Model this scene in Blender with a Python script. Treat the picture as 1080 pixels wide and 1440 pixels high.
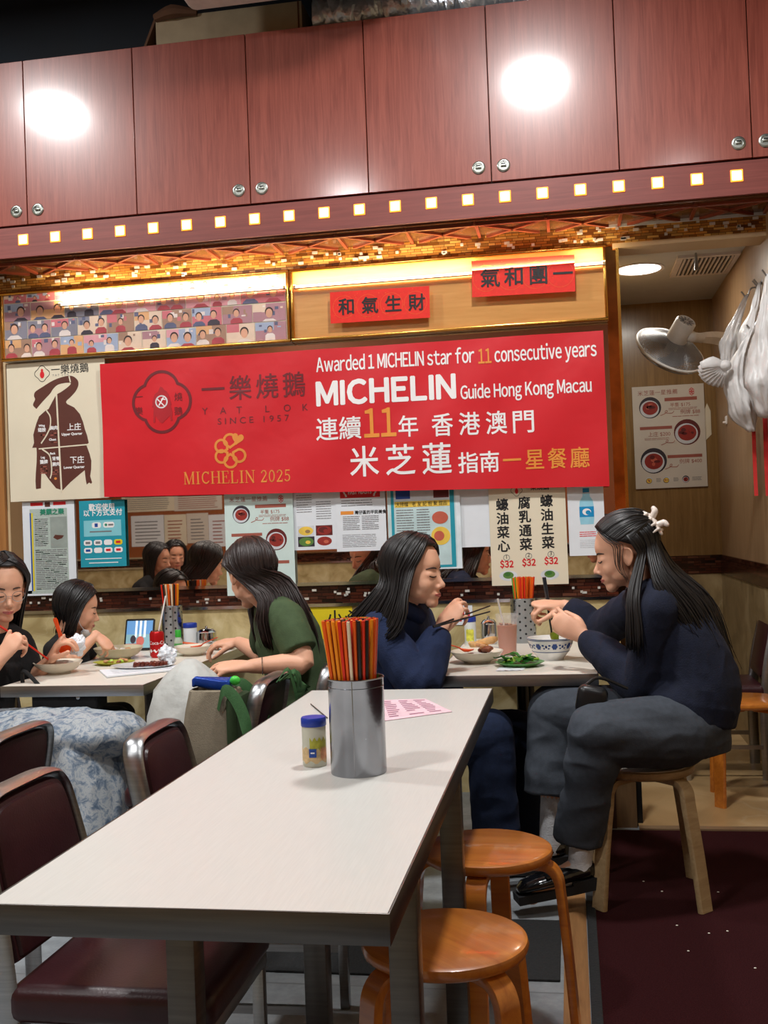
import bpy, bmesh, math, random
import numpy as np
from mathutils import Vector, Matrix, noise
from mathutils.bvhtree import BVHTree

random.seed(7)
rng = np.random.default_rng(7)
SC = bpy.context.scene
for o in list(bpy.data.objects):
    bpy.data.objects.remove(o)
COL = SC.collection
rad = math.radians

# ------------------------------------------------------------------ camera
FPX, CAMH = 1500.0, 1.30
TH, PI_, RO = rad(9.8), rad(0.92), rad(2.15)
fw = Vector((-math.sin(TH) * math.cos(PI_), math.cos(TH) * math.cos(PI_), math.sin(PI_)))
r0 = Vector((math.cos(TH), math.sin(TH), 0))
u0 = r0.cross(fw)
RX = math.cos(RO) * r0 - math.sin(RO) * u0
UX = math.sin(RO) * r0 + math.cos(RO) * u0
CAM = Vector((0, 0, CAMH))
cd = bpy.data.cameras.new('camera')
cd.sensor_fit = 'VERTICAL'
cd.sensor_height = 36
cd.lens = 36 * FPX / 1440
cd.clip_start = 0.05
co = bpy.data.objects.new('camera', cd)
COL.objects.link(co)
co.matrix_world = Matrix(((RX.x, UX.x, -fw.x, 0), (RX.y, UX.y, -fw.y, 0), (RX.z, UX.z, -fw.z, CAMH), (0, 0, 0, 1)))
SC.camera = co

def ray(px, py):
    return fw + RX * ((px - 540) / FPX) + UX * ((720 - py) / FPX)

def at(px, py, Y):          # a measured picture point at room depth Y
    d = ray(px, py)
    return CAM + d * (Y / d.y)

def atz(px, py, z):         # a measured picture point on a level surface
    d = ray(px, py)
    return CAM + d * ((z - CAMH) / d.z)

def atx(px, py, x):
    d = ray(px, py)
    return CAM + d * (x / d.x)

# ------------------------------------------------------------------ view and light
SC.view_settings.view_transform = 'Standard'
SC.view_settings.look = 'None'
SC.view_settings.gamma = 1
SC.view_settings.use_curve_mapping = False
SC.view_settings.exposure = 0.0
SC.cycles.max_bounces = 8
SC.cycles.use_denoising = True
world = bpy.data.worlds.new('room_air')
SC.world = world
world.use_nodes = True
world.node_tree.nodes['Background'].inputs[0].default_value = (0.75, 0.85, 1, 1)
world.node_tree.nodes['Background'].inputs[1].default_value = 0.17

def area(name, loc, power, size, col=(1, .96, .9), rot=(0, 0, 0), sy=None, shape='DISK', spread=180):
    l = bpy.data.lights.new(name, 'AREA')
    l.energy = power
    l.shape = shape if sy is None else 'RECTANGLE'
    l.size = size
    if sy: l.size_y = sy
    l.color = col
    l.spread = rad(spread)
    o = bpy.data.objects.new(name, l)
    o.location = loc
    o.rotation_euler = rot
    COL.objects.link(o)
    return o

LAMPS = [(-3.24, 3.2, 4.15), (-0.095, 3.2, 4.02), (-1.7, 1.0, 4.1), (1.0, 0.8, 4.1), (-3.2, -0.6, 4.1)]
LAMP_POWER = [86, 78, 64, 22, 34]

# ------------------------------------------------------------------ mesh helpers
MW = {}

def rotm(ax, ang):
    return Matrix.Rotation(ang, 3, ax)

def frame(x, up):
    x = Vector(x).normalized()
    up = Vector(up)
    z = (up - x * up.dot(x)).normalized()
    y = z.cross(x)
    return Matrix((x, y, z)).transposed()      # columns x,y,z

def catmull(pts, k):
    pts = [Vector(p) for p in pts]
    if len(pts) < 3 or k < 2:
        if len(pts) == 2 and k > 1:
            return [pts[0].lerp(pts[1], i / k) for i in range(k + 1)]
        return pts
    P = [pts[0] * 2 - pts[1]] + pts + [pts[-1] * 2 - pts[-2]]
    out = []
    for i in range(1, len(P) - 2):
        a, b, c, d = P[i - 1:i + 3]
        for j in range(k):
            t = j / k
            out.append(.5 * (2 * b + (c - a) * t + (2 * a - 5 * b + 4 * c - d) * t * t + (3 * b - a - 3 * c + d) * t ** 3))
    out.append(pts[-1])
    return out

def interp(vals, n):
    return list(np.interp(np.linspace(0, 1, n), np.linspace(0, 1, len(vals)), vals))

class MB:
    def __init__(s):
        s.v, s.f, s.m = [], [], []
    def add(s, vs, fs, mi=0):
        o = len(s.v)
        s.v += [tuple(v) for v in vs]
        s.f += [tuple(i + o for i in f) for f in fs]
        s.m += [mi] * len(fs)
        return s
    def box(s, c, d, R=None, mi=0, r=0, seg=2):
        c = Vector(c)
        if r:
            bm = bmesh.new()
            bmesh.ops.create_cube(bm, size=1)
            bmesh.ops.scale(bm, vec=d, verts=bm.verts)
            bmesh.ops.bevel(bm, geom=list(bm.edges), offset=r, segments=seg, profile=.5, affect='EDGES')
            bm.verts.index_update()
            vs = [v.co.copy() for v in bm.verts]
            fs = [[v.index for v in f.verts] for f in bm.faces]
            bm.free()
        else:
            vs = [Vector((x * d[0] / 2, y * d[1] / 2, z * d[2] / 2)) for x in (-1, 1) for y in (-1, 1) for z in (-1, 1)]
            fs = [(0, 1, 3, 2), (4, 6, 7, 5), (0, 4, 5, 1), (2, 3, 7, 6), (0, 2, 6, 4), (1, 5, 7, 3)]
        if R is not None: vs = [R @ v for v in vs]
        return s.add([v + c for v in vs], fs, mi)
    def span(s, a, b, mi=0, r=0):
        a, b = Vector(a), Vector(b)
        return s.box((a + b) / 2, [abs(q) for q in (b - a)], None, mi, r)
    def loft(s, rings, caps=True, mi=0, closed=False):
        n = len(rings[0])
        vs = [p for r in rings for p in r]
        fs = []
        m = len(rings)
        for i in range(m if closed else m - 1):
            a, b = i * n, ((i + 1) % m) * n
            for j in range(n):
                k = (j + 1) % n
                fs.append((a + j, a + k, b + k, b + j))
        if caps and not closed:
            fs.append(tuple(range(n))[::-1])
            fs.append(tuple(range((m - 1) * n, m * n)))
        return s.add(vs, fs, mi)
    def tube(s, pts, r, n=10, k=1, mi=0, lat=None, rb=None, caps=True, round_ends=False):
        pts = catmull(pts, k)
        m = len(pts)
        ra = interp(r if hasattr(r, '__len__') else [r], m)
        rb = ra if rb is None else interp(rb if hasattr(rb, '__len__') else [rb], m)
        if round_ends:
            t0 = (pts[0] - pts[1]).normalized(); t1 = (pts[-1] - pts[-2]).normalized()
            pts = [pts[0] + t0 * ra[0] * .9, pts[0] + t0 * ra[0] * .6] + pts + [pts[-1] + t1 * ra[-1] * .6, pts[-1] + t1 * ra[-1] * .9]
            ra = [ra[0] * .35, ra[0] * .78] + ra + [ra[-1] * .78, ra[-1] * .35]
            rb = [rb[0] * .35, rb[0] * .78] + rb + [rb[-1] * .78, rb[-1] * .35]
            m = len(pts)
        rings = []
        prev = None
        for i, p in enumerate(pts):
            t = (pts[min(i + 1, m - 1)] - pts[max(i - 1, 0)]).normalized()
            if lat is not None:
                l = Vector(lat)
                l = (l - t * l.dot(t)).normalized()
            elif prev is None:
                a = Vector((0, 0, 1)) if abs(t.z) < .9 else Vector((1, 0, 0))
                l = (a - t * a.dot(t)).normalized()
            else:
                l = (prev - t * prev.dot(t)).normalized()
            prev = l
            q = t.cross(l)
            rings.append([p + l * (ra[i] * math.cos(2 * math.pi * j / n)) + q * (rb[i] * math.sin(2 * math.pi * j / n)) for j in range(n)])
        return s.loft(rings, caps, mi)
    def ell(s, c, r, R=None, nu=20, nv=12, mi=0):
        c = Vector(c)
        if not hasattr(r, '__len__'): r = (r, r, r)
        vs = [Vector((0, 0, -r[2]))]
        for i in range(1, nv):
            a = -math.pi / 2 + math.pi * i / nv
            for j in range(nu):
                b = 2 * math.pi * j / nu
                vs.append(Vector((r[0] * math.cos(a) * math.cos(b), r[1] * math.cos(a) * math.sin(b), r[2] * math.sin(a))))
        vs.append(Vector((0, 0, r[2])))
        fs = [(0, 1 + (j + 1) % nu, 1 + j) for j in range(nu)]
        for i in range(nv - 2):
            for j in range(nu):
                a = 1 + i * nu
                fs.append((a + j, a + (j + 1) % nu, a + nu + (j + 1) % nu, a + nu + j))
        t = len(vs) - 1
        a = 1 + (nv - 2) * nu
        fs += [(a + j, a + (j + 1) % nu, t) for j in range(nu)]
        if R is not None: vs = [R @ v for v in vs]
        return s.add([v + c for v in vs], fs, mi)
    def lathe(s, prof, c=(0, 0, 0), n=36, R=None, mi=0, closed=False):
        c = Vector(c)
        rings = []
        for r, z in prof:
            ring = [Vector((max(r, 1e-5) * math.cos(2 * math.pi * j / n), max(r, 1e-5) * math.sin(2 * math.pi * j / n), z)) for j in range(n)]
            if R is not None: ring = [R @ v for v in ring]
            rings.append([v + c for v in ring])
        return s.loft(rings, not closed, mi, closed)
    def plate(s, poly, o, ux, uy, nrm, t=.0008, mi=0):      # a thin solid from a 2-D outline
        o, ux, uy, nrm = Vector(o), Vector(ux), Vector(uy), Vector(nrm)
        a = [o + ux * p[0] + uy * p[1] for p in poly]
        b = [p + nrm * t for p in a]
        n = len(poly)
        fs = [tuple(range(n, 2 * n)), tuple(range(n))[::-1]] + [(j, (j + 1) % n, n + (j + 1) % n, n + j) for j in range(n)]
        return s.add(a + b, fs, mi)
    def build(s, name, mats, parent=None, smooth=True, local=False, ang=42):
        me = bpy.data.meshes.new(name)
        vs = s.v
        if parent is not None and not local:
            inv = MW[parent.name].inverted()
            vs = [inv @ Vector(v) for v in vs]
        me.from_pydata([tuple(v) for v in vs], [], s.f)
        bm = bmesh.new(); bm.from_mesh(me)
        bmesh.ops.recalc_face_normals(bm, faces=bm.faces)
        bm.to_mesh(me); bm.free()
        return finish(me, name, mats, parent, smooth, s.m, ang)

def finish(me, name, mats, parent, smooth=True, mi=None, ang=42):
    if not isinstance(mats, (list, tuple)): mats = [mats]
    for m in mats: me.materials.append(m)
    if mi is not None and len(mats) > 1: me.polygons.foreach_set('material_index', mi)
    if smooth:
        me.polygons.foreach_set('use_smooth', [True] * len(me.polygons))
        if ang: me.set_sharp_from_angle(angle=rad(ang))
    o = bpy.data.objects.new(name, me)
    COL.objects.link(o)
    if parent is not None:
        o.parent = parent
        MW[o.name] = MW[parent.name].copy()
    else:
        MW[o.name] = Matrix.Identity(4)
    me.update()
    return o

def remesh(mb, name, mats, parent, voxel=.004, smooth=4, wr=0, wf=14, stretch=(1, 1, 1), fac=.5, ball=None):
    me = bpy.data.meshes.new(name)
    me.from_pydata(mb.v, [], mb.f)
    bm = bmesh.new(); bm.from_mesh(me)
    bmesh.ops.recalc_face_normals(bm, faces=bm.faces)
    bm.to_mesh(me); bm.free()
    t = bpy.data.objects.new('tmp', me)
    COL.objects.link(t)
    a = t.modifiers.new('r', 'REMESH'); a.mode = 'VOXEL'; a.voxel_size = voxel
    if smooth:
        b = t.modifiers.new('s', 'SMOOTH'); b.factor = fac; b.iterations = smooth
    dg = bpy.context.evaluated_depsgraph_get()
    new = bpy.data.meshes.new_from_object(t.evaluated_get(dg))
    bpy.data.objects.remove(t); bpy.data.meshes.remove(me)
    n = len(new.vertices)
    co_ = np.empty(n * 3); new.vertices.foreach_get('co', co_); co_ = co_.reshape(-1, 3)
    if wr:
        no = np.empty(n * 3); new.vertices.foreach_get('normal', no); no = no.reshape(-1, 3)
        d = np.empty(n)
        for i in range(n):
            p = Vector((co_[i, 0] * stretch[0], co_[i, 1] * stretch[1], co_[i, 2] * stretch[2])) * wf
            q = noise.noise(p) * .6 + noise.noise(p * 2.1 + Vector((3, 1, 7))) * .4
            d[i] = 1 - 2.6 * abs(q)
        co_ = co_ + no * (d * wr)[:, None]
    if ball:                                   # extra softening inside a ball (faces)
        ne = len(new.edges); ed = np.empty(ne * 2, dtype=np.int64); new.edges.foreach_get('vertices', ed); ed = ed.reshape(-1, 2)
        dist = np.linalg.norm(co_ - np.array(ball[0]), axis=1)
        wgt = np.clip((ball[1] - dist) / (ball[1] * .15), 0, 1)[:, None] * .6
        cnt = np.bincount(ed.ravel(), minlength=n)[:, None]
        for _ in range(ball[2]):
            acc = np.zeros_like(co_)
            np.add.at(acc, ed[:, 0], co_[ed[:, 1]]); np.add.at(acc, ed[:, 1], co_[ed[:, 0]])
            co_ = co_ + (acc / np.maximum(cnt, 1) - co_) * wgt
    if parent is not None:
        L = np.array(MW[parent.name].to_translation())
        co_ = co_ - L
    new.vertices.foreach_set('co', co_.ravel())
    return finish(new, name, mats, parent, True, None, 0)

def thing(name, label, cat, loc=(0, 0, 0), group=None, rz=0):
    o = bpy.data.objects.new(name, None)
    o.empty_display_size = .05
    COL.objects.link(o)
    o.location = loc
    o.rotation_euler = (0, 0, rz)
    MW[o.name] = Matrix.Translation(Vector(loc)) @ Matrix.Rotation(rz, 4, 'Z')
    return tag(o, label, cat, group)

def tag(o, label, cat, group=None, kind=None):
    o['label'] = label
    o['category'] = cat
    if group: o['group'] = group
    if kind: o['kind'] = kind
    return o

def struct(o):
    o['kind'] = 'structure'
    return o

def dup(root, loc=None, rz=None, label=None):
    r = root.copy(); COL.objects.link(r)
    if loc is not None: r.location = loc
    if rz is not None: r.rotation_euler = (0, 0, rz)
    if label: r['label'] = label
    MW[r.name] = Matrix.Translation(Vector(r.location)) @ Matrix.Rotation(r.rotation_euler.z, 4, 'Z')
    for ch in list(root.children):
        c = ch.copy(); COL.objects.link(c); c.parent = r; MW[c.name] = MW[r.name].copy()
        for g in list(ch.children):
            d = g.copy(); COL.objects.link(d); d.parent = c; MW[d.name] = MW[r.name].copy()
    return r

_GC = {}
def glyphs(body, align='LEFT', spacing=1, line=1):
    key = (body, align, spacing, line)
    if key not in _GC:
        c = bpy.data.curves.new('t', 'FONT')
        c.body = body; c.size = 1; c.align_x = align
        c.space_character = spacing; c.space_line = line
        c.resolution_u = 3
        tmp = bpy.data.objects.new('tmp', c); COL.objects.link(tmp)
        dg = bpy.context.evaluated_depsgraph_get()
        me = bpy.data.meshes.new_from_object(tmp.evaluated_get(dg))
        vs = np.array([tuple(v.co) for v in me.vertices]) if len(me.vertices) else np.zeros((0, 3))
        fs = [tuple(p.vertices) for p in me.polygons]
        bpy.data.objects.remove(tmp); bpy.data.curves.remove(c); bpy.data.meshes.remove(me)
        _GC[key] = (vs, fs)
    return _GC[key]

def wide(body, gap=.085):
    """latin set letter by letter from the full-width forms"""
    V, F_, x = [], [], 0
    for ch in body:
        if ch == ' ':
            x += .26; continue
        vs, fs = glyphs(chr(ord(ch) + 0xFEE0))
        if ch == 'I': vs, fs = np.array([(0, 0, 0), (.094, 0, 0), (.094, .735, 0), (0, .735, 0)]), [(0, 1, 2, 3)]
        o = len(V); x0_ = vs[:, 0].min()
        V += [(v[0] - x0_ + x, v[1], 0) for v in vs]
        F_ += [tuple(i + o for i in f) for f in fs]
        x += vs[:, 0].max() - x0_ + gap
    return np.array(V), F_

def text(body, size, o, mat, parent, name='lettering', ux=(1, 0, 0), uy=(0, 0, 1), fat=0, align='LEFT', width=None, spacing=1, t=.0006, sx=1, line=1, full=False, conform=None):
    vs, fs = wide(body, .075 + 1.7 * fat / size) if full else glyphs(body, align, spacing, line)
    vs = vs * size
    if width is not None and len(vs):
        sx = width / (vs[:, 0].max() - vs[:, 0].min())
        if full or True: vs = vs - np.array([vs[:, 0].min(), 0, 0])
    ux, uy, o = Vector(ux), Vector(uy), Vector(o)
    nrm = ux.cross(uy)
    inv = MW[parent.name].inverted()
    offs = [(0, 0)]
    if fat: offs = [(fat * math.cos(a), fat * math.sin(a)) for a in [2 * math.pi * k / 8 + .39 for k in range(8)]] + [(0, 0)]
    V, F_ = [], []
    for k, (dx, dy) in enumerate(offs):
        b_ = len(V)
        for v in vs:
            p = o + ux * (v[0] * sx + dx) + uy * (v[1] + dy) + nrm * (t + k * .00002)
            if conform: p.y += conform(p.x, p.z)
            V.append(inv @ p)
        F_ += [tuple(i + b_ for i in f) for f in fs]
    me = bpy.data.meshes.new(name)
    me.from_pydata([tuple(v) for v in V], [], F_)
    return finish(me, name, mat, parent, False)

# ------------------------------------------------------------------ materials
def srgb(r, g, b):
    f = lambda c: (c / 255 / 12.92) if c / 255 <= .04045 else ((c / 255 + .055) / 1.055) ** 2.4
    return (f(r), f(g), f(b), 1)

def new_mat(name):
    m = bpy.data.materials.new(name)
    m.use_nodes = True
    nt = m.node_tree
    return m, nt, nt.nodes, nt.links, nt.nodes['Principled BSDF']

def P(name, col, rough=.5, metal=0, amt=.10, ns=18, bump=0, bs=60, coat=0, coat_r=.1, trans=0, ior=1.45, sss=0, stretch=(1, 1, 1), spec=.5, alpha=1, sheen=0, coords='Object'):
    m, nt, N, L, b = new_mat(name)
    c = srgb(*col)
    b.inputs['Roughness'].default_value = rough
    b.inputs['Metallic'].default_value = metal
    b.inputs['IOR'].default_value = ior
    b.inputs['Specular IOR Level'].default_value = spec
    b.inputs['Coat Weight'].default_value = coat
    b.inputs['Coat Roughness'].default_value = coat_r
    b.inputs['Transmission Weight'].default_value = trans
    b.inputs['Alpha'].default_value = alpha
    b.inputs['Sheen Weight'].default_value = sheen
    if sss:
        b.inputs['Subsurface Weight'].default_value = sss
        b.inputs['Subsurface Radius'].default_value = (.02, .008, .005)
        b.inputs['Subsurface Scale'].default_value = .4
    tc = N.new('ShaderNodeTexCoord'); mp = N.new('ShaderNodeMapping')
    mp.inputs['Scale'].default_value = stretch
    L.new(tc.outputs[coords], mp.inputs[0])
    n = N.new('ShaderNodeTexNoise'); n.inputs['Scale'].default_value = ns; n.inputs['Detail'].default_value = 4
    L.new(mp.outputs[0], n.inputs['Vector'])
    mr = N.new('ShaderNodeMapRange')
    mr.inputs[1].default_value = .3; mr.inputs[2].default_value = .7
    mr.inputs[3].default_value = 1 - amt; mr.inputs[4].default_value = 1 + amt
    L.new(n.outputs['Fac'], mr.inputs[0])
    h = N.new('ShaderNodeHueSaturation'); h.inputs['Color'].default_value = c
    L.new(mr.outputs[0], h.inputs['Value'])
    L.new(h.outputs[0], b.inputs['Base Color'])
    if bump:
        n2 = N.new('ShaderNodeTexNoise'); n2.inputs['Scale'].default_value = bs; n2.inputs['Detail'].default_value = 3
        L.new(mp.outputs[0], n2.inputs['Vector'])
        bp = N.new('ShaderNodeBump'); bp.inputs['Strength'].default_value = bump; bp.inputs['Distance'].default_value = .01
        L.new(n2.outputs['Fac'], bp.inputs['Height'])
        L.new(bp.outputs[0], b.inputs['Normal'])
    return m

def emit(name, col, strength):
    m, nt, N, L, b = new_mat(name)
    b.inputs['Base Color'].default_value = srgb(*col)
    b.inputs['Emission Color'].default_value = srgb(*col)
    b.inputs['Emission Strength'].default_value = strength
    return m

def ramp(N, stops):
    r = N.new('ShaderNodeValToRGB')
    e = r.color_ramp.elements
    while len(e) < len(stops): e.new(.5)
    for i, (p, c) in enumerate(stops):
        e[i].position = p; e[i].color = srgb(*c)
    return r

def wood(name, c1, c2, stretch=(12, 12, 1), scale=3, rough=.4, coat=0, coat_r=.1, dist=1.5, c3=None, coords='Object'):
    m, nt, N, L, b = new_mat(name)
    b.inputs['Roughness'].default_value = rough
    b.inputs['Coat Weight'].default_value = coat
    b.inputs['Coat Roughness'].default_value = coat_r
    tc = N.new('ShaderNodeTexCoord'); mp = N.new('ShaderNodeMapping')
    mp.inputs['Scale'].default_value = stretch
    L.new(tc.outputs[coords], mp.inputs[0])
    n = N.new('ShaderNodeTexNoise'); n.inputs['Scale'].default_value = scale; n.inputs['Detail'].default_value = 6
    n.inputs['Distortion'].default_value = dist; n.inputs['Roughness'].default_value = .65
    L.new(mp.outputs[0], n.inputs['Vector'])
    r = ramp(N, [(.28, c1), (.72, c2)] if c3 is None else [(.25, c1), (.5, c2), (.75, c3)])
    L.new(n.outputs['Fac'], r.inputs[0])
    L.new(r.outputs[0], b.inputs['Base Color'])
    return m

def marble(name, c1, c2, c3, scale=5, rough=.25):
    m, nt, N, L, b = new_mat(name)
    b.inputs['Roughness'].default_value = rough
    tc = N.new('ShaderNodeTexCoord')
    n = N.new('ShaderNodeTexNoise'); n.inputs['Scale'].default_value = scale; n.inputs['Detail'].default_value = 8; n.inputs['Distortion'].default_value = 1.2
    L.new(tc.outputs['Object'], n.inputs['Vector'])
    r = ramp(N, [(.3, c1), (.52, c2), (.7, c3)])
    L.new(n.outputs['Fac'], r.inputs[0])
    v = N.new('ShaderNodeTexVoronoi'); v.feature = 'DISTANCE_TO_EDGE'; v.inputs['Scale'].default_value = scale * .9
    ns = N.new('ShaderNodeMix'); ns.data_type = 'VECTOR'; ns.inputs[0].default_value = .25
    L.new(tc.outputs['Object'], ns.inputs[4]); L.new(n.outputs['Color'], ns.inputs[5])
    L.new(ns.outputs[1], v.inputs['Vector'])
    mr = N.new('ShaderNodeMapRange'); mr.inputs[1].default_value = 0; mr.inputs[2].default_value = .02; mr.inputs[3].default_value = .14; mr.inputs[4].default_value = 0
    L.new(v.outputs['Distance'], mr.inputs[0])
    mx = N.new('ShaderNodeMix'); mx.data_type = 'RGBA'
    L.new(mr.outputs[0], mx.inputs[0]); L.new(r.outputs[0], mx.inputs[6]); mx.inputs[7].default_value = srgb(225, 215, 185)
    L.new(mx.outputs[2], b.inputs['Base Color'])
    return m

def mosaic(name, cols, bw=.06, bh=.012, rough=.25, metal=.8, sparkle=.93):
    """thin strip tiles of mixed tints with a scatter of pale glass tiles"""
    m, nt, N, L, b = new_mat(name)
    tc = N.new('ShaderNodeTexCoord')
    sp = N.new('ShaderNodeSeparateXYZ'); L.new(tc.outputs['Object'], sp.inputs[0])
    ad = N.new('ShaderNodeMath'); ad.operation = 'ADD'
    L.new(sp.outputs[0], ad.inputs[0]); L.new(sp.outputs[1], ad.inputs[1])
    cb = N.new('ShaderNodeCombineXYZ'); L.new(ad.outputs[0], cb.inputs[0]); L.new(sp.outputs[2], cb.inputs[1])
    br = N.new('ShaderNodeTexBrick')
    br.inputs['Scale'].default_value = 1
    br.inputs['Brick Width'].default_value = bw; br.inputs['Row Height'].default_value = bh
    br.inputs['Mortar Size'].default_value = .0012
    br.inputs['Color1'].default_value = (0, 0, 0, 1); br.inputs['Color2'].default_value = (1, 1, 1, 1); br.inputs['Mortar'].default_value = (0, 0, 0, 1)
    br.offset_frequency = 2; br.squash_frequency = 3; br.squash = .6
    L.new(cb.outputs[0], br.inputs['Vector'])
    r = ramp(N, [(i / (len(cols) - 1), c) for i, c in enumerate(cols)])
    L.new(br.outputs['Color'], r.inputs[0])
    L.new(r.outputs[0], b.inputs['Base Color'])
    b.inputs['Roughness'].default_value = rough
    b.inputs['Metallic'].default_value = metal
    bp = N.new('ShaderNodeBump'); bp.inputs['Strength'].default_value = .6; bp.inputs['Distance'].default_value = .004
    L.new(br.outputs['Color'], bp.inputs['Height']); L.new(bp.outputs[0], b.inputs['Normal'])
    return m

# ------------------------------------------------------------------ palette
W = 5.22                      # plane of the decorated wall
CABY = 4.90                   # front of the wall cabinets
AX, AY = .955, 7.05           # alcove side wall and end wall

m_steel = P('brushed_steel', (170, 172, 174), .32, 1, .12, 6, .05, 200, stretch=(1, 1, 30))
m_steel_dark = P('worn_steel', (104, 101, 98), .36, 1, .14, 5, .04, 150, stretch=(1, 1, 20))
m_chrome = P('chrome', (205, 207, 210), .12, 1, .04)
m_cab = wood('cherry_laminate', (122, 54, 42), (158, 82, 66), (10, 10, .7), 3, .36, .6, .15, 1.2, coords='Generated')
m_board = wood('cherry_board', (112, 52, 46), (140, 72, 64), (.5, 8, 14), 3, .5)
m_navy = P('dark_navy_paint', (9, 22, 34), .7, 0, .3, 3)
m_red = P('banner_vinyl', (208, 32, 42), .42, 0, .06, 2, .5, 5)
m_redpaper = P('red_paper', (226, 38, 22), .6, 0, .06, 60, .05, 80)
m_gold = P('gold_metal', (232, 176, 84), .22, 1, .12, 12)
m_goldpaint = P('gold_ink', (226, 142, 62), .5, 0, .04)
m_orangeink = P('orange_ink', (232, 148, 60), .5, 0, .04)
m_white = P('white_ink', (240, 238, 238), .5, 0, .02)
m_ink = P('black_ink', (24, 24, 26), .5, 0, .04)
m_greyink = P('grey_ink', (120, 120, 122), .6, 0, .05)
m_faded = P('faded_dark_ink', (112, 34, 40), .5, 0, .1)
m_redink = P('red_ink', (214, 30, 40), .5, 0, .04)
m_brownink = P('brown_ink', (92, 48, 38), .55, 0, .06)
m_rust = P('rust_ink', (160, 88, 74), .55, 0, .05)
m_paper = P('white_paper', (226, 232, 238), .6, 0, .02)
m_mint = P('pale_mint_card', (206, 226, 222), .55, 0, .03)
m_cream = P('cream_card', (226, 216, 192), .55, 0, .05, 4)
m_beigecard = P('beige_card', (214, 206, 194), .5, 0, .05, 4)
m_teal = P('teal_card', (32, 150, 170), .5, 0, .03)
m_teal2 = P('pale_teal_ink', (130, 200, 212), .5, 0, .03)
m_green_ink = P('green_ink', (40, 140, 110), .5, 0, .05)
m_news = P('newsprint', (176, 190, 182), .6, 0, .08, 90, stretch=(1, 1, 3))
m_blueink = P('blue_ink', (30, 70, 150), .5, 0, .05)
m_yellow = P('yellow_card', (226, 204, 30), .5, 0, .04)
m_orangeplastic = P('orange_plastic', (240, 84, 20), .3, 0, .03)
m_black = P('black_plastic', (22, 22, 24), .35, 0, .05)
m_whiteplastic = P('cream_plastic', (222, 216, 200), .4, 0, .04)
m_skin = P('skin', (226, 172, 142), .48, 0, .05, 14, .03, 160, sss=.12)
m_skin2 = P('warm_skin', (214, 158, 128), .48, 0, .05, 14, .03, 160, sss=.12)
m_lip = P('lip', (176, 84, 82), .4, 0, .06)
m_hair = P('black_hair', (19, 16, 17), .42, 0, .25, 60, spec=.6)
m_hairb = P('dark_brown_hair', (42, 29, 27), .42, 0, .25, 60, spec=.6)
m_glass = P('clear_glass', (250, 250, 250), .02, 0, 0, trans=1, ior=1.45)

# mirror pane
m_mirror, _, N, L, b = new_mat('mirror_silver')
b.inputs['Metallic'].default_value = 1; b.inputs['Roughness'].default_value = .015
b.inputs['Base Color'].default_value = srgb(222, 208, 196)

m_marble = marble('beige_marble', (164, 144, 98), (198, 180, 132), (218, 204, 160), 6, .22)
m_dado = mosaic('dado_mosaic', [(22, 9, 6), (58, 24, 16), (84, 40, 26), (36, 15, 12), (104, 62, 46)], .07, .016, .2, .15)
m_goldmosaic = mosaic('gold_mosaic', [(92, 54, 22), (214, 150, 66), (150, 92, 40), (244, 196, 106), (112, 66, 28)], .055, .013, .25, .25)
m_alcove = wood('alcove_laminate', (122, 92, 52), (158, 124, 76), (9, 9, .6), 3, .28, .2, .15)
m_alcove_side = wood('side_wall_laminate', (150, 118, 84), (176, 144, 108), (9, 9, .6), 2, .4)
m_lintel = P('lintel_beige', (206, 176, 132), .4, 0, .05, 4)
m_ceil = P('white_ceiling_paint', (196, 196, 194), .7, 0, .03)
m_tile_al = marble('alcove_stone', (150, 118, 78), (176, 144, 100), (196, 166, 122), 2.2, .3)
m_carpet = P('maroon_carpet', (54, 21, 24), .95, 0, .35, 260, .8, 320, spec=.1)
m_mat = P('black_rubber', (34, 36, 38), .8, 0, .2, 90, .3, 120)
m_woodstrip = wood('wood_strip', (132, 92, 56), (166, 122, 78), (14, 1, 1), 4, .4)
m_wallpaint = P('rear_wall_cream', (206, 182, 142), .6, 0, .05, 3)

# grey stone floor
m_floor, _, N, L, b = new_mat('grey_stone_floor')
b.inputs['Roughness'].default_value = .38
tc = N.new('ShaderNodeTexCoord')
n1 = N.new('ShaderNodeTexNoise'); n1.inputs['Scale'].default_value = 7; n1.inputs['Detail'].default_value = 8; n1.inputs['Roughness'].default_value = .7
L.new(tc.outputs['Object'], n1.inputs['Vector'])
r1 = ramp(N, [(.3, (112, 116, 120)), (.55, (144, 150, 154)), (.75, (172, 176, 178))])
L.new(n1.outputs['Fac'], r1.inputs[0])
br = N.new('ShaderNodeTexBrick'); br.inputs['Scale'].default_value = 1; br.offset = 0
br.inputs['Brick Width'].default_value = .6; br.inputs['Row Height'].default_value = .6; br.inputs['Mortar Size'].default_value = .004
br.inputs['Mortar'].default_value = srgb(118, 122, 124)
L.new(tc.outputs['Object'], br.inputs['Vector']); L.new(r1.outputs[0], br.inputs['Color1']); L.new(r1.outputs[0], br.inputs['Color2'])
L.new(br.outputs['Color'], b.inputs['Base Color'])

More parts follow.
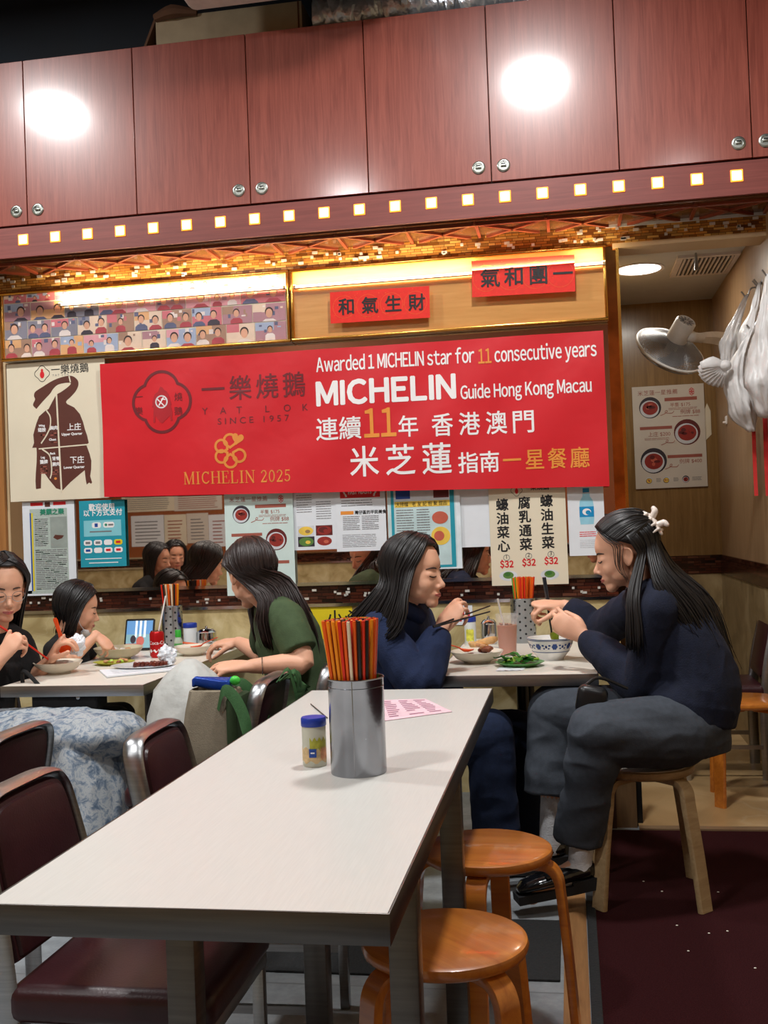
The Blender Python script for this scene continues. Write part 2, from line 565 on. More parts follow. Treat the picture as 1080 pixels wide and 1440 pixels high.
# ------------------------------------------------------------------ room shell
struct(MB().span((-6.6, -2.0, -.1), (2.7, 7.3, 0)).build('floor', m_floor, smooth=False))
struct(MB().span((.24, 4.62, 0), (1.0, AY + .1, .012)).build('floor_alcove', m_tile_al, smooth=False))
struct(MB().span((-6.6, -2.0, 4.35), (2.7, 5.6, 4.45)).build('ceiling', m_navy, smooth=False))
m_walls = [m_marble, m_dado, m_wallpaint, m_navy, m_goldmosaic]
zl, zu = at(560, 847, W).z, at(560, 819, W).z           # dado band
ZM0 = zu + .012                                           # mirror foot
XL = at(6, 600, W).x
XR = at(858, 500, W).x
zf0, zf1 = at(540, 475, W).z, at(540, 372, W).z          # foot and head of the panel row
ZS = at(540, 347, W).z                                    # soffit level
wb = MB()
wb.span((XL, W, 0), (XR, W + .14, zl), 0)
wb.span((XL, W + .004, zl), (XR, W + .14, zu), 1)
wb.span((XL, W + .004, zu), (XR, W + .14, zf1), 2)
wb.span((-6.6, W - .055, zf1), (AX, W + .14, ZS), 4)
wb.span((-6.6, W + .02, ZS), (2.7, W + .14, 4.4), 3)
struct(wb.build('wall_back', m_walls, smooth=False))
# chrome strips of the dado
rl = MB()
rl.span((XL, W - .012, zu - .004), (XR, W + .01, zu + .012))
rl.span((XL, W - .012, zl - .012), (XR, W + .01, zl + .004))
struct(rl.build('trim_1', m_chrome, smooth=False))
# little glass tiles scattered along the dado and the gold band
gt = MB()
for i in range(46):
    x = random.uniform(XL + .05, XR - .05); z = random.uniform(zl + .02, zu - .02)
    gt.box((x, W + .002, z), (random.choice((.012, .022)), .008, .011))
for i in range(90):
    x = random.uniform(XL, .95); z = random.uniform(zf1 + .012, ZS - .012)
    gt.box((x, W - .057, z), (random.choice((.014, .026)), .01, .012))
struct(gt.build('trim_2', P('pale_glass_tile', (225, 222, 214), .08, .3, .05), smooth=False))
# mirror
mr_ = MB().span((XL + .02, W - .004, ZM0), (XR - .002, W + .003, zf0 - .002)).build('mirror', m_mirror, smooth=False)
tag(mr_, 'long wall mirror behind the posters above the dark mosaic band', 'mirror')
# left jamb
wl = MB().span((-6.6, W - .02, 0), (XL, W + .14, zf1), 0)
struct(wl.build('wall_left_panel', wood('orange_jamb', (150, 98, 52), (178, 124, 70), (9, 9, .6), 3, .4), smooth=False))
struct(MB().span((-6.7, -2.0, 0), (-6.6, 5.4, 4.4)).build('wall_left', m_wallpaint, smooth=False))
struct(MB().span((2.7, -2.0, 0), (2.8, 5.0, 4.4)).build('wall_right', m_wallpaint, smooth=False))
# alcove
zc = 2.69
al = MB().span((XR + .03, AY, 0), (AX + .1, AY + .1, zc))
struct(al.build('wall_alcove_end', m_alcove, smooth=False))
struct(MB().span((AX, W - .2, 0), (AX + .1, AY, zc)).build('wall_alcove_right', m_alcove_side, smooth=False))
struct(MB().span((XR - .06, W + .14, 0), (XR + .03, AY, zc)).build('wall_alcove_left', m_alcove, smooth=False))
struct(MB().span((XR, W - .06, zc), (AX + .1, AY + .1, zc + .06)).build('ceiling_alcove', m_ceil, smooth=False))
struct(MB().span((AX + .0, W - .22, 0), (2.7, W - .2, zc + .4)).build('wall_right_return', m_alcove_side, smooth=False))
lt = MB().span((XR + .03, W - .05, at(980, 343, W).z), (AX, W + .12, zf1))
struct(lt.build('trim_3', m_lintel, smooth=False))
# alcove dado (end and side) over stone
za0, za1 = at(975, 807, AY).z, at(975, 781, AY).z
ad = MB()
ad.span((XR + .03, AY - .012, 0), (AX, AY, za0), 0)
ad.span((AX - .012, W - .2, 0), (AX, AY, za0), 0)
ad.span((XR + .03, AY - .016, za0), (AX, AY, za1), 1)
ad.span((AX - .016, W - .2, za0), (AX, AY, za1), 1)
struct(ad.build('baseboard_alcove', [marble('alcove_marble', (118, 98, 66), (150, 128, 90), (170, 150, 112), 5, .3), m_dado], smooth=False))
# rear wall with its own dado, seen in the mirror
RY = -1.95
rw = MB()
RV = 2 * W - RY; zr0, zr1 = at(285, 795, RV).z, at(285, 783, RV).z
rw.span((-6.6, RY - .1, 0), (2.7, RY, zr0), 0); rw.span((-6.6, RY - .1, zr0), (2.7, RY, zr1), 1); rw.span((-6.6, RY - .1, zr1), (2.7, RY, 4.4), 2)
rw.span((-6.6, RY, zr1), (2.7, RY + .02, zr1 + .02), 3); rw.span((-6.6, RY, zr0 - .02), (2.7, RY + .02, zr0), 3)
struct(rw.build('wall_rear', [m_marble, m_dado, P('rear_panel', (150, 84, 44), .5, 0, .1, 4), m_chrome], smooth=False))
# gold mirror post at the wall end
pp = MB()
xa, xb = at(853, 420, W - .03).x, at(868, 420, W - .03).x
pp.span((xa, W - .03, at(860, 720, W - .03).z - .72), (xb, W + .0, ZS), 0)
pp.span((xb, W - .045, .45), (xb + .014, W + .0, ZS), 1)
struct(pp.build('trim_5', [P('gold_mirror_tile', (222, 158, 88), .12, 1, .35, 9), m_gold], smooth=False))
# low box at the foot of the wall end
bx = thing('wooden_plinth_box', 'low brown wooden box on the floor at the wall end behind the grey trousers', 'box', (.14, 4.8, 0))
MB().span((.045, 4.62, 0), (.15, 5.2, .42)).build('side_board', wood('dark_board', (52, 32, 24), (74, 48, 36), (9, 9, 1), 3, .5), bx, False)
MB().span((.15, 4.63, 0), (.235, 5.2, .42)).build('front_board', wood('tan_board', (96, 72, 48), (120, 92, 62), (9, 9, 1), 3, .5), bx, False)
MB().span((.235, 4.66, 0), (.26, 4.69, .62)).build('post', m_black, bx, False)

# ------------------------------------------------------------------ soffit, lamp board, cabinets
sf = MB()
sf.span((-4.7, CABY, ZS), (2.0, W, ZS + .03), 0)
struct(sf.build('ceiling_soffit', P('red_brown_gloss', (100, 66, 40), .15, .2, .2, 5), smooth=False))
la = thing('soffit_lattice', 'red lattice strips fixed under the soffit above the gold mosaic', 'lattice', (-1, 5.06, ZS))
lm = MB(); x = -4.0
m_lat = P('lattice_red', (128, 60, 40), .3, .1, .1)
while x < 1.9:
    for s in (-1, 1):
        lm.box((x + .16, (CABY + W) / 2 + .01, ZS - .006), (.44, .014, .012), rotm('Z', s * .68))
    lm.box((x, (CABY + W) / 2 + .01, ZS - .006), (.014, W - CABY - .05, .012))
    x += .33
lm.build('lattice', m_lat, la, False)
br_ = MB()
for yy in (CABY + .045, W - .03): br_.span((-4.0, yy - .008, ZS - .014), (1.9, yy + .008, ZS))
br_.build('border_strip', m_lat, la, False)

zb0, zb1 = at(540, 318, CABY - .01).z, at(540, 272, CABY - .01).z
bd = thing('lamp_board', 'cherry wood fascia board with a row of small square warm lights', 'light board', (-1, CABY, zb0))
MB().span((-4.0, CABY - .02, zb0), (2.0, CABY + .02, zb1 - .004)).build('fascia', m_board, bd, False)
m_lens = emit('warm_lens', (255, 222, 150), 5.5)
m_rim = emit('amber_rim', (255, 150, 50), 1.6)
LX = [(33, 337), (79, 331), (125, 328), (173, 324), (221, 320), (268, 316), (317, 312), (366, 307), (416, 302), (466, 298), (515, 294), (565, 290), (614, 286), (665, 281), (716, 277), (768, 272), (820, 267), (873, 262), (927, 257), (981, 253), (1036, 248)]
x_a, x_b = at(*LX[0], CABY - .02).x, at(*LX[-1], CABY - .02).x
z_l = sum(at(*p, CABY - .02).z for p in LX) / len(LX)
for i in range(-1, 22):
    x = x_a + (x_b - x_a) * i / 20
    q = MB(); q.box((x, CABY - .022, z_l), (.054, .006, .054), None, 1, .0028, 2); q.box((x, CABY - .024, z_l), (.042, .008, .042), None, 0, .0035, 2)
    q.build('light_lens', [m_lens, m_rim], bd)

ztop = at(512, 30, CABY).z
xs0 = at(187, 70, CABY).x; pit = (at(861, 0, CABY).x - xs0) / 4
m_seam = P('cabinet_shadow_gap', (40, 20, 16), .7)
for k, side in enumerate(('far left', 'second from left', 'third from left, above the banner lettering', 'far right')):
    x0 = xs0 + pit * (2 * k - 2); x1 = x0 + 2 * pit
    lab = ['cherry wood wall cabinet at the left edge with a glare spot', 'cherry wood wall cabinet directly below the cardboard box',
           'cherry wood wall cabinet with the brightest glare spot near its top', 'cherry wood wall cabinet at the right edge above the alcove'][k]
    c = thing('wall_cabinet', lab, 'cabinet', ((x0 + x1) / 2, W, zb1), 'wall cabinets above the banner')
    MB().span((x0 + .001, CABY + .004, zb1), (x1 - .001, W, ztop)).build('body', m_seam, c, False)
    for d in range(2):
        a, e = x0 + d * pit + .002, x0 + (d + 1) * pit - .002
        dr = MB().box(((a + e) / 2, CABY - .009, (zb1 + ztop) / 2 + .003), (e - a, .018, ztop - zb1 - .008), None, 0, .0015, 1).build('door', m_cab, c)
        lx = (e - .055) if d == 0 else (a + .055)
        lk = MB()
        lk.lathe([(.0, 0), (.03, 0), (.03, .004), (.026, .007), (.021, .007), (.020, .002), (0, .002)], (lx, CABY - .018, zb1 + .075), 28, rotm('X', rad(90)))
        lk.box((lx, CABY - .024, zb1 + .077), (.026, .006, .014), None, 0, .002); lk.box((lx, CABY - .027, zb1 + .083), (.02, .004, .004), None, 1)
        lk.build('lock', [P('lock_nickel', (172, 176, 168), .3, .9), m_black], dr)

# ------------------------------------------------------------------ above the cabinets
ac0 = at(268, 20, CABY - .12)
ac = thing('air_conditioner', 'white boxed air unit hanging from the ceiling above the cabinets', 'air conditioner', (ac0.x + .5, 4.3, ac0.z))
m_ac = P('off_white_enamel', (216, 206, 200), .45)
MB().box((ac0.x + .55, CABY - .55, ac0.z + .17), (1.1, .86, .34), None, 0, .04, 3).build('casing', m_ac, ac)
gr = MB()
for i in range(7): gr.box((ac0.x + .55, CABY - .85 + i * .055, ac0.z - .002), (.9, .02, .012))
gr.build('grille', m_ac, ac, False)
hg = MB()
for xx in (.1, 1.0):
    hg.tube([(ac0.x + xx, CABY - .4, ac0.z + .33), (ac0.x + xx, CABY - .4, 4.36)], .008)
hg.build('hanger_rod', m_steel_dark, ac)
b0, b1 = at(220, 66, CABY + .12), at(425, 42, CABY + .12)
bt = at(430, 6, CABY + .12).z + .12
m_card = P('cardboard', (168, 152, 124), .8, 0, .08, 12)
m_cardin = P('cardboard_inside', (96, 66, 46), .85, 0, .1, 12)
cb = thing('cardboard_box', 'worn beige cardboard box standing on top of the cabinets', 'box', ((b0.x + b1.x) / 2, CABY + .2, ztop))
MB().span((b0.x, CABY + .12, ztop), (b1.x, CABY + .33, bt - .1)).build('carton', m_card, cb, False)
fl = MB(); fl.box((b0.x - .035, CABY + .22, bt - .16), (.012, .18, .2), rotm('Y', .42), 0); fl.build('side_flap', m_cardin, cb, False)
tp = MB(); tp.tube([(b0.x + .0, CABY + .115, bt - .1), (b0.x + .1, CABY + .1, bt - .085), (b0.x + .22, CABY + .11, bt - .1)], [.02, .035, .015], 8, 4); tp.build('torn_edge', m_cardin, cb)
MB().span((b1.x - .02, CABY + .117, ztop), (b1.x - .012, CABY + .121, bt - .1)).build('tape', m_cardin, cb, False)
f0, f1 = at(445, 18, CABY + .15), at(760, -12, CABY + .15)
fo = MB(); ring = []
for i in range(70):
    t = i / 69; x = f0.x + (f1.x - f0.x) * t
    ring.append([Vector((x, CABY + .17 + (.11 + .004 * (i % 2)) * math.cos(a), ztop + .115 + (.105 + .004 * (i % 2)) * math.sin(a))) + Vector([random.uniform(-.009, .009) for _ in range(3)]) for a in [2 * math.pi * j / 18 for j in range(18)]])
fo.loft(ring)
tag(fo.build('foil_duct', P('crinkled_foil', (196, 204, 212), .28, .7, .2, 20, .6, 30)), 'crinkled silver foil duct lying on top of the cabinets', 'duct')

# ------------------------------------------------------------------ room lamps
m_diff = emit('lamp_diffuser', (255, 246, 235), 9)
LL = ['round ceiling lamp over the left table reflected on the left cabinet door', 'round ceiling lamp reflected near the top of the middle cabinet door',
      'added round fill lamp over the near table, out of frame', 'added round fill lamp behind the photographer to the right', 'added round fill lamp at the rear left of the room']  # the lamps without cabinet glare are unseen, added as general fill
for (x, y, z), pw, lb in zip(LAMPS, LAMP_POWER, LL):
    t = thing('ceiling_or_fill_lamp', lb, 'lamp', (x, y, z))
    MB().lathe([(0, .05), (.13, .05), (.15, .03), (.15, -.01), (.135, -.012), (.13, .0), (0, 0)], (x, y, z), 32).build('housing', m_ac, t)
    MB().lathe([(0, -.004), (.128, -.004), (.128, .002), (0, .002)], (x, y, z), 32).build('diffuser', m_diff, t)
    MB().tube([(x, y, z + .04), (x, y, 4.36)], .01).build('stem', m_ac, t)
    area('lamp_light', (x, y, z - .015), pw, .32, (1, .99, .98))
# ------------------------------------------------------------------ flat printed things
UX_, UZ_, NY = (1, 0, 0), (0, 0, 1), (0, -1, 0)

def circ(cx, cy, rx, ry=None, n=28, a0=0):
    ry = rx if ry is None else ry
    return [(cx + rx * math.cos(a0 + 2 * math.pi * i / n), cy + ry * math.sin(a0 + 2 * math.pi * i / n)) for i in range(n)]

def rect(x0, y0, x1, y1): return [(x0, y0), (x1, y0), (x1, y1), (x0, y1)]

def strip(pts, w):            # a ribbon along a 2-D path -> list of quads
    out = []
    for a, b in zip(pts[:-1], pts[1:]):
        dx, dy = b[0] - a[0], b[1] - a[1]
        l = math.hypot(dx, dy) or 1
        nx, ny = -dy / l * w / 2, dx / l * w / 2
        ex, ey = dx / l * w * .25, dy / l * w * .25
        out.append([(a[0] - nx - ex, a[1] - ny - ey), (b[0] - nx + ex, b[1] - ny + ey), (b[0] + nx + ex, b[1] + ny + ey), (a[0] + nx - ex, a[1] + ny - ey)])
    return out

def spl(pts, k=8): return [(p.x, p.y) for p in catmull([Vector((a, b, 0)) for a, b in pts], k)]

class Sheet:
    """a sheet hanging on a wall; u,v run 0..1 from its lower left corner"""
    def __init__(s, name, label, cat, x0, x1, z0, z1, Y, mat, t=.0012, group=None, lean=0):
        s.x0, s.z0, s.w, s.h, s.Y = x0, z0, x1 - x0, z1 - z0, Y
        s.o = tag(MB().span((x0, Y, z0), (x1, Y + t, z1)).build(name, mat, smooth=False), label, cat, group)
        s.k = 0
    def P(s, u, v): return (s.x0 + u * s.w, s.Y, s.z0 + v * s.h)
    def shapes(s, name, lst, mats, lift=.0004):
        """lst: (mat index, polygon in u,v)"""
        m = MB()
        for i, (mi, poly) in enumerate(lst):
            m.plate([(u * s.w, v * s.h) for u, v in poly], (s.x0, s.Y, s.z0), UX_, UZ_, NY, lift + .00012 * (i % 6) + mi * .0001, mi)
        return m.build(name, mats, s.o, False)
    def txt(s, body, u, v, size, mat, **k):
        k.setdefault('t', .0006)
        return text(body, size, s.P(u, v), mat, s.o, **k)
    def lines(s, name, x0, y0, x1, y1, n, mat, fill=.45, seed=1):
        r = random.Random(seed); l = []
        for i in range(n):
            y = y1 - (y1 - y0) * (i + .5) / n; h = (y1 - y0) / n * fill / 2
            x = x0
            e = x1 - (x1 - x0) * (.3 * r.random() if i % 5 == 4 else .03 * r.random())
            while x < e - .01:
                q = min(e, x + (x1 - x0) * r.uniform(.12, .3))
                l.append((0, rect(x, y - h, q, y + h))); x = q + (x1 - x0) * .018
        return s.shapes(name, l, [mat])

def box_px(pts, Y):
    q = [at(x, y, Y) for x, y in pts]
    return min(p.x for p in q), max(p.x for p in q), min(p.z for p in q), max(p.z for p in q)

# ---- flower star outline (six rounded petals)
def petals(cx, cy, r, w, asp=1, n=6, pl=.5):
    out = []
    for k in range(n):
        a = math.pi / 2 + 2 * math.pi * k / n
        px, py = cx + r * .58 * math.cos(a), cy + r * .58 * math.sin(a)
        arc = [(px + r * .36 * math.cos(a + t) * asp * 1.0, py + r * .36 * math.sin(a + t)) for t in np.linspace(-2.15, 2.15, 15)]
        inner = (cx + r * .16 * math.cos(a), cy + r * .16 * math.sin(a))
        out += strip([inner] + arc + [inner], w)
    return out

# ---- the goose outline, in pictures units
GO = [(.27, .905), (.20, .86), (.215, .825), (.22, .805), (.205, .77), (.225, .742), (.26, .765), (.30, .80), (.345, .832)]
goose_neck = spl([(.295, .665), (.262, .695), (.285, .735), (.275, .76), (.29, .79), (.36, .82), (.47, .862), (.58, .886), (.665, .888), (.72, .858), (.73, .82), (.70, .775), (.645, .735), (.61, .715), (.585, .70), (.51, .755), (.555, .778), (.62, .808), (.655, .835), (.60, .84), (.52, .83), (.47, .80), (.44, .77), (.36, .715)], 4)
goose_body = [(.50, .757), (.56, .735), (.60, .70), (.61, .688), (.68, .66), (.735, .61), (.765, .55), (.78, .50), (.80, .455), (.815, .40), (.79, .385), (.82, .32), (.835, .27), (.83, .21), (.818, .16), (.835, .115), (.825, .105), (.805, .115), (.78, .10), (.772, .14), (.765, .205), (.70, .17), (.62, .125), (.535, .068), (.47, .085), (.40, .15), (.355, .20), (.325, .205), (.32, .15), (.315, .09), (.265, .085), (.262, .14), (.268, .2), (.28, .28), (.285, .35), (.283, .385), (.24, .385), (.26, .42), (.255, .48), (.29, .56), (.32, .61), (.38, .645), (.42, .66), (.46, .71)]

# ------------------------------------------------------------------ goose cut chart
x0, x1, z0, z1 = box_px([(9, 513), (147, 508), (15, 706), (147, 700)], W - .03)
S = Sheet('goose_cut_poster', 'cream poster with a brown roast goose silhouette divided into cuts', 'poster', x0, x1, z0, z1, W - .03, m_cream)
S.shapes('goose_silhouette', [(0, goose_neck), (0, goose_body)], [m_brownink])
cutl = strip([(.505, .755), (.525, .06)], .016) + strip([(.31, .375), (.815, .388)], .009)
cutl += strip(spl([(.40, .648), (.435, .60), (.43, .53), (.39, .47), (.335, .415)]), .011) + strip(spl([(.345, .37), (.41, .33), (.43, .27), (.43, .2), (.415, .16)]), .011)
cutl += strip([(.64, .885), (.65, .845)], .012)
S.shapes('cut_lines', [(0, p) for p in cutl], [m_cream], .0014)
tt = dict(t=.0016)
for b_, u, v, sz, mt in (('上庄', .60, .50, .040, m_white), ('Upper Quarter', .545, .462, .0185, m_white), ('下庄', .62, .262, .040, m_white), ('Lower Quarter', .555, .222, .0185, m_white),
                         ('Wing', .315, .535, .0155, m_white), ('翅膀', .305, .500, .0225, m_white), ('胸肉', .427, .510, .0225, m_white), ('Chest', .415, .430, .0165, m_white),
                         ('Back', .42, .330, .0155, m_white), ('背脊', .440, .288, .0215, m_white), ('腩肉', .440, .248, .0215, m_white), ('Leg', .325, .305, .0165, m_white), ('鵝髀', .315, .268, .0225, m_white)):
    S.txt(b_, u, v, sz, mt, fat=.0007, **tt)
for (a, b_, c, d, n) in ((.31, .465, .38, .482, 1), (.43, .462, .50, .49, 2), (.41, .412, .50, .422, 1), (.315, .19, .39, .252, 4), (.435, .18, .50, .222, 3)):
    S.lines('small_print', a, b_, c, d, n, m_rust, .5, n)
S.shapes('gold_seal', [(0, circ(.468, .155, .014, .009))], [m_goldpaint], .0016)
def small_logo(S, cu, cv, r, txt_mat=m_ink):
    asp = S.h / S.w
    ring_ = spl([(cu + r * asp * (1 + .12 * math.cos(4 * a)) * math.cos(a), cv + r * (1 + .12 * math.cos(4 * a)) * math.sin(a)) for a in np.linspace(0, 2 * math.pi, 33)], 2)
    S.shapes('round_emblem', [(0, p) for p in strip(ring_, r * .09)] + [(1, circ(cu, cv - r * .15, r * .32 * asp, r * .5)), (1, circ(cu, cv + r * .45, r * .18 * asp, r * .22))], [m_ink, m_redink])
small_logo(S, .365, .918, .052)
S.txt('一樂燒鵝', .455, .914, .052, m_ink, fat=.0004, spacing=1.05)
S.txt('Y A T   L O K', .47, .893, .016, m_greyink)

# ------------------------------------------------------------------ the red banner
x0, x1, z0, z1 = box_px([(146, 509), (848, 461), (147, 700), (855, 684)], W - .06)
z1 -= .012
zbl, zbr = at(147, 699, W - .06).z, at(855, 684, W - .06).z
mb = MB(); nx, nz = 60, 20; vs = []; fs = []
def drape(x, z):
    u = (x - x0) / (x1 - x0); v = (z - z0) / (z1 - z0)
    return W - .062 + .004 * math.sin(u * 17 + v * 3) + .003 * math.sin(u * 31 - v * 9) - .01 * (1 - v) * math.sin(u * math.pi)
for i in range(nx + 1):
    for j in range(nz + 1):
        x = x0 + (x1 - x0) * i / nx; zb_ = zbl + (zbr - zbl) * i / nx; z = zb_ + (z1 - zb_) * j / nz
        vs.append((x, drape(x, z), z))
for i in range(nx):
    for j in range(nz):
        a = i * (nz + 1) + j
        fs.append((a, a + 1, a + nz + 2, a + nz + 1))
mb.add(vs, fs); mb.add([(a, b_ + .0015, c) for a, b_, c in vs], [f[::-1] for f in fs])
bn = tag(mb.build('banner', m_red), 'wide red vinyl banner with white and gold lettering on the wall', 'banner')
class B_(Sheet):
    def __init__(s): s.x0, s.z0, s.w, s.h, s.Y, s.o = x0, z0, x1 - x0, z1 - z0, W - .082, bn
Bn = B_()
def bpx(px, py):
    p = at(px, py, W - .07); return (p.x - x0) / (x1 - x0), (p.z - z0) / (z1 - z0), p
def btext(body, px, py, h, mat, px2=None, fat=0, **k):
    """baseline start at picture point, optical width to px2"""
    _, _, p = bpx(px, py)
    wd = None if px2 is None else at(px2, py - (px2 - px) * .05, W - .07).x - p.x
    full = all(ord(c) < 128 for c in body) and mat is not m_faded
    return text(body, h * (1.12 if full else 1), (p.x, 0, p.z), mat, bn, fat=fat * .8, width=wd, full=full, conform=lambda x, z: drape(x, z) - .0012, **k)
def tilt(px0, y0, px1, y1): return None
cz = lambda px, py: at(px, py, W - .07).z
hpx = at(500, 500, W - .07).z - at(500, 600, W - .07).z      # metres per 100 px
HP = hpx / 100
btext('Awarded 1 MICHELIN star for ', 445, 523, 24 * HP, m_white, 667, .0016)
btext('11', 673, 511, 24 * HP, m_orangeink, 691, .0016)
btext('consecutive years', 696, 509, 24 * HP, m_white, 839, .0016)
btext('MICHELIN', 446, 570, 39 * HP, m_white, 640, .0075)
btext('Guide Hong Kong Macau', 648, 561, 22 * HP, m_white, 832, .0016)
btext('連續', 445, 617, 34 * HP, m_white, 508, .0016)
btext('11', 513, 615, 48 * HP, m_orangeink, 557, .003)
btext('年', 561, 612, 32 * HP, m_white, 588, .0016)
for i, ch in enumerate('香港澳門'):
    btext(ch, 608 + i * 38, 611 - i * 1.6, 34 * HP, m_white, 637 + i * 38, .0016)
for i, ch in enumerate('米芝蓮'):
    btext(ch, 493 + i * 51, 667 - i * 2, 46 * HP, m_white, 533 + i * 51, .0022)
btext('指南', 645, 663, 31 * HP, m_white, 702, .0016)
for i, ch in enumerate('一星餐廳'):
    btext(ch, 708 + i * 31.5, 659 - i * 1.2, 30 * HP, m_orangeink, 733 + i * 32, .0013)
for i, ch in enumerate('一樂燒鵝'):
    btext(ch, 284 + i * 38, 562 - i * 2.2, 38 * HP, m_faded, 315 + i * 38, .0012)
for ch, px in zip('YATLOK', (284, 309, 332, 372, 398, 424)): btext(ch, px, 583 - (px - 284) * .04, 14 * HP, m_faded, None, 0)
btext('S I N C E   1 9 5 7', 306, 597, 13 * HP, m_faded, 406, 0)
# quatrefoil emblem
def quat(a):
    f = (a + math.pi / 4) % (math.pi / 2) - math.pi / 4
    return .40 * math.cos(f) + math.sqrt(.60 ** 2 - (.40 * math.sin(f)) ** 2)
cu, cv, cp = bpx(227, 565)
rr = 42 * HP
th = np.linspace(0, 2 * math.pi, 81)
ring_ = [(cp.x - x0 + rr * quat(a) * 1.05 * math.cos(a), cp.z - z0 + rr * quat(a) * 1.05 * math.sin(a)) for a in th]
def bshapes(name, lst, mats):
    m = MB()
    for mi, poly in lst: m.plate(poly, (x0, 0, z0), UX_, UZ_, NY, .0006 + .0002 * mi, mi)
    m.v = [(a, b + drape(a, c) - .001, c) for a, b, c in m.v]
    return m.build(name, mats, bn, False)
bshapes('quatrefoil_emblem', [(0, p) for p in strip(ring_, 4.2 * HP)], [m_faded])
m_fadedred = P('faded_figure_ink', (176, 30, 40), .5)
gx, gz = cp.x - x0, cp.z - z0
bshapes('faded_goose_figure', [(0, [(gx + (u - .52) * 52 * HP, gz + (v - .47) * 78 * HP) for u, v in goose_body])], [m_fadedred])
for ch, dx, dy in (('一', -38, -2), ('樂', -38, 18), ('燒', 18, -2), ('鵝', 18, 18)):
    btext(ch, 227 + dx, 565 + dy, 13 * HP, m_faded)
# small white disc mark
rg = [(gx + 8.6 * HP * math.cos(a), gz + 8.6 * HP * math.sin(a)) for a in th]
bshapes('small_disc_mark', [(0, p) for p in strip(rg, 2 * HP)] + [(0, p) for p in strip([(gx - 7 * HP, gz + 5 * HP), (gx + 5 * HP, gz - 7 * HP)], 1.6 * HP)] +
        [(0, p) for p in strip([(gx - 4 * HP, gz - 5 * HP), (gx + 3 * HP, gz + 6 * HP)], 1.8 * HP)] + [(0, p) for p in strip([(gx + 0 * HP, gz + 4 * HP), (gx + 6 * HP, gz + 3 * HP)], 1.4 * HP)], [m_white])
# gold flower with a heart
_, _, fp = bpx(324, 634)
fx, fz = fp.x - x0, fp.z - z0
fl_ = []
R_ = 24 * HP
for k in range(6):
    a = math.pi / 2 + math.pi / 3 * k + .0
    if k == 5: continue
    c_ = (fx + R_ * .62 * math.cos(a), fz + R_ * .62 * math.sin(a))
    arc = [(c_[0] + R_ * .37 * math.cos(a + t), c_[1] + R_ * .37 * math.sin(a + t)) for t in np.linspace(-2.2, 2.2, 17)]
    inn = (fx + R_ * .2 * math.cos(a), fz + R_ * .2 * math.sin(a))
    fl_ += strip([inn] + arc + [inn], 3.4 * HP)
hx, hz = fx + 11.5 * HP, fz + 17 * HP
heart = [(hx + .58 * HP * 16 * math.sin(t) ** 3 * .95, hz + .58 * HP * (13 * math.cos(t) - 5 * math.cos(2 * t) - 2 * math.cos(3 * t) - math.cos(4 * t))) for t in np.linspace(0, 2 * math.pi, 30)[:-1]]
heart = [((p[0] - hx) * math.cos(-.25) - (p[1] - hz) * math.sin(-.25) + hx, (p[0] - hx) * math.sin(-.25) + (p[1] - hz) * math.cos(-.25) + hz) for p in heart]
bshapes('gold_flower_mark', [(0, p) for p in fl_] + [(0, heart)], [m_goldpaint])
# serif lettering drawn stroke by stroke
GL = {'M': (1.0, [(.10, 0, .10, 1, .07), (.14, 1, .48, 0, .15), (.48, 0, .84, 1, .06), (.86, 0, .86, 1, .15), (0, 0, .22, 0, .05), (.72, 0, 1, 0, .05), (0, 1, .2, 1, .05), (.8, 1, 1, 1, .05)]),
      'I': (.45, [(.225, 0, .225, 1, .15), (.05, 0, .4, 0, .05), (.05, 1, .4, 1, .05)]),
      'H': (.88, [(.15, 0, .15, 1, .15), (.72, 0, .72, 1, .15), (.15, .52, .72, .52, .05), (0, 0, .3, 0, .05), (.57, 0, .88, 0, .05), (0, 1, .3, 1, .05), (.57, 1, .88, 1, .05)]),
      'E': (.72, [(.15, 0, .15, 1, .15), (0, 0, .64, 0, .06), (0, 1, .6, 1, .06), (.15, .52, .45, .52, .05), (.64, 0, .67, .25, .05), (.6, 1, .61, .78, .05), (.45, .4, .45, .64, .05)]),
      'L': (.68, [(.15, 0, .15, 1, .15), (0, 0, .6, 0, .06), (0, 1, .3, 1, .05), (.6, 0, .63, .27, .05)]),
      'N': (.88, [(.12, 0, .12, 1, .06), (.12, 1, .74, 0, .15), (.74, 0, .74, 1, .06), (0, 0, .25, 0, .05), (0, 1, .2, 1, .05), (.6, 1, .88, 1, .05)])}
def arcs(cx, cy, rx, ry, a, b_, n=14): return [(cx + rx * math.cos(t), cy + ry * math.sin(t)) for t in np.linspace(a, b_, n)]
CV = {'C': (.78, [(arcs(.42, .5, .33, .47, .75, 5.5), .11), ([(.66, .8), (.68, 1.0)], .05), ([(.64, .17), (.70, .22)], .05)]),
      '2': (.6, [(arcs(.27, .73, .2, .24, 2.9, -.5) + [(.12, .12)], .1), ([(.05, .05), (.5, .05)], .13), ([(.5, .02), (.53, .22)], .05)]),
      '0': (.64, [(arcs(.3, .5, .22, .46, 0, 6.2832, 24), .1)]),
      '5': (.6, [([(.14, .95), (.46, .95)], .12), ([(.13, .97), (.12, .52)], .06), (arcs(.25, .33, .22, .27, 2.0, -2.6), .1)])}
_, _, sp_ = bpx(259, 681)
_, _, sp2 = bpx(411, 677)
adv = sum((GL[c][0] if c in GL else CV[c][0] if c in CV else .35) + .09 for c in 'MICHELIN 2025')
H_ = 17 * HP; sc_ = (sp2.x - sp_.x) / adv
cx_ = sp_.x - x0; lets = []
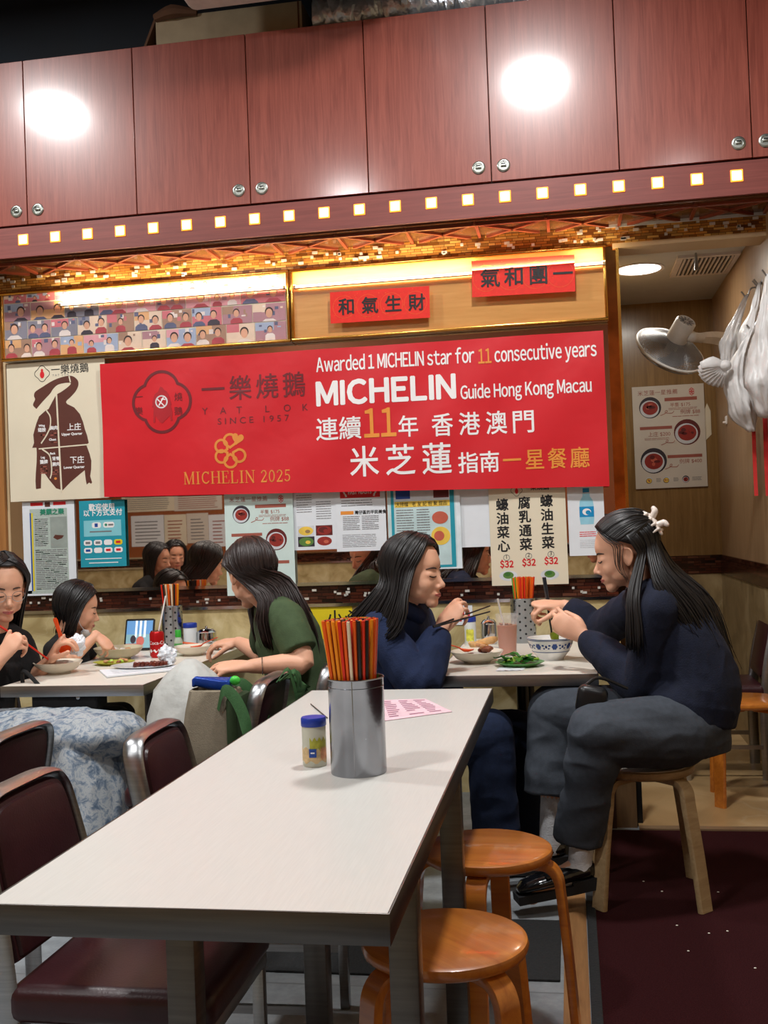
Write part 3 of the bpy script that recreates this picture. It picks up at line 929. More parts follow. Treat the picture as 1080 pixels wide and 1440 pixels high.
for c in 'MICHELIN 2025':
    zb = sp_.z - z0 + (sp2.z - sp_.z) * (cx_ - (sp_.x - x0)) / (sp2.x - sp_.x)
    if c in GL:
        for a, b_, e, f, w_ in GL[c][1]: lets += [(0, p) for p in strip([(cx_ + a * sc_, zb + b_ * H_), (cx_ + e * sc_, zb + f * H_)], w_ * H_ * .9)]
        cx_ += (GL[c][0] + .09) * sc_
    elif c in CV:
        for pts, w_ in CV[c][1]: lets += [(0, p) for p in strip([(cx_ + a * sc_, zb + b_ * H_) for a, b_ in pts], w_ * H_)]
        cx_ += (CV[c][0] + .09) * sc_
    else: cx_ += .44 * sc_
bshapes('serif_lettering', lets, [m_goldpaint])

# ------------------------------------------------------------------ panel frames above
def panel(px0, px1, name, label, back_mat):
    xa_, xb_ = at(px0, 440, W - .05).x, at(px1, 440, W - .05).x
    t = thing(name, label, 'frame', ((xa_ + xb_) / 2, W, zf0))
    MB().span((xa_, W - .05, zf0), (xb_, W + .0, zf1 - .004)).build('backing', back_mat, t, False)
    q = MB(); g = .014
    q.span((xa_, W - .066, zf0), (xb_, W - .048, zf0 + g), 0, .003); q.span((xa_, W - .066, zf1 - .004 - g), (xb_, W - .048, zf1 - .004), 0, .003)
    q.span((xa_, W - .066, zf0 + g), (xa_ + g, W - .048, zf1 - .004 - g), 0, .003); q.span((xb_ - g, W - .066, zf0 + g), (xb_, W - .048, zf1 - .004 - g), 0, .003)
    q.build('gold_frame', m_gold, t)
    return t, xa_ + g, xb_ - g
m_goldboard = wood('gold_lacquer_board', (196, 140, 78), (214, 160, 96), (1, 8, 12), 2, .22, .5, .08)
t1_, pa, pb = panel(2, 408, 'photo_frame', 'long gold frame full of customer snapshots at the upper left of the wall', m_cream)
t2_, qa, qb = panel(410, 855, 'gold_panel', 'plain gold lacquered panel in a gold frame behind two red paper strips', m_goldboard)
# snapshots
pal = [P('photo_tone_%s' % n, c, .35, 0, .05) for n, c in (('cream', (226, 202, 180)), ('pink', (222, 160, 168)), ('plum', (176, 132, 140)), ('brown', (166, 132, 112)), ('amber', (222, 172, 124)), ('slate', (136, 134, 146)), ('rose', (204, 116, 124)), ('blue', (164, 176, 200)))]
pf = P('photo_face', (216, 164, 136), .4); ph = P('photo_hair', (60, 46, 44), .4); pc = [P('photo_cloth_%s' % n, c, .4) for n, c in (('dark', (66, 60, 70)), ('red', (172, 72, 80)), ('white', (226, 214, 208)), ('navy', (96, 100, 128)))]
rows = 4; z_a, z_b = zf0 + .018, zf1 - .02
rh = (z_b - z_a) / 3.35
for r in range(rows):
    x = pa + .004; zb_ = z_a + r * rh * .98
    while x < pb - .06:
        w_ = min(random.choice((.13, .16, .19, .15)), pb - x - .004)
        if pb - x - w_ < .07: w_ = pb - x - .004
        zt = min(zb_ + rh * random.uniform(.9, .97), z_b)
        if zt - zb_ < .02: break
        m = MB(); bgi = random.randrange(8)
        Y_ = W - .052
        m.plate(rect(x, zb_, x + w_ - .004, zt), (0, Y_, 0), UX_, UZ_, NY, .0006, 0)
        hh = zt - zb_
        m.plate(rect(x, zb_ + hh * .55, x + (w_ - .004) * random.uniform(.3, .8), zt), (0, Y_, 0), UX_, UZ_, NY, .0008, 1)
        for k in range(5):
            a_ = x + random.uniform(.0, w_ - .03); c_ = zb_ + random.uniform(.3, .85) * hh
            m.plate(rect(a_, c_, a_ + random.uniform(.01, .024), min(c_ + random.uniform(.006, .025), zt)), (0, Y_, 0), UX_, UZ_, NY, .00095 + .00002 * k, random.choice((1, 6, 7)))
        npeo = random.choice((1, 2, 2)) if w_ > .14 else random.choice((1, 1, 2))
        sc2 = random.choice((.24, .30, .19)) * hh
        for k in range(npeo):
            cx2 = x + w_ * (k + .5 + random.uniform(-.12, .12)) / npeo; hz_ = zb_ + hh * random.uniform(.45, .62)
            wd = min(sc2 * 1.5, w_ / npeo * .55)
            ci = random.choice((4, 5, 6, 7))
            body = [(min(max(cx2 + a, x), x + w_ - .004), max(b_, zb_)) for a, b_ in [(-wd, zb_), (wd, zb_), (wd * .95, hz_ - sc2 * 1.6), (wd * .5, hz_ - sc2 * 1.05), (-wd * .5, hz_ - sc2 * 1.05), (-wd * .95, hz_ - sc2 * 1.6)]]
            m.plate(body, (0, Y_, 0), UX_, UZ_, NY, .0012 + k * .0002, ci)
            m.plate(circ(cx2, min(hz_ + sc2 * .28, zt - sc2 * .95), sc2 * .82, sc2 * .9, 16), (0, Y_, 0), UX_, UZ_, NY, .00125 + k * .0002, 3)
            m.plate(circ(cx2, min(hz_, zt - sc2 * 1.2), sc2 * .66, sc2 * .85, 16), (0, Y_, 0), UX_, UZ_, NY, .0013 + k * .0002, 2)
        m.build('photo', [pal[bgi], pal[(bgi + random.randrange(1, 7)) % 8], pf, ph, *pc], t1_, False)
        x += w_
MB().span((pa, W - .0595, zf0 + .012), (pb, W - .0580, zf1 - .016)).build('glass_pane', P('frame_glass', (255, 255, 255), .03, 0, 0, trans=1, ior=1.3, alpha=.12), t1_, False)
# glowing tubes added on the panels in place of a reflected light line
m_glow_line = emit('reflected_glow_line', (255, 228, 184), 14)
m_chan = P('glow_line_ledge', (226, 196, 150), .4)
for (p0, p1, lb) in (((84, 430), (402, 403), 'added glowing tube for the reflected light line across the snapshot frame'), ((413, 402), (851, 372), 'added glowing tube for the reflected light line across the gold panel')):
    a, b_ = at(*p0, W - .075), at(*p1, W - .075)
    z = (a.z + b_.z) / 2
    t = thing('glow_line_tube', lb, 'lamp', ((a.x + b_.x) / 2, W - .08, z))
    MB().tube([(a.x, W - .078, z), (b_.x, W - .078, z)], .0062, 10).build('tube', m_glow_line, t)
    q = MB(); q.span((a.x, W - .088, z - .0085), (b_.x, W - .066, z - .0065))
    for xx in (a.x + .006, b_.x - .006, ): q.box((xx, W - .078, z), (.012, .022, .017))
    q.build('channel', m_chan, t, False)  # ledge added to keep the glow from spreading downward
    area('glow_line_wash', ((a.x + b_.x) / 2, W - .10, z + .012), 10, b_.x - a.x, (1, .78, .5), (rad(150), 0, 0), .02)  # added warm light washing up the panel and gold mosaic
# red couplets
for p, lb, body in (([(465, 411), (603, 402), (465, 455), (603, 444)], 'left red paper strip with black brush characters on the gold panel', '和氣生財'), ([(664, 367), (807, 358), (664, 418), (807, 406)], 'right red paper strip with black brush characters on the gold panel', '氣和團一')):
    a0, a1, c0, c1 = box_px(p, W - .095)
    sl = (at(p[1][0], p[1][1], W - .095).z - at(p[0][0], p[0][1], W - .095).z) / (a1 - a0)
    hgt = at(p[0][0], p[0][1], W - .095).z - at(p[2][0], p[2][1], W - .095).z
    zL = at(p[2][0], p[2][1], W - .095).z
    ux = Vector((1, 0, sl)).normalized(); uz = Vector((-sl, 0, 1)).normalized()
    m = MB().plate(rect(0, 0, a1 - a0, hgt), (a0, W - .093, zL), ux, uz, NY, .0012)
    o = tag(m.build('couplet_strip', m_redpaper, smooth=False), lb, 'sign', 'red paper strips on the gold panel')
    fl_ = []; n = 46
    for k in range(n): fl_.append(circ(random.uniform(.01, a1 - a0 - .01), random.uniform(.006, hgt - .006), random.uniform(.0008, .0022), None, 6))
    m = MB()
    for q in fl_: m.plate(q, (a0, W - .0945, zL), ux, uz, NY, .0003)
    for k in range(4): 
        for q in strip(circ((a1 - a0) * (.14 + .24 * k), hgt * .5, hgt * .36, None, 24) + [((a1 - a0) * (.14 + .24 * k) + hgt * .36, hgt * .5)], .0012): m.plate(q, (a0, W - .0945, zL), ux, uz, NY, .0003)
    m.build('gold_flecks', P('fleck_gold', (238, 110, 40), .4), o, False)
    for k, ch in enumerate(body):
        pos = Vector((a0, W - .0955, zL)) + ux * ((a1 - a0) * (.08 + .235 * k)) + uz * (hgt * .3)
        text(ch, hgt * .56, pos, m_ink, o, ux=ux, uy=uz, fat=.0016)
    mb2 = MB()
    for xx in (.1, .9): mb2.box(Vector((a0, W - .086, zL)) + ux * (xx * (a1 - a0)) + uz * hgt * .5, (.02, .013, .02))
    mb2.build('foam_pad', m_card, o, False)

# ------------------------------------------------------------------ row of notices under the banner
Yn = W - .012
def sheet(name, label, pts, mat, cat='poster', Y=Yn, group=None):
    a0, a1, c0, c1 = box_px(pts, Y)
    return Sheet(name, label, cat, a0, a1, c0, c1, Y, mat, group=group)
# 1 newspaper clipping on a white backing
S = sheet('newspaper_notice', 'white backing sheet with a grey green newspaper clipping behind the child', [(31, 707), (104, 703), (40, 838), (108, 832)], m_paper)
S.shapes('clipping', [(0, rect(.14, .02, .86, .92)), (1, rect(.14, .05, .165, .88)), (2, rect(.17, .05, .2, .88)), (3, rect(.16, .955, .4, .99)), (4, rect(.44, .94, .54, .99)), (3, rect(.6, .955, .84, .99)), (5, rect(.53, .5, .85, .83)), (4, [(.58, .61), (.66, .585), (.75, .6), (.79, .63), (.7, .635), (.62, .64)])], [m_news, m_blueink, m_yellow, m_redink, m_brownink, P('newsprint_photo', (150, 160, 154), .6), m_news])
S.txt('美饌之樂', .34, .86, .034, m_green_ink, fat=.0008, t=.0022)
S.lines('newsprint_text', .23, .52, .49, .82, 15, m_greyink, .5, 3); S.lines('newsprint_text', .23, .06, .84, .49, 22, m_greyink, .5, 4)
# 2 teal payment notice
S = sheet('payment_notice', 'teal notice of accepted payment methods with small white badges', [(112, 706), (174, 702), (114, 798), (178, 794)], m_teal, Y=Yn - .01)
S.txt('歡迎使用', .21, .862, .036, m_white, fat=.0008, spacing=1.02); S.txt('以下方式支付', .085, .775, .036, m_white, fat=.0008, spacing=1.0)
bad = [(0, rect(.09, .46, .91, .70))]
def rrect(a, b_, c, d, r): 
    return [(a + r, b_), (c - r, b_), (c, b_ + r * .6), (c, d - r * .6), (c - r, d), (a + r, d), (a, d - r * .6), (a, b_ + r * .6)]
bad += [(1, rrect(.27, .585, .47, .67, .03)), (1, rrect(.52, .585, .76, .67, .03)), (2, rect(.33, .6, .40, .655)), (5, circ(.58, .628, .03, .02, 12)), (6, rect(.63, .615, .74, .64)), (6, rect(.22, .52, .7, .54))]
cl = [6, 6, 2, 3, 2, 6, 4, 4]
for k in range(8):
    cx2 = .17 + .222 * (k % 4); cy2 = .365 - .115 * (k // 4)
    bad += [(1 if k != 3 else 3, rrect(cx2 - .09, cy2 - .04, cx2 + .09, cy2 + .04, .03)), (cl[k] if k != 3 else 4, rect(cx2 - .05, cy2 - .018, cx2 + .05, cy2 + .018))]
bad += [(1, rect(.1, .115, .9, .128)), (1, rect(.18, .055, .82, .068))]
S.shapes('payment_badges', bad, [m_teal2, m_white, m_blueink, m_yellow, m_redink, m_green_ink, m_greyink])

def dish(S, cu, cv, r, kind, seed):
    """a round food picture"""
    asp = S.h / S.w; rr_ = random.Random(seed)
    l = [(0, circ(cu, cv, r * asp, r)), (1, circ(cu - r * .05 * asp, cv - r * .12, r * .86 * asp, r * .8)), (2, circ(cu, cv - r * .05, r * .7 * asp, r * .62))]
    for k in range(9):
        a = rr_.uniform(0, 6.28); d = rr_.uniform(0, .42) * r
        l.append((3 + k % 3, circ(cu + d * math.cos(a) * asp, cv + d * .7 * math.sin(a), r * rr_.uniform(.12, .26) * asp, r * rr_.uniform(.1, .2), 10, a)))
    return S.shapes('dish_picture', l, kind)
m_pl = P('printed_plate', (210, 214, 220), .5); m_pd = P('printed_dark', (52, 46, 56), .5); m_m1 = P('printed_roast', (150, 46, 38), .5); m_m2 = P('printed_roast_light', (196, 96, 74), .5); m_m3 = P('printed_roast_dark', (98, 30, 28), .5)
m_eg = P('printed_egg', (232, 196, 80), .5); m_gn = P('printed_greens', (90, 130, 60), .5); m_br = P('printed_broth', (150, 120, 80), .5)
KR = [m_pd, m_pl, m_m1, m_m1, m_m2, m_m3]; KB = [m_m3, m_pl, m_m1, m_m3, m_m1, m_m3]; KG = [m_pd, m_pl, m_gn, m_gn, m_eg, m_gn]; KE = [m_pl, m_br, m_eg, m_eg, m_br, m_m2]
def menu(S, full=True):
    S.txt('米芝蓮一星推薦', .075, .915, .026 * S.w / .33, m_rust, spacing=1.05)
    k = S.w / .33; asp = S.h / S.w
    S.shapes('flower_mark', [(0, p) for p in petals(.83, .927, .038, .006, 1)] , [m_redink])
    dish(S, .245, .79, .105 if full else .088, KR, 1); dish(S, .745, .535, .125 if full else .105, KB, 2)
    l = [(0, rect(.45, .845, .90, .878)), (0, rect(.09, .575, .54, .605))]
    sq = lambda u, v: strip(spl([(u, v - .012), (u + .06, v + .004), (u + .1, v + .026), (u + .08, v + .034), (u + .07, v + .012), (u + .16, v + .006), (u + .19, v + .026)], 4), .006)
    l += [(0, p) for p in sq(.385, .72)]
    if full:
        dish(S, .265, .27, .125, KR, 5)
        l += [(0, rect(.46, .288, .94, .318))] + [(0, p) for p in sq(.42, .195)] + [(0, p) for p in sq(.38, .432)]
        for i, (u, kd) in enumerate(((.19, KE), (.43, KE), (.70, KR))): dish(S, u, .078, .034, kd, 10 + i)
        S.lines('small_print', .29, .06, .36, .1, 3, m_greyink, .4, 2); S.lines('small_print', .53, .06, .6, .1, 3, m_greyink, .4, 3); S.lines('small_print', .79, .06, .92, .1, 3, m_greyink, .4, 5)
        S.txt('例牌 $400', .62, .235, .024 * k, m_rust)
    else:
        l += [(0, rect(.6, .30, .92, .33))]
    S.shapes('heading_bars', l, [m_rust])
    S.txt('半隻 $175', .52, .79, .022 * k, m_rust); S.txt('例牌 $88', .66, .715, .024 * k, m_rust); S.txt('上庄 $200', .2, .51, .024 * k, m_rust)
    S.lines('small_print', .5, .755, .9, .78, 2, m_rust, .3, 8); S.lines('small_print', .55, .685, .92, .70, 1, m_rust, .4, 9); S.lines('small_print', .15, .47, .5, .495, 2, m_rust, .3, 6)
S = sheet('dish_menu_poster', 'pale mint menu poster with roast goose pictures behind the green shirt woman', [(315, 697), (411, 690), (322, 838), (415, 826)], m_mint, Y=Yn - .016)
menu(S, False)
# 5 food leaflet
S = sheet('food_leaflet', 'white leaflet with four small food pictures below the banner', [(410, 691), (470, 688), (416, 774), (474, 771)], m_paper, Y=Yn - .004)
for i, (u, v, kd) in enumerate(((.30, .32, KE), (.72, .32, KB), (.30, .14, KG), (.72, .14, KR))):
    kd2 = kd
    S.shapes('picture_square', [(0, rect(u - .19, v - .085, u + .19, v + .085)), (1, circ(u, v, .17, .075, 18)), (2, circ(u - .02, v + .01, .11, .05, 12)), (3, circ(u + .04, v - .01, .06, .03, 10))], [kd[0] if i != 3 else m_paper, kd[2], kd[3], kd[4]])
S.lines('small_print', .1, .62, .46, .94, 8, m_greyink, .28, 4); S.lines('small_print', .55, .5, .9, .82, 8, m_greyink, .28, 5)
# 6 fast feasts page
S = sheet('fast_feasts_page', 'white magazine page headed by a red laurel badge', [(472, 688), (541, 684), (474, 776), (542, 771)], m_paper, Y=Yn - .008)
S.shapes('red_badge', [(0, rect(.1, .84, .9, 1.0))] + [(1, circ(.2 + .02 * math.cos(k), .87 + .022 * k, .022, .012, 6)) for k in range(6)] + [(1, circ(.8 - .02 * math.cos(k), .87 + .022 * k, .022, .012, 6)) for k in range(6)], [m_redink, m_white])
S.txt('FAST FEASTS', .27, .9, .026, m_white, fat=.0008, width=S.w * .46, t=.0018)
S.shapes('orange_tag', [(0, rect(.1, .58, .36, .635))], [m_orangeink]); S.txt('灣仔區的平民美食', .38, .585, .02, m_ink, fat=.0006)
S.lines('small_print', .12, .70, .75, .82, 3, m_greyink, .3, 2); S.lines('small_print', .14, .33, .48, .56, 8, m_greyink, .4, 3); S.lines('small_print', .52, .33, .86, .56, 8, m_greyink, .4, 4); S.lines('small_print', .12, .06, .8, .27, 8, m_greyink, .3, 5)
# 7 plastic sleeve with a teal edged page
S = sheet('teal_edged_page', 'teal edged magazine page in a clear plastic sleeve behind the navy hoodie woman', [(544, 686), (642, 680), (548, 800), (650, 786)], P('sleeve_page', (196, 220, 222), .3, coat=.5), Y=Yn - .012)
S.shapes('page_print', [(0, rect(.05, .02, .09, .99)), (0, rect(.86, .02, .92, .99)), (0, rect(.05, .0, .92, .03)), (1, rect(.1, .82, .86, .99)), (2, rect(.1, .74, .86, .81)), (3, rect(.12, .84, .32, .97)), (4, rect(.36, .85, .6, .98)), (5, rect(.64, .84, .85, .95)), (6, circ(.72, .6, .11, .075)), (2, circ(.72, .38, .13, .11)), (7, circ(.7, .38, .07, .06))], [m_teal, m_pl, m_eg, m_blueink, m_br, m_m3, m_m2, m_m2])
S.txt('大排檔   老 友 記 相 聚 甜品', .12, .753, .024, m_ink, t=.002, width=S.w * .7)
S.lines('small_print', .12, .1, .36, .72, 20, m_greyink, .35, 2); S.lines('small_print', .4, .1, .58, .72, 20, m_greyink, .35, 3)
S.shapes('foil_edge', [(0, rect(.94, .0, 1, 1)), (0, rect(.0, -.02, 1, .01))], [P('sleeve_edge', (226, 238, 244), .15, coat=1)])
# 8 blank sheet
S = sheet('blank_sheet', 'blank white sheet beside the vegetable price list', [(642, 683), (690, 680), (646, 770), (692, 767)], m_paper, Y=Yn)
# 9 vegetable list
S = sheet('vegetable_price_list', 'cream vegetable price list in three columns of black characters', [(687, 682), (794, 676), (692, 824), (799, 819)], m_cream, Y=Yn - .012)
small_logo(S, .37, .925, .05)
S.txt('一樂燒鵝', .47, .925, .03, m_ink, fat=.0004)
for i, (colm, n) in enumerate((('蠔油菜心', '1'), ('腐乳通菜', '2'), ('蠔油生菜', '3'))):
    for j, ch in enumerate(colm): S.txt(ch, .09 + .29 * i, .745 - .135 * j + .01 * i, .062, m_ink, fat=.0016)
    S.txt(n, .185 + .29 * i, .262 + .01 * i, .028, m_ink)
    S.shapes('number_ring', [(0, p) for p in strip(circ(.205 + .29 * i, .272 + .01 * i, .04, .028) + [(.245 + .29 * i, .272 + .01 * i)], .006)], [m_greyink])
    S.txt('$32', .12 + .29 * i, .178 + .01 * i, .042, m_redink, fat=.0016, full=True, width=S.w * .17)
    if i != 1: S.shapes('plate_picture', [(0, circ(.22 + .27 * i, .095, .12, .05)), (1, circ(.22 + .27 * i, .1, .07, .034)), (2, circ(.21 + .27 * i, .11, .04, .02))], [m_pl, m_gn, P('printed_leaf', (60, 110, 50), .5)])
# 10 bottle poster
S = sheet('water_bottle_poster', 'white poster with a blue water bottle picture beside the post', [(797, 680), (846, 676), (802, 782), (852, 777)], m_paper, Y=Yn - .004)
S.o['label'] = 'white poster with a blue water bottle picture right of the vegetable list'
m_bt = P('printed_bottle', (150, 206, 226), .4); m_bb = P('printed_bottle_label', (20, 140, 196), .4)
S.shapes('bottle_picture', [(0, [(.42, .84), (.62, .84), (.62, .8), (.7, .74), (.72, .66), (.72, .5), (.7, .42), (.34, .42), (.32, .5), (.32, .66), (.34, .74), (.42, .8)]), (1, rect(.43, .85, .61, .91)), (1, rect(.32, .52, .72, .66)), (2, circ(.52, .59, .12, .045)), (1, circ(.56, .58, .07, .03))], [m_bt, m_bb, m_white])
S.lines('small_print', .3, .25, .76, .33, 3, m_redink, .4, 2); S.lines('small_print', .3, .1, .76, .22, 5, P('pale_grey_ink', (196, 200, 206), .6), .4, 3)
# yellow caution card and table number on the marble
a0, a1, c0, c1 = box_px([(450, 851), (495, 849), (450, 882), (495, 880)], W - .004)
S = Sheet('yellow_caution_card', 'yellow caution card on the marble wall behind the near chopstick tin', 'sign', a0 - .06, a1, c0 - .06, c1, W - .004, m_yellow)
S.txt('小心', .42, .42, .085, m_ink, fat=.001)
a0, a1, c0, c1 = box_px([(637, 854), (664, 851), (637, 879), (664, 876)], W - .004)
S = Sheet('table_number_card', 'small white card with a red table number on the marble wall', 'sign', a0, a1, c0, c1, W - .004, m_paper)
S.txt('10', .1, .2, .085, m_redink, fat=.002, width=S.w * .75, full=True)
# alcove menu on the end wall
a0, a1, c0, c1 = box_px([(884, 545), (987, 539), (893, 688), (1000, 682)], AY - .01)
S = Sheet('alcove_menu_poster', 'beige menu poster with three roast goose pictures on the alcove wall', 'poster', a0 + .02, a1 - .02, c0, c1, AY - .01, m_beigecard)
menu(S, True)
a0, a1, c0, c1 = box_px([(990, 575), (1002, 573), (993, 620), (1000, 618)], AY - .006)
tag(MB().plate([(0, 0), (.05, .05), (.05, .2), (.03, .25), (0, .18)], (a0 - .01, AY - .002, c0 - .01), UX_, UZ_, NY, .002).build('paper_scrap', m_cream, smooth=False), 'torn cream paper scrap at the right edge of the alcove menu', 'paper')
# notices on the rear wall, met only in the mirror
RL = [((172, 692, 245, 721), m_cream, 'wide cream price notice'), ((246, 690, 312, 719), m_beigecard, 'beige notice with dish pictures'), ((186, 724, 231, 769), m_paper, 'white framed certificate'), ((232, 723, 262, 768), m_cream, 'small goose poster'),
      ((264, 721, 293, 764), m_beigecard, 'beige letter'), ((295, 723, 322, 769), m_paper, 'white notice'), ((262, 797, 298, 816), m_yellow, 'yellow caution card'), ((560, 700, 620, 760), m_mint, 'mint menu'), ((420, 700, 480, 755), m_paper, 'white sheet')]
for i, (bx4, mt, nm) in enumerate(RL):
    pa_, pb_ = at(bx4[0], bx4[3], RV), at(bx4[2], bx4[1], RV)
    xx, zz, w_, h_ = pa_.x, pa_.z, pb_.x - pa_.x, pb_.z - pa_.z
    o = MB().span((xx, RY, zz), (xx + w_, RY + .004, zz + h_)).build('rear_notice', mt, smooth=False)
    tag(o, nm + ' on the rear wall seen only in the mirror', 'notice', 'notices on the rear wall')
    m = MB(); rr_ = random.Random(i)
    for j in range(7): m.span((xx + .05, RY + .004, zz + h_ * (.12 + .11 * j)), (xx + w_ - .05 - rr_.random() * .05, RY + .006, zz + h_ * (.15 + .11 * j)))
    m.build('print', m_rust if i % 2 else m_greyink, o, False)
# ------------------------------------------------------------------ floor coverings
tag(MB().span((.035, -1.5, .0), (2.6, 4.57, .008)).build('carpet_mat', m_carpet, smooth=False), 'dark maroon carpet mat on the floor at the right', 'mat')
tag(MB().box((.022, 1.6, .006), (.03, 5.94, .014), None, 0, .003).build('mat_edging', m_mat), 'black rubber edging strip along the maroon carpet', 'edging')
tag(MB().span((-.065, 1.5, 0), (.005, 4.6, .005)).build('wood_floor_strip', m_woodstrip, smooth=False), 'narrow wooden floor strip left of the maroon carpet', 'floor strip')
tag(MB().box((-.66, 3.30, .004), (1.17, .46, .008), None, 0, .003).build('rubber_mat', m_mat), 'black rubber mat on the grey floor under the near table', 'mat')
tag(MB().span((.24, 4.572, 0), (.955, 4.62, .014)).build('threshold_strip', wood('sill_wood', (110, 86, 62), (150, 124, 94), (1, 12, 12), 3, .4), smooth=False), 'pale threshold strip between the carpet and the alcove floor', 'threshold')
m_crumb = P('crumb', (220, 214, 200), .8)
for i, (px, py) in enumerate(((1010, 1255), (931, 1254), (952, 1302), (997, 1313), (1023, 1256 + 54), (905, 1240), (1062, 1362), (968, 1338))):
    p = atz(px, py, .008)
    tag(MB().ell((p.x, p.y, .0095), (.004, .003, .0018), None, 8, 6).build('crumb', m_crumb), 'tiny pale crumb fallen on the maroon carpet', 'crumb', 'crumbs on the carpet')

# ------------------------------------------------------------------ tables
m_lam = P('pale_laminate', (199, 198, 193), .34, 0, .035, 9, .02, 60, stretch=(38, 1.4, 1))
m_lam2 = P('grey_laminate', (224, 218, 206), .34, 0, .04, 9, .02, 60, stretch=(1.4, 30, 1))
def edge_band(x0, x1, y0, y1, z, h, t=.004):
    m = MB()
    m.span((x0 - t, y0 - t, z - h), (x1 + t, y0, z), 0, .0012); m.span((x0 - t, y1, z - h), (x1 + t, y1 + t, z), 0, .0012)
    m.span((x0 - t, y0, z - h), (x0, y1, z), 0, .0012); m.span((x1, y0, z - h), (x1 + t, y1, z), 0, .0012)
    return m
TX0, TX1, TY0, TY1, TZ = -.900, -.278, 1.512, 3.61, .75
t = thing('dining_table', 'long pale laminate table with steel edging in the foreground', 'table', ((TX0 + TX1) / 2, (TY0 + TY1) / 2, 0))
MB().span((TX0, TY0, TZ - .042), (TX1, TY1, TZ)).build('tabletop', m_lam, t, False)
edge_band(TX0, TX1, TY0, TY1, TZ + .0005, .047).build('steel_edging', m_steel_dark, t)
for x, y in ((-.690, 1.785), (-.312, 1.86), (-.60, 2.365), (-.305, 2.55), (-.62, 3.42)):
    zl_ = .0085 if y > 3 else 0; m = MB(); m.box((x, y, (.708 + zl_) / 2), (.052, .052, .708 - zl_), None, 0, .003); m.build('leg', m_steel_dark, t)
m = MB(); m.box((-.50, 1.822, .69), (.38, .03, .034), rotm('Z', .2)); m.box((-.45, 2.46, .69), (.33, .03, .034), rotm('Z', .55)); m.box((-.62, 2.6, .69), (.03, 1.6, .034)); m.build('apron_rail', m_steel_dark, t, False)

def pedestal_table(label, x0, x1, y0, y1, poles):
    t = thing('dining_table', label, 'table', ((x0 + x1) / 2, (y0 + y1) / 2, 0))
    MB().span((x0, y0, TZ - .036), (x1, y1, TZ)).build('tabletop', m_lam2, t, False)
    edge_band(x0, x1, y0, y1, TZ + .0005, .042).build('steel_edging', m_steel, t)
    for x, y in poles:
        MB().lathe([(0, .02), (.024, .02), (.024, .714), (0, .714)], (x, y, 0), 20).build('pole', m_black if x > -1 else m_steel_dark, t)
        MB().lathe([(0, 0), (.2, 0), (.2, .008), (.05, .022), (0, .022)], (x, y, 0), 32).build('base', m_black, t)
    return t
pedestal_table('small steel edged table on the right between the two women in navy', -.508, .080, 3.925, 5.19, ((-.21, 4.32), (-.21, 4.95)))
pedestal_table('small steel edged table on the left crowded with dishes', -2.175, -1.60, 3.80, 5.19, ((-1.80, 4.35), (-1.80, 4.95)))

# ------------------------------------------------------------------ vinyl and steel chairs
m_vinyl = P('maroon_vinyl', (54, 24, 28), .34, 0, .1, 30, .06, 220)
def vinyl_chair(label, loc, rz):
    c = thing('dining_chair', label, 'chair', loc, 'maroon vinyl chairs', rz)
    bx_ = lambda z: -.185 - .075 * max(0, (z - .44)) / .42
    V = lambda z: z if z < .45 else .45 + (z - .45) * .845
    prof = [(-.185, 0), (-.187, .3), (-.186, .55), (-.178, .76), (-.160, .835), (-.115, .862), (0, .866)]
    path = prof + [(-a, b) for a, b in prof[-2::-1]]
    m = MB(); pts = [(bx_(z), y, V(z)) for y, z in path]
    m.tube(pts, .026, 10, 5, 0, (1, 0, .0), .009)
    m.build('back_frame', m_steel, c, local=True)
    outl = spl([(-.165, .50), (-.168, .66), (-.160, .775), (-.145, .83), (-.105, .848), (0, .852), (.105, .848), (.145, .83), (.160, .775), (.168, .66), (.165, .50), (0, .495)], 4)
    m = MB(); rings = []
    for dx, k in ((-.020, .90), (-.017, .965), (-.006, 1), (.008, 1), (.017, .975), (.0175, .93), (.024, .915), (.027, .86)):
        rings.append([Vector((bx_(.68 + (z - .68) * k) + dx, y * k, V(.68 + (z - .68) * k))) for y, z in outl])
    m.loft(rings); m.build('backrest', m_vinyl, c, local=True)
    m = MB(); m.box((.015, 0, .425), (.41, .40, .075), None, 0, .026, 4); m.build('seat', m_vinyl, c, local=True)
    m = MB()
    for s in (-1, 1): m.box((.0, .192 * s, .375), (.40, .012, .03), None, 0, .002)
    m.box((.2, 0, .375), (.012, .396, .03), None, 0, .002); m.box((-.185, 0, .375), (.012, .38, .03))
    m.build('seat_frame', m_steel, c, local=True)
    for s in (-1, 1):
        m = MB(); m.box((.19, .186 * s, .19), (.026, .026, .38), None, 0, .003); m.build('leg', m_steel, c, local=True)
    for s in (-1, 1):
        m = MB(); m.box((0, .187 * s, .16), (.36, .012, .02)); m.build('stretcher', m_steel, c, local=True)
    return c
ch0 = vinyl_chair('nearest maroon vinyl chair at the left end of the long pale table', (-.895, 2.07, 0), 0)
dup(ch0, (-.835, 2.67, 0), rad(2), 'maroon vinyl chair beside the long pale table just left of the toothpick jar')
dup(ch0, (-1.73, 2.64, 0), rad(180), 'maroon vinyl chair cut by the left picture edge facing away')
dup(ch0, (-1.30, 3.60, 0), rad(180), 'maroon vinyl chair carrying the canvas tote beside the green shirt woman')
dup(ch0, (.72, 5.62, .012), rad(180), 'maroon vinyl chair in the alcove behind the orange stool')

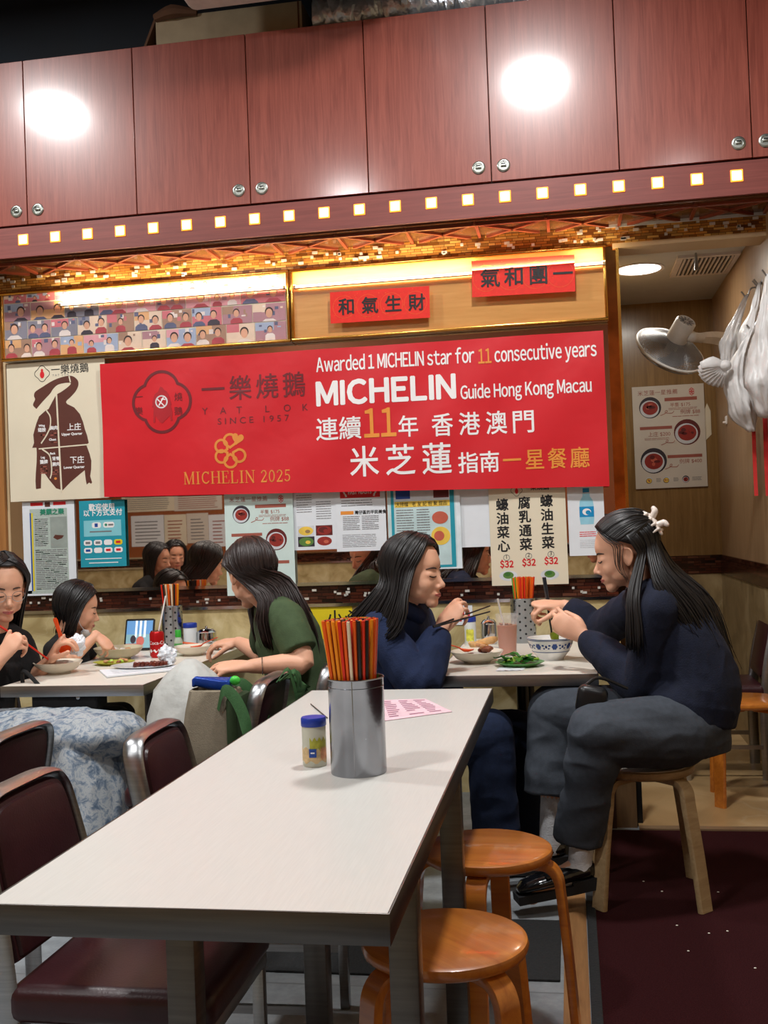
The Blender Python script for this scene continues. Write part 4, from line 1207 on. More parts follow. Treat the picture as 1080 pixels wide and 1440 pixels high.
# ------------------------------------------------------------------ bentwood stools
m_or = wood('orange_varnish', (170, 92, 26), (204, 126, 44), (1.2, 16, 16), 2.2, .36, .6, .1, .6)
m_pale = wood('pale_birch', (150, 122, 84), (182, 156, 116), (2, 14, 14), 2.5, .5)
m_paletop = P('worn_white_seat', (206, 198, 188), .5, 0, .06, 10)
def stool(label, loc, rz, wm, topm, hgt=.46, foot=.215, sr=.172):
    c = thing('wooden_stool', label, 'stool', loc, None, rz)
    m = MB(); m.lathe([(0, hgt - .030), (sr - .012, hgt - .030), (sr - .003, hgt - .024), (sr, hgt - .014), (sr - .003, hgt - .004), (sr - .012, hgt), (0, hgt)], (0, 0, 0), 64)
    m.build('seat', wm if topm is None else [wm], c, local=True)
    if topm: MB().lathe([(0, hgt), (sr - .012, hgt), (sr - .013, hgt + .0015), (0, hgt + .0015)], (0, 0, 0), 64).build('seat_veneer', topm, c, local=True)
    for k in range(4):
        a = rad(90 * k); d = Vector((math.cos(a), math.sin(a), 0)); l = Vector((-math.sin(a), math.cos(a), 0))
        zt = hgt - .041
        path = [d * .05 + Vector((0, 0, zt)), d * .12 + Vector((0, 0, zt)), d * .158 + Vector((0, 0, zt - .004)), d * .182 + Vector((0, 0, zt - .03)), d * .19 + Vector((0, 0, zt - .08)), d * ((.19 + foot) / 2) + Vector((0, 0, zt * .45)), d * foot]
        pts = catmull(path, 5); rings = []
        for i, p in enumerate(pts):
            tt = (pts[min(i + 1, len(pts) - 1)] - pts[max(i - 1, 0)]).normalized(); n_ = tt.cross(l)
            w_, h_ = .0265, .0105
            rings.append([p + l * (w_ * x) + n_ * (h_ * y) for x, y in ((-1, -.7), (-.93, -1), (.93, -1), (1, -.7), (1, .7), (.93, 1), (-.93, 1), (-1, .7))])
        MB().loft(rings).build('leg', wm, c, local=True)
    m = MB()
    for k in range(4):
        a = rad(90 * k)
        m.lathe([(0, .0), (.006, 0), (.006, .003), (0, .003)], (math.cos(a) * .1, math.sin(a) * .1, hgt - .0545), 10)
    m.build('bolt', m_steel, c, local=True)
    return c
stool('orange varnished round stool nearest the camera', (-.285, 2.19, 0), rad(-45), m_or, None, .46)
stool('orange varnished round stool second from the camera by the black shoes', (-.246, 2.81, 0), rad(-5), m_or, None, .46)
stool('pale worn birch stool under the woman in grey trousers', (.22, 3.80, .008), rad(45), m_pale, m_paletop, .452, .24)
stool('orange varnished stool standing in the alcove', (.765, 5.06, .012), rad(42), m_or, None, .46, .205)
stool('pale birch stool under the navy hoodie woman', (-.70, 4.12, 0), rad(20), m_pale, None, .45, .22)
ch5 = dup(ch0, (-1.16, 4.02, 0), rad(180), 'maroon vinyl chair under the green shirt woman')
dup(ch0, (-2.44, 3.84, 0), rad(20), 'maroon vinyl chair under the woman in the floral skirt')
dup(ch0, (-2.50, 4.66, 0), 0, 'maroon vinyl chair under the child')

# ------------------------------------------------------------------ alcove fittings
p = atz(898, 378, 2.69)
t = thing('downlight', 'round white downlight in the alcove ceiling', 'lamp', (p.x, p.y, 2.69))
MB().lathe([(.118, 0), (.14, -.004), (.14, .004), (.118, .004)], (p.x, p.y, 2.686), 40, closed=True).build('trim_ring', m_ac, t)
MB().lathe([(0, -.003), (.118, -.003), (.118, .002), (0, .002)], (p.x, p.y, 2.686), 40).build('diffuser', emit('downlight_glow', (255, 250, 240), 6), t)
area('alcove_light', (p.x, p.y, 2.67), 6.5, .22, (1, .95, .86))
v0, v1, v2 = atz(950, 385, 2.69), atz(1018, 381, 2.69), atz(960, 361, 2.69)
t = thing('ceiling_vent', 'white slotted air vent in the alcove ceiling', 'vent', ((v0.x + v1.x) / 2, (v0.y + v2.y) / 2, 2.69))
MB().span((v0.x, v2.y, 2.680), (v1.x, v0.y, 2.689)).build('backing', m_black, t, False)
m = MB(); m.span((v0.x - .03, v2.y - .03, 2.676), (v1.x + .0, v2.y, 2.69)); m.span((v0.x - .03, v0.y, 2.676), (v1.x, v0.y + .03, 2.69)); m.span((v0.x - .03, v2.y, 2.676), (v0.x, v0.y, 2.69)); m.span((v1.x, v2.y - .03, 2.676), (v1.x + .025, v0.y + .03, 2.69))
m.build('frame', m_ac, t, False)
n = 12
for i in range(n):
    x = v0.x + (v1.x - v0.x) * (i + .5) / n
    MB().box((x, (v0.y + v2.y) / 2, 2.676), (.009, v0.y - v2.y, .010)).build('slat', m_ac, t, False)
MB().tube([(v0.x + .06, v2.y - .06, 2.60), (v0.x + .06, v2.y - .06, 2.69)], [.012, .006], 10).build('sprinkler', m_steel, t)
# wall fan
fc = at(945, 488, 5.75)
fn = Vector((.41, -.60, .69)).normalized()          # towards the motor
Rf = frame((0, 0, 1), fn); z_ = fn; x_ = Vector((0, 0, 1)).cross(fn).normalized(); y_ = z_.cross(x_)
Rf = Matrix((x_, y_, z_)).transposed()
t = thing('wall_fan', 'white and grey wall fan tilted down in the alcove', 'fan', tuple(fc))
R_ = .185
m_fan = P('fan_white', (214, 210, 200), .4); m_wire = P('fan_wire', (150, 150, 150), .35, .6)
m = MB(); m.tube([fc + Rf @ Vector((R_ * math.cos(a), R_ * math.sin(a), -.02)) for a in np.linspace(0, 2 * math.pi, 61)], .0075, 8); m.build('rim', m_fan, t)
dome = lambda r: .075 * (1 - (r / R_) ** 2) ** .8 - .02
m = MB()
for k in range(1, 26):
    r = R_ * k / 26
    m.tube([fc + Rf @ Vector((r * math.cos(a), r * math.sin(a), dome(r))) for a in np.linspace(0, 2 * math.pi, 41)], .0013, 5)
for k in range(130):
    a = 2 * math.pi * k / 130
    m.tube([fc + Rf @ Vector((r * math.cos(a), r * math.sin(a), dome(r))) for r in np.linspace(.05, R_ * .995, 7)], .0012, 4)
m.build('rear_guard', m_wire, t)
m = MB()
for k in range(1, 12):
    r = R_ * k / 12
    m.tube([fc + Rf @ Vector((r * math.cos(a), r * math.sin(a), -dome(r) * .7 - .05)) for a in np.linspace(0, 2 * math.pi, 41)], .0013, 5)
for k in range(24):
    a = 2 * math.pi * k / 24
    m.tube([fc + Rf @ Vector((r * math.cos(a), r * math.sin(a), -dome(r) * .7 - .05)) for r in np.linspace(.01, R_ * .995, 7)], .0012, 4)
m.build('front_guard', m_wire, t)
for k in range(3):
    m = MB(); a0 = 2 * math.pi * k / 3; g = []; 
    for i in range(8):
        r = .03 + (R_ - .05) * i / 7; w_ = .62 * math.sin(.4 + 2.3 * i / 7)
        ring = [fc + Rf @ Vector((r * math.cos(a0 + w_ * u), r * math.sin(a0 + w_ * u), -.022 + .022 * u + s * .001)) for u in (-1, -.5, 0, .5, 1) for s in (1,)] + [fc + Rf @ Vector((r * math.cos(a0 + w_ * u), r * math.sin(a0 + w_ * u), -.022 + .022 * u - .001)) for u in (1, .5, 0, -.5, -1)]
        g.append(ring)
    m.loft(g); m.build('blade', P('fan_blade_grey', (120, 122, 126), .4), t)
m = MB(); m.lathe([(0, -.03), (.03, -.03), (.03, .03), (.052, .04), (.056, .06), (.053, .16), (.047, .168), (.044, .164), (0, .160)], fc, 36, Rf); m.build('motor_housing', m_fan, t)
m = MB()
for k in range(10):
    a = 2 * math.pi * k / 10
    m.box(fc + Rf @ Vector((.027 * math.cos(a), .027 * math.sin(a), .165)), (.026, .004, .004), Rf @ rotm('Z', a))
m.build('vent_rib', m_wire, t, False)
hinge = fc + Rf @ Vector((.045, -.045, .10)); wp = Vector((AX, fc.y + .25, hinge.z + .0))
m = MB(); m.ell(hinge, .03); m.tube([hinge, hinge.lerp(wp, .18)], .026, 12); m.build('hinge', m_fan, t)
m = MB(); m.tube([hinge.lerp(wp, .12), hinge.lerp(wp, .5) + Vector((0, 0, .01)), wp], [.024, .036, .045], 4, 4, 0, (0, 0, 1), [.016, .02, .028]); m.box(wp + Vector((-.012, 0, 0)), (.024, .12, .16), None, 0, .008); m.build('wall_arm', m_fan, t)

# plastic bags hanging from hooks on the side wall
m_bagw = P('white_plastic_film', (232, 230, 228), .38, 0, .05, 20, .35, 24, spec=.6, alpha=.8)
m_bagc = P('clear_plastic_film', (226, 226, 226), .2, 0, .05, 20, .45, 26, spec=.8, alpha=.55)
def hang_bag(label, pts, rads, Y, mat, seed, knot=None, flat=.6, fill=None):
    """pts: picture points from hook to foot"""
    P3 = [at(x, y, yy) for (x, y), yy in zip(pts, Y)]
    t = thing('plastic_bag', label, 'bag', tuple(P3[0]), 'carrier bags on the alcove hooks')
    m = MB(); n = 40; cs = catmull(P3, 7); ra = interp(rads, len(cs)); rings = []
    for i, p in enumerate(cs):
        ring = []
        for j in range(n):
            a = 2 * math.pi * j / n
            f = noise.noise(Vector((math.cos(a) * 2.2 + seed, math.sin(a) * 2.2, p.z * 9))) * .42 + noise.noise(Vector((math.cos(a) * 6 + seed, math.sin(a) * 6, p.z * 11))) * .34
            r = ra[i] * (1 + f)
            ring.append(p + Vector((r * math.cos(a) * flat, r * math.sin(a), noise.noise(Vector((a * 2, p.z * 14, seed))) * .012)))
        rings.append(ring)
    m.loft(rings); m.build('film', mat, t, True, ang=0)
    if knot:
        q = at(knot[0], knot[1], knot[2]); m = MB()
        for k in range(9):
            a = rad(150 + 14 * k + seed * 5); e = q + Vector((math.cos(a) * .10 - .02, -.02 + .01 * k, math.sin(a) * .07 - .02))
            m.tube([q, q.lerp(e, .5) + Vector((0, -.01, .014)), e], [.012, .028, .016], 10, 4, 0, None, [.006, .008, .003])
        m.ell(q, (.028, .03, .026)); m.build('knot_flap', mat, t, True, ang=0)
    hk = MB(); h0 = P3[0]; hk.tube([Vector((AX, h0.y, h0.z + .035)), Vector((h0.x + .02, h0.y, h0.z + .03)), Vector((h0.x, h0.y, h0.z - .012)), Vector((h0.x - .025, h0.y, h0.z + .02))], .004, 8, 4); hk.build('hook', m_steel, t)
    return t
hang_bag('clear crumpled bag hanging beside the fan arm', [(1050, 415), (1040, 440), (1026, 480), (1022, 520)], [.012, .03, .065, .05], [5.45] * 4, m_bagc, 1)
hang_bag('knotted white bag with a hanging tail below the clear bag', [(1058, 462), (1040, 505), (1036, 540), (1046, 580), (1056, 606)], [.02, .055, .085, .085, .03], [5.26] * 5, m_bagw, 2, (1020, 514, 5.18))
hang_bag('white bag with a flat packet above the knotted bag', [(1068, 398), (1060, 440), (1052, 470), (1050, 500)], [.012, .035, .07, .05], [5.32] * 4, m_bagw, 3)
hang_bag('bulging white bag at the right picture edge', [(1080, 385), (1078, 430), (1072, 490), (1070, 540), (1078, 585)], [.012, .045, .08, .12, .05], [5.03] * 5, m_bagw, 4)
hang_bag('slim clear bag hanging behind the bulging bag', [(1066, 400), (1066, 450), (1066, 500)], [.012, .03, .02], [5.4] * 3, m_bagc, 5)
# red strips on the side wall
m_redstrip = P('red_ribbon_paper', (190, 30, 24), .6, 0, .1, 30)
for p0, p1, lb in ((1055, 1068, 'left red paper strip hanging under the bags'), (1071, 1085, 'right red paper strip hanging under the bags')):
    a = at(p0, 560, 5.34); b_ = at(p1, 697, 5.34); c_ = at(p0 + 6, 697, 5.34)
    m = MB(); rings = []
    for k in range(12):
        z = b_.z + (a.z + .3 - b_.z) * k / 11; y = 5.34 + .006 * math.sin(k * .9)
        rings.append([(a.x, y, z), (b_.x - .006, y - .004, z), (b_.x - .006, y - .002, z), (a.x, y + .002, z)])
    m.loft(rings)
    tag(m.build('red_strip', m_redstrip, smooth=False), lb, 'ribbon', 'red strips in the alcove')
a = atx(1022, 591, AX)
t = thing('wall_hook', 'small white adhesive hook on the alcove side wall', 'hook', tuple(a))
MB().box(a + Vector((-.004, 0, 0)), (.008, .05, .05), None, 0, .003).build('plate', m_white, t); MB().box(a + Vector((-.014, 0, -.012)), (.02, .014, .012), None, 0, .003).build('peg', m_white, t)

# ------------------------------------------------------------------ bags on the chair
m_canvas = P('beige_canvas', (132, 122, 104), .85, 0, .08, 80, .25, 300)
m_strap = P('green_webbing', (44, 84, 42), .8, 0, .1, 120, .2, 300)
c0 = Vector((at(300, 1010, 3.44).x, 3.44, .468))
t = thing('tote_bag', 'beige canvas tote with green straps standing on the chair seat', 'bag', tuple(c0))
m = MB(); rings = []
for z, sx, sy, lean in ((0, .10, .075, 0), (.02, .108, .085, 0), (.14, .10, .08, .0), (.25, .09, .065, .005), (.315, .08, .055, .01), (.32, .074, .049, .01), (.26, .08, .055, .008)):
    ring = []
    for j in range(36):
        a = 2 * math.pi * j / 36
        cs, sn = math.cos(a), math.sin(a)
        ex = .45
        ring.append(c0 + Vector((lean + math.copysign(abs(cs) ** ex, cs) * sx + .006 * noise.noise(Vector((a * 3, z * 12, 1))), math.copysign(abs(sn) ** ex, sn) * sy + .012 * noise.noise(Vector((a * 2, z * 9, 5))), z)))
    rings.append(ring)
m.loft(rings); m.build('canvas_body', m_canvas, t)
m = MB(); m.span(c0 + Vector((.07, -.088, .02)), c0 + Vector((.112, .088, .30)), 0, .015); m.build('green_side_panel', P('dark_green_canvas', (40, 58, 30), .85, 0, .1, 60), t)
for s in (-1, 1):
    q = MB(); q.tube([c0 + Vector((.04, s * .066, .26)), c0 + Vector((.065, s * .075, .322)), c0 + Vector((.10, s * .085, .305)), c0 + Vector((.135, s * .1, .25)), c0 + Vector((.155, s * .115, .18)), c0 + Vector((.165, s * .11, .10))], .019, 8, 6, 0, (0, .4, 1), .0025); q.build('strap', m_strap, t)
q = MB()
for k in range(6):
    a = random.uniform(-.05, .05)
    q.tube([c0 + Vector((.20 + a * .3, .10 + .03 * k, .32)), c0 + Vector((.23 + .02 * math.sin(k), .13 + .03 * k, .36 - .01 * k)), c0 + Vector((.25, .15 + .03 * k, .27)), c0 + Vector((.25, .16, .19 + .02 * k))], .016, 8, 5, 0, (0, 1, .3), .002)
q.build('strap_bow', m_strap, t)
pk = MB(); pk.box(c0 + Vector((.0, 0, .335)), (.13, .05, .045), rotm('Y', .12), 0, .012, 6)
pk.v = [tuple(Vector(v) + Vector([noise.noise(Vector(v) * 30 + Vector((0, k * 5, 0))) * .018 for k in range(3)])) for v in pk.v]
tag(pk.build('snack_packet', P('blue_foil_pack', (26, 66, 156), .25, .2, .2, 14, .3, 30)), 'blue foil snack packet poking out of the canvas tote', 'packet')
pk = MB(); pk.ell(c0 + Vector((.082, -.005, .345)), (.018, .014, .016)); tag(pk.build('green_pouch', P('bright_green_film', (70, 196, 70), .3, 0, .1, 30, .3, 30)), 'small bright green pouch poking out of the canvas tote', 'pouch')
wbp = at(262, 1010, 3.66)
t = thing('plastic_bag', 'white carrier bag on the chair seat left of the canvas tote', 'bag', (wbp.x, wbp.y, .47))
m = MB(); rings = []
for z, r in ((.0, .06), (.01, .12), (.1, .155), (.2, .15), (.28, .12), (.34, .085), (.37, .05), (.39, .02)):
    rings.append([Vector((wbp.x + .05 * z + r * math.cos(a) * (1 + .25 * noise.noise(Vector((math.cos(a) * 2, math.sin(a) * 2, z * 9)))), wbp.y + .85 * r * math.sin(a) * (1 + .25 * noise.noise(Vector((math.cos(a) * 2, math.sin(a) * 2, z * 9 + 5)))), .47 + z)) for a in [2 * math.pi * j / 40 for j in range(40)]])
m.loft(rings); m.build('film', P('white_bag_film', (190, 192, 188), .5, 0, .08, 20, .4, 22), t, True, ang=0)
m = MB(); m.plate([(0, 0), (.045, .0), (.05, .03), (.02, .045)], (wbp.x + .02, wbp.y - .148, .56), (1, 0, 0), (0, 0, 1), NY, .002); m.build('blue_print', m_blueink, t)
# ------------------------------------------------------------------ cutlery tins and chopsticks
CS_COL = {'orange': (226, 92, 24), 'red': (214, 44, 24), 'black': (30, 28, 30), 'amber': (232, 140, 24), 'maroon': (96, 22, 24), 'ivory': (222, 206, 176), 'green': (96, 168, 60)}
CS_M = {k: P('%s_melamine' % k, c, .3, 0, .05) for k, c in CS_COL.items()}
def stick_mesh(L, w):
    m = MB(); rings = []
    for z, s in ((0, .55), (L * .5, .8), (L - .004, 1), (L, .86)):
        r = w * s
        rings.append([Vector((r * x, r * y, z)) for x, y in ((-1, -.6), (-.6, -1), (.6, -1), (1, -.6), (1, .6), (.6, 1), (-.6, 1), (-1, .6))])
    return m.loft(rings)
def tin(label, c, r, h, mat, where, n, L, lean, seed, perforated=False, ncol=None):
    t = thing('cutlery_tin', label, 'cutlery holder', tuple(c))
    MB().lathe([(0, 0), (r - .001, 0), (r, .002), (r, h - .004), (r + .0018, h - .002), (r + .0012, h), (r - .001, h), (r - .0018, h - .003), (r - .0018, .003), (0, .003)], c, 56).build('body', mat, t)
    if perforated:
        m = MB()
        for k in range(14):
            a = 2 * math.pi * k / 14
            for j in range(5):
                z = h * (.12 + .18 * j + (.09 if k % 2 else 0))
                if z > h * .95: continue
                d = Vector((math.cos(a), math.sin(a), 0))
                m.lathe([(0, 0), (.005, 0), (.005, .0006), (0, .0006)], c + d * (r - .0001) + Vector((0, 0, z)), 10, frame((0, 0, 1), d) @ Matrix(((1, 0, 0), (0, 1, 0), (0, 0, 1))))
        m.build('drain_hole', m_black, t, False)
    else:
        m = MB(); m.box(c + Vector((.004, -r - .0002, h / 2)), (.002, .0012, h - .01)); m.build('seam', mat, t, False)
        for z in (.198,): 
            q = MB(); q.lathe([(r - .0005, z * h / .22), (r + .0008, z * h / .22 + .001), (r - .0005, z * h / .22 + .002)], c, 56, closed=True); q.build('bead', mat, t)
    rr_ = random.Random(seed)
    cols = ncol or (['orange'] * 6 + ['red'] * 4 + ['black'] * 4 + ['amber'] * 5 + ['maroon'] + ['ivory'] + ['green'])
    protos = {}
    k = 0; tries = 0; spots = []
    while k < n and tries < 4000:
        tries += 1
        a = rr_.uniform(0, 6.283); d = (r - .011) * math.sqrt(rr_.random())
        p = Vector((d * math.cos(a), d * math.sin(a), 0))
        if any((p - q).length < .0079 for q in spots): continue
        spots.append(p); k += 1
    for i, p in enumerate(spots):
        col = rr_.choice(cols)
        tip = Vector((p.x * .62, p.y * .62, .004))
        top = Vector((p.x * 1.26 + lean[0], p.y * 1.26 + lean[1], 0))
        v = top - Vector((tip.x, tip.y, 0)); Lh = L - rr_.random() * .008
        dz = math.sqrt(max(Lh ** 2 - v.length ** 2, .01))
        # keep inside the rim
        f = (h - .004) / dz; at_rim = Vector((tip.x, tip.y, 0)).lerp(top, f)
        if at_rim.length > r - .0075:
            at_rim = at_rim * ((r - .0075) / at_rim.length)
            top = Vector((tip.x, tip.y, 0)) + (at_rim - Vector((tip.x, tip.y, 0))) / f
            v = top - Vector((tip.x, tip.y, 0))
        direc = Vector((v.x, v.y, dz)).normalized()
        if col not in protos:
            o = stick_mesh(L, .0038).build('chopstick', CS_M[col])
            protos[col] = o
        else:
            o = protos[col].copy(); COL.objects.link(o)
        o.rotation_mode = 'QUATERNION'
        o.rotation_quaternion = Vector((0, 0, 1)).rotation_difference(direc)
        o.location = c + tip
        tag(o, '%s melamine chopstick standing in %s' % (col, where), 'chopstick', 'chopsticks in %s' % where)
m_tin = P('polished_tin', (150, 154, 158), .24, 1, .1, 8)
b_ = atz(497, 1095, TZ)
ctr = Vector((b_.x, b_.y + .064, TZ))
hh = at(497, 957, b_.y).z - TZ
tin('tall plain steel cutlery tin on the long pale table', ctr, .0635, hh, P('tin_steel', (146, 148, 154), .2, 1, .16, 9, .03, 60), 'the tall tin on the long table', 112, hh + .128, (-.008, .0), 3)
b_ = atz(736, 906, TZ); b_.y = 4.95
tin('perforated steel cutlery tin at the wall end of the right table', Vector((b_.x, b_.y + .06, TZ)), .058, at(736, 842, 4.95).z - TZ, m_tin, 'the perforated tin on the right table', 34, .30, (0, 0), 5, True, ['orange'] * 7 + ['red'] * 4 + ['amber'] * 2 + ['green'])
b_ = atz(243, 905, TZ); b_.y = 5.02
tin('perforated steel cutlery tin at the wall end of the left table', Vector((at(243, 900, 5.02).x, b_.y, TZ)), .052, at(243, 852, 4.97).z - TZ, m_tin, 'the perforated tin on the left table', 34, .315, (-.006, 0), 8, True, ['orange'] * 4 + ['red'] * 3 + ['amber'] * 3 + ['black'] * 5 + ['ivory'] * 2 + ['green'])

# ------------------------------------------------------------------ small table goods
m_ceramic = P('cream_ceramic', (222, 214, 196), .25, 0, .03, 8, coat=.4)
m_porc = P('white_porcelain', (232, 232, 230), .18, 0, .02, 8, coat=.5)
m_clear = P('clear_plastic', (240, 240, 236), .12, 0, .02, trans=.75, ior=1.3)
m_bluelid = P('blue_lid', (30, 58, 158), .38, 0, .04)
def jar(label, c, r, h, cap, body, lab=True, kind='jar'):
    t = thing('condiment_jar', label, kind, tuple(c))
    MB().lathe([(0, 0), (r * .94, 0), (r, .004), (r, h * .80), (r * .93, h * .84), (0, h * .84)], c, 36).build('body', body, t)
    m = MB(); m.lathe([(0, h * .82), (r * 1.02, h * .82), (r * 1.05, h * .83), (r * 1.05, h * .97), (r * .98, h), (0, h)], c, 36); m.build('cap', cap, t)
    return t
c = atz(438, 1081, TZ) + Vector((0, .03, 0))
c.y = 2.455
hj = at(438, 1011, 2.425).z - TZ
t = jar('blue capped toothpick jar beside the tall tin on the long table', c, .0285, hj, m_bluelid, P('frosted_jar', (214, 214, 196), .3, 0, .04, 20, trans=.25))
def wrap(t, c, r, a0, a1, z0, z1, mat, name, lift=.0006, wav=0):
    m = MB(); n = 14; vs = []
    for i in range(n + 1):
        a = a0 + (a1 - a0) * i / n
        for z in (z0 + wav * math.sin(i * 1.3), z1 + wav * math.cos(i * 1.7)):
            vs.append((c.x + (r + lift) * math.cos(a), c.y + (r + lift) * math.sin(a), c.z + z))
    m.add(vs, [(2 * i, 2 * i + 2, 2 * i + 3, 2 * i + 1) for i in range(n)])
    return m.build(name, mat, t, True)
wrap(t, c, .0285, rad(200), rad(352), .012, .045, P('label_wheat', (206, 178, 132), .5, 0, .3, 60), 'label_print', .0004, .004)
wrap(t, c, .0285, rad(262), rad(350), .04, .066, P('label_olive', (178, 176, 62), .5, 0, .3, 60), 'label_print', .0007, .005)
wrap(t, c, .0285, rad(312), rad(352), .018, .045, P('label_coral', (214, 150, 110), .5, 0, .25, 60), 'label_print', .0009, .004)
wrap(t, c, .0285, rad(258), rad(292), .024, .044, m_blueink, 'blue_badge', .0012)
wrap(t, c, .0285, rad(266), rad(284), .033, .036, m_white, 'badge_line', .0016)
# pink card
q = [atz(x, y, TZ + .001) for x, y in ((533, 985), (598, 983), (636, 1001), (541, 1014))]
m = MB(); m.add([p + Vector((0, 0, d)) for d in (0, .0012) for p in q], [(3, 2, 1, 0), (4, 5, 6, 7), (0, 1, 5, 4), (1, 2, 6, 5), (2, 3, 7, 6), (3, 0, 4, 7)])
cd_ = tag(m.build('order_card', P('pink_card', (228, 196, 206), .5), smooth=False), 'pink printed order card lying at the far end of the long table', 'card')
m = MB()
for i in range(9):
    for j in range(3):
        u0, v0 = .08 + .31 * j, .08 + .095 * i
        if random.random() < .15: continue
        P_ = lambda u, v: q[0].lerp(q[1], u).lerp(q[3].lerp(q[2], u), v) + Vector((0, 0, .0016))
        u1 = u0 + random.uniform(.12, .26); m.add([P_(u0, v0), P_(u1, v0), P_(u1, v0 + .04), P_(u0, v0 + .04)], [(0, 1, 2, 3)])
m.build('card_print', P('mauve_ink', (150, 96, 120), .6), cd_, False)
a, b2 = atz(437, 990, TZ + .003), atz(456, 1006, TZ + .003)
tag(MB().tube([a, b2 + (b2 - a) * .2], .0018, 8).build('stirring_stick', m_steel_dark), 'thin dark stick lying behind the tall tin', 'stick')

def bowl(label, c, r, h, mat, foot=.55, cat='bowl', name='bowl', thick=.004):
    t = thing(name, label, cat, tuple(c))
    prof = [(0, .004), (r * foot * .9, .004), (r * foot * .92, 0), (r * foot, 0), (r * foot * 1.02, .006), (r * .78, h * .38), (r * .93, h * .75), (r, h - .001), (r - .001, h), (r - thick, h - .001), (r * .9 - thick, h * .72), (r * .74 - thick, h * .40), (r * foot * .9, .010), (0, .009)]
    MB().lathe(prof, c, 48).build('body', mat, t)
    return t
def plate(label, c, r, h, mat, sx=1, sy=1, cat='plate', name='plate'):
    t = thing(name, label, cat, tuple(c))
    prof = [(0, .002), (r * .58, .002), (r * .6, 0), (r * .66, 0), (r * .70, .004), (r, h - .001), (r, h), (r * .97, h), (r * .68, .008), (0, .006)]
    m = MB().lathe(prof, (0, 0, 0), 48); m.v = [(c.x + x * sx, c.y + y * sy, c.z + z) for x, y, z in m.v]
    m.build('body', mat, t); return t
def lumps(name, mats, parent, c, n, spread, size, seed, hgt=.01, squash=.6, label=None, cat=None):
    rr_ = random.Random(seed); m = MB()
    for i in range(n):
        a = rr_.uniform(0, 6.283); d = spread * math.sqrt(rr_.random())
        r = size * rr_.uniform(.6, 1.2)
        p = Vector((c.x + d * math.cos(a), c.y + d * math.sin(a), c.z + hgt * (1 - d / spread) + r * .35))
        R = Matrix.Rotation(rr_.uniform(0, 3), 3, 'Z') @ Matrix.Rotation(rr_.uniform(-.5, .5), 3, 'X')
        m.ell(p, (r, r * rr_.uniform(.5, .9), r * squash), R, 10, 7, rr_.randrange(len(mats)))
    m.v = [tuple(Vector(v) + Vector([noise.noise(Vector(v) * 90 + Vector((k * 9, 0, 0))) * size * .22 for k in range(3)])) for v in m.v]
    o = m.build(name, mats, parent, True)
    if label: tag(o, label, cat, None, 'stuff')
    return o
m_rice = P('rice', (232, 228, 216), .6, 0, .1, 300, .8, 400)
m_meat = P('roast_skin', (96, 36, 20), .3, 0, .3, 40, .2, 60); m_meat2 = P('roast_meat', (128, 72, 48), .45, 0, .3, 40); m_fat = P('roast_fat', (190, 140, 96), .4, 0, .2, 40)
m_leaf = P('choy_leaf', (44, 120, 30), .35, 0, .4, 30, .2, 50); m_stem = P('choy_stem', (168, 200, 84), .35, 0, .2, 30); m_leaf2 = P('choy_dark_leaf', (24, 76, 24), .35, 0, .3, 30)

# right table
c = atz(670, 930, TZ); c.y = 4.30; c.x = at(671, 930, 4.30).x; c.z = TZ
bowl('shallow cream bowl of roast goose pieces by the navy hoodie woman', c, .107, .048, m_ceramic, .5)
rc = Vector((c.x + .01, c.y, c.z + .026))
tag(MB().ell(rc, (.078, .078, .016), None, 24, 10).build('rice_bed', m_rice), 'bed of white rice in the shallow cream bowl under the goose', 'rice', None, 'stuff')
rr_ = random.Random(4)
for i in range(7):
    a = rr_.uniform(0, 6.28); d = .05 * rr_.random()
    p = rc + Vector((.015 + d * math.cos(a), d * math.sin(a), .022 + .008 * (i % 3)))
    m = MB(); m.box((0, 0, 0), (.042, .024, .016), None, 0, .006, 2)
    R = Matrix.Rotation(rr_.uniform(0, 3), 3, 'Z') @ Matrix.Rotation(rr_.uniform(-.5, .5), 3, 'X')
    m.v = [tuple(p + R @ (Vector(v) + Vector([noise.noise(Vector(v) * 80 + Vector((i, k * 5, 0))) * .004 for k in range(3)]))) for v in m.v]
    tag(m.build('goose_piece', [m_meat, m_meat2, m_fat][i % 3]), 'roast goose piece heaped in the shallow cream bowl', 'food', 'goose pieces in the cream bowl')
def soup_spoon(label, tip, tail, mat, up=(0, 0, 1), s=1):
    tip, tail = Vector(tip), Vector(tail)
    F = frame(tail - tip, up)
    m = MB(); g = []
    for u, w_, dz in ((0, .004, .008), (.006, .014, .004), (.02, .021, -.003), (.036, .022, -.005), (.05, .015, .0), (.06, .008, .006), (.08, .006, .010), (.10, .0065, .013), (.125, .0075, .016), (.132, .005, .017)):
        ring = []
        for j in range(12):
            a = 2 * math.pi * j / 12; y = math.cos(a) * w_; th_ = .0022
            cup = .008 * (y / .022) ** 2 if u < .06 else .002 * (y / .007) ** 2
            ring.append(tip + F @ (Vector((u, y, dz + cup + math.sin(a) * th_)) * s))
        g.append(ring)
    m.loft(g); return tag(m.build('soup_spoon', mat), label, 'spoon')
soup_spoon('orange soup spoon resting across the bowl of goose', rc + Vector((-.02, -.03, .022)), rc + Vector((-.15, -.03, .042)), m_orangeplastic)
c2 = Vector((at(677, 905, 4.66).x, 4.66, TZ))
plate('white plate with pale bread behind the bowl of goose', c2, .085, .014, m_porc)
m = MB()
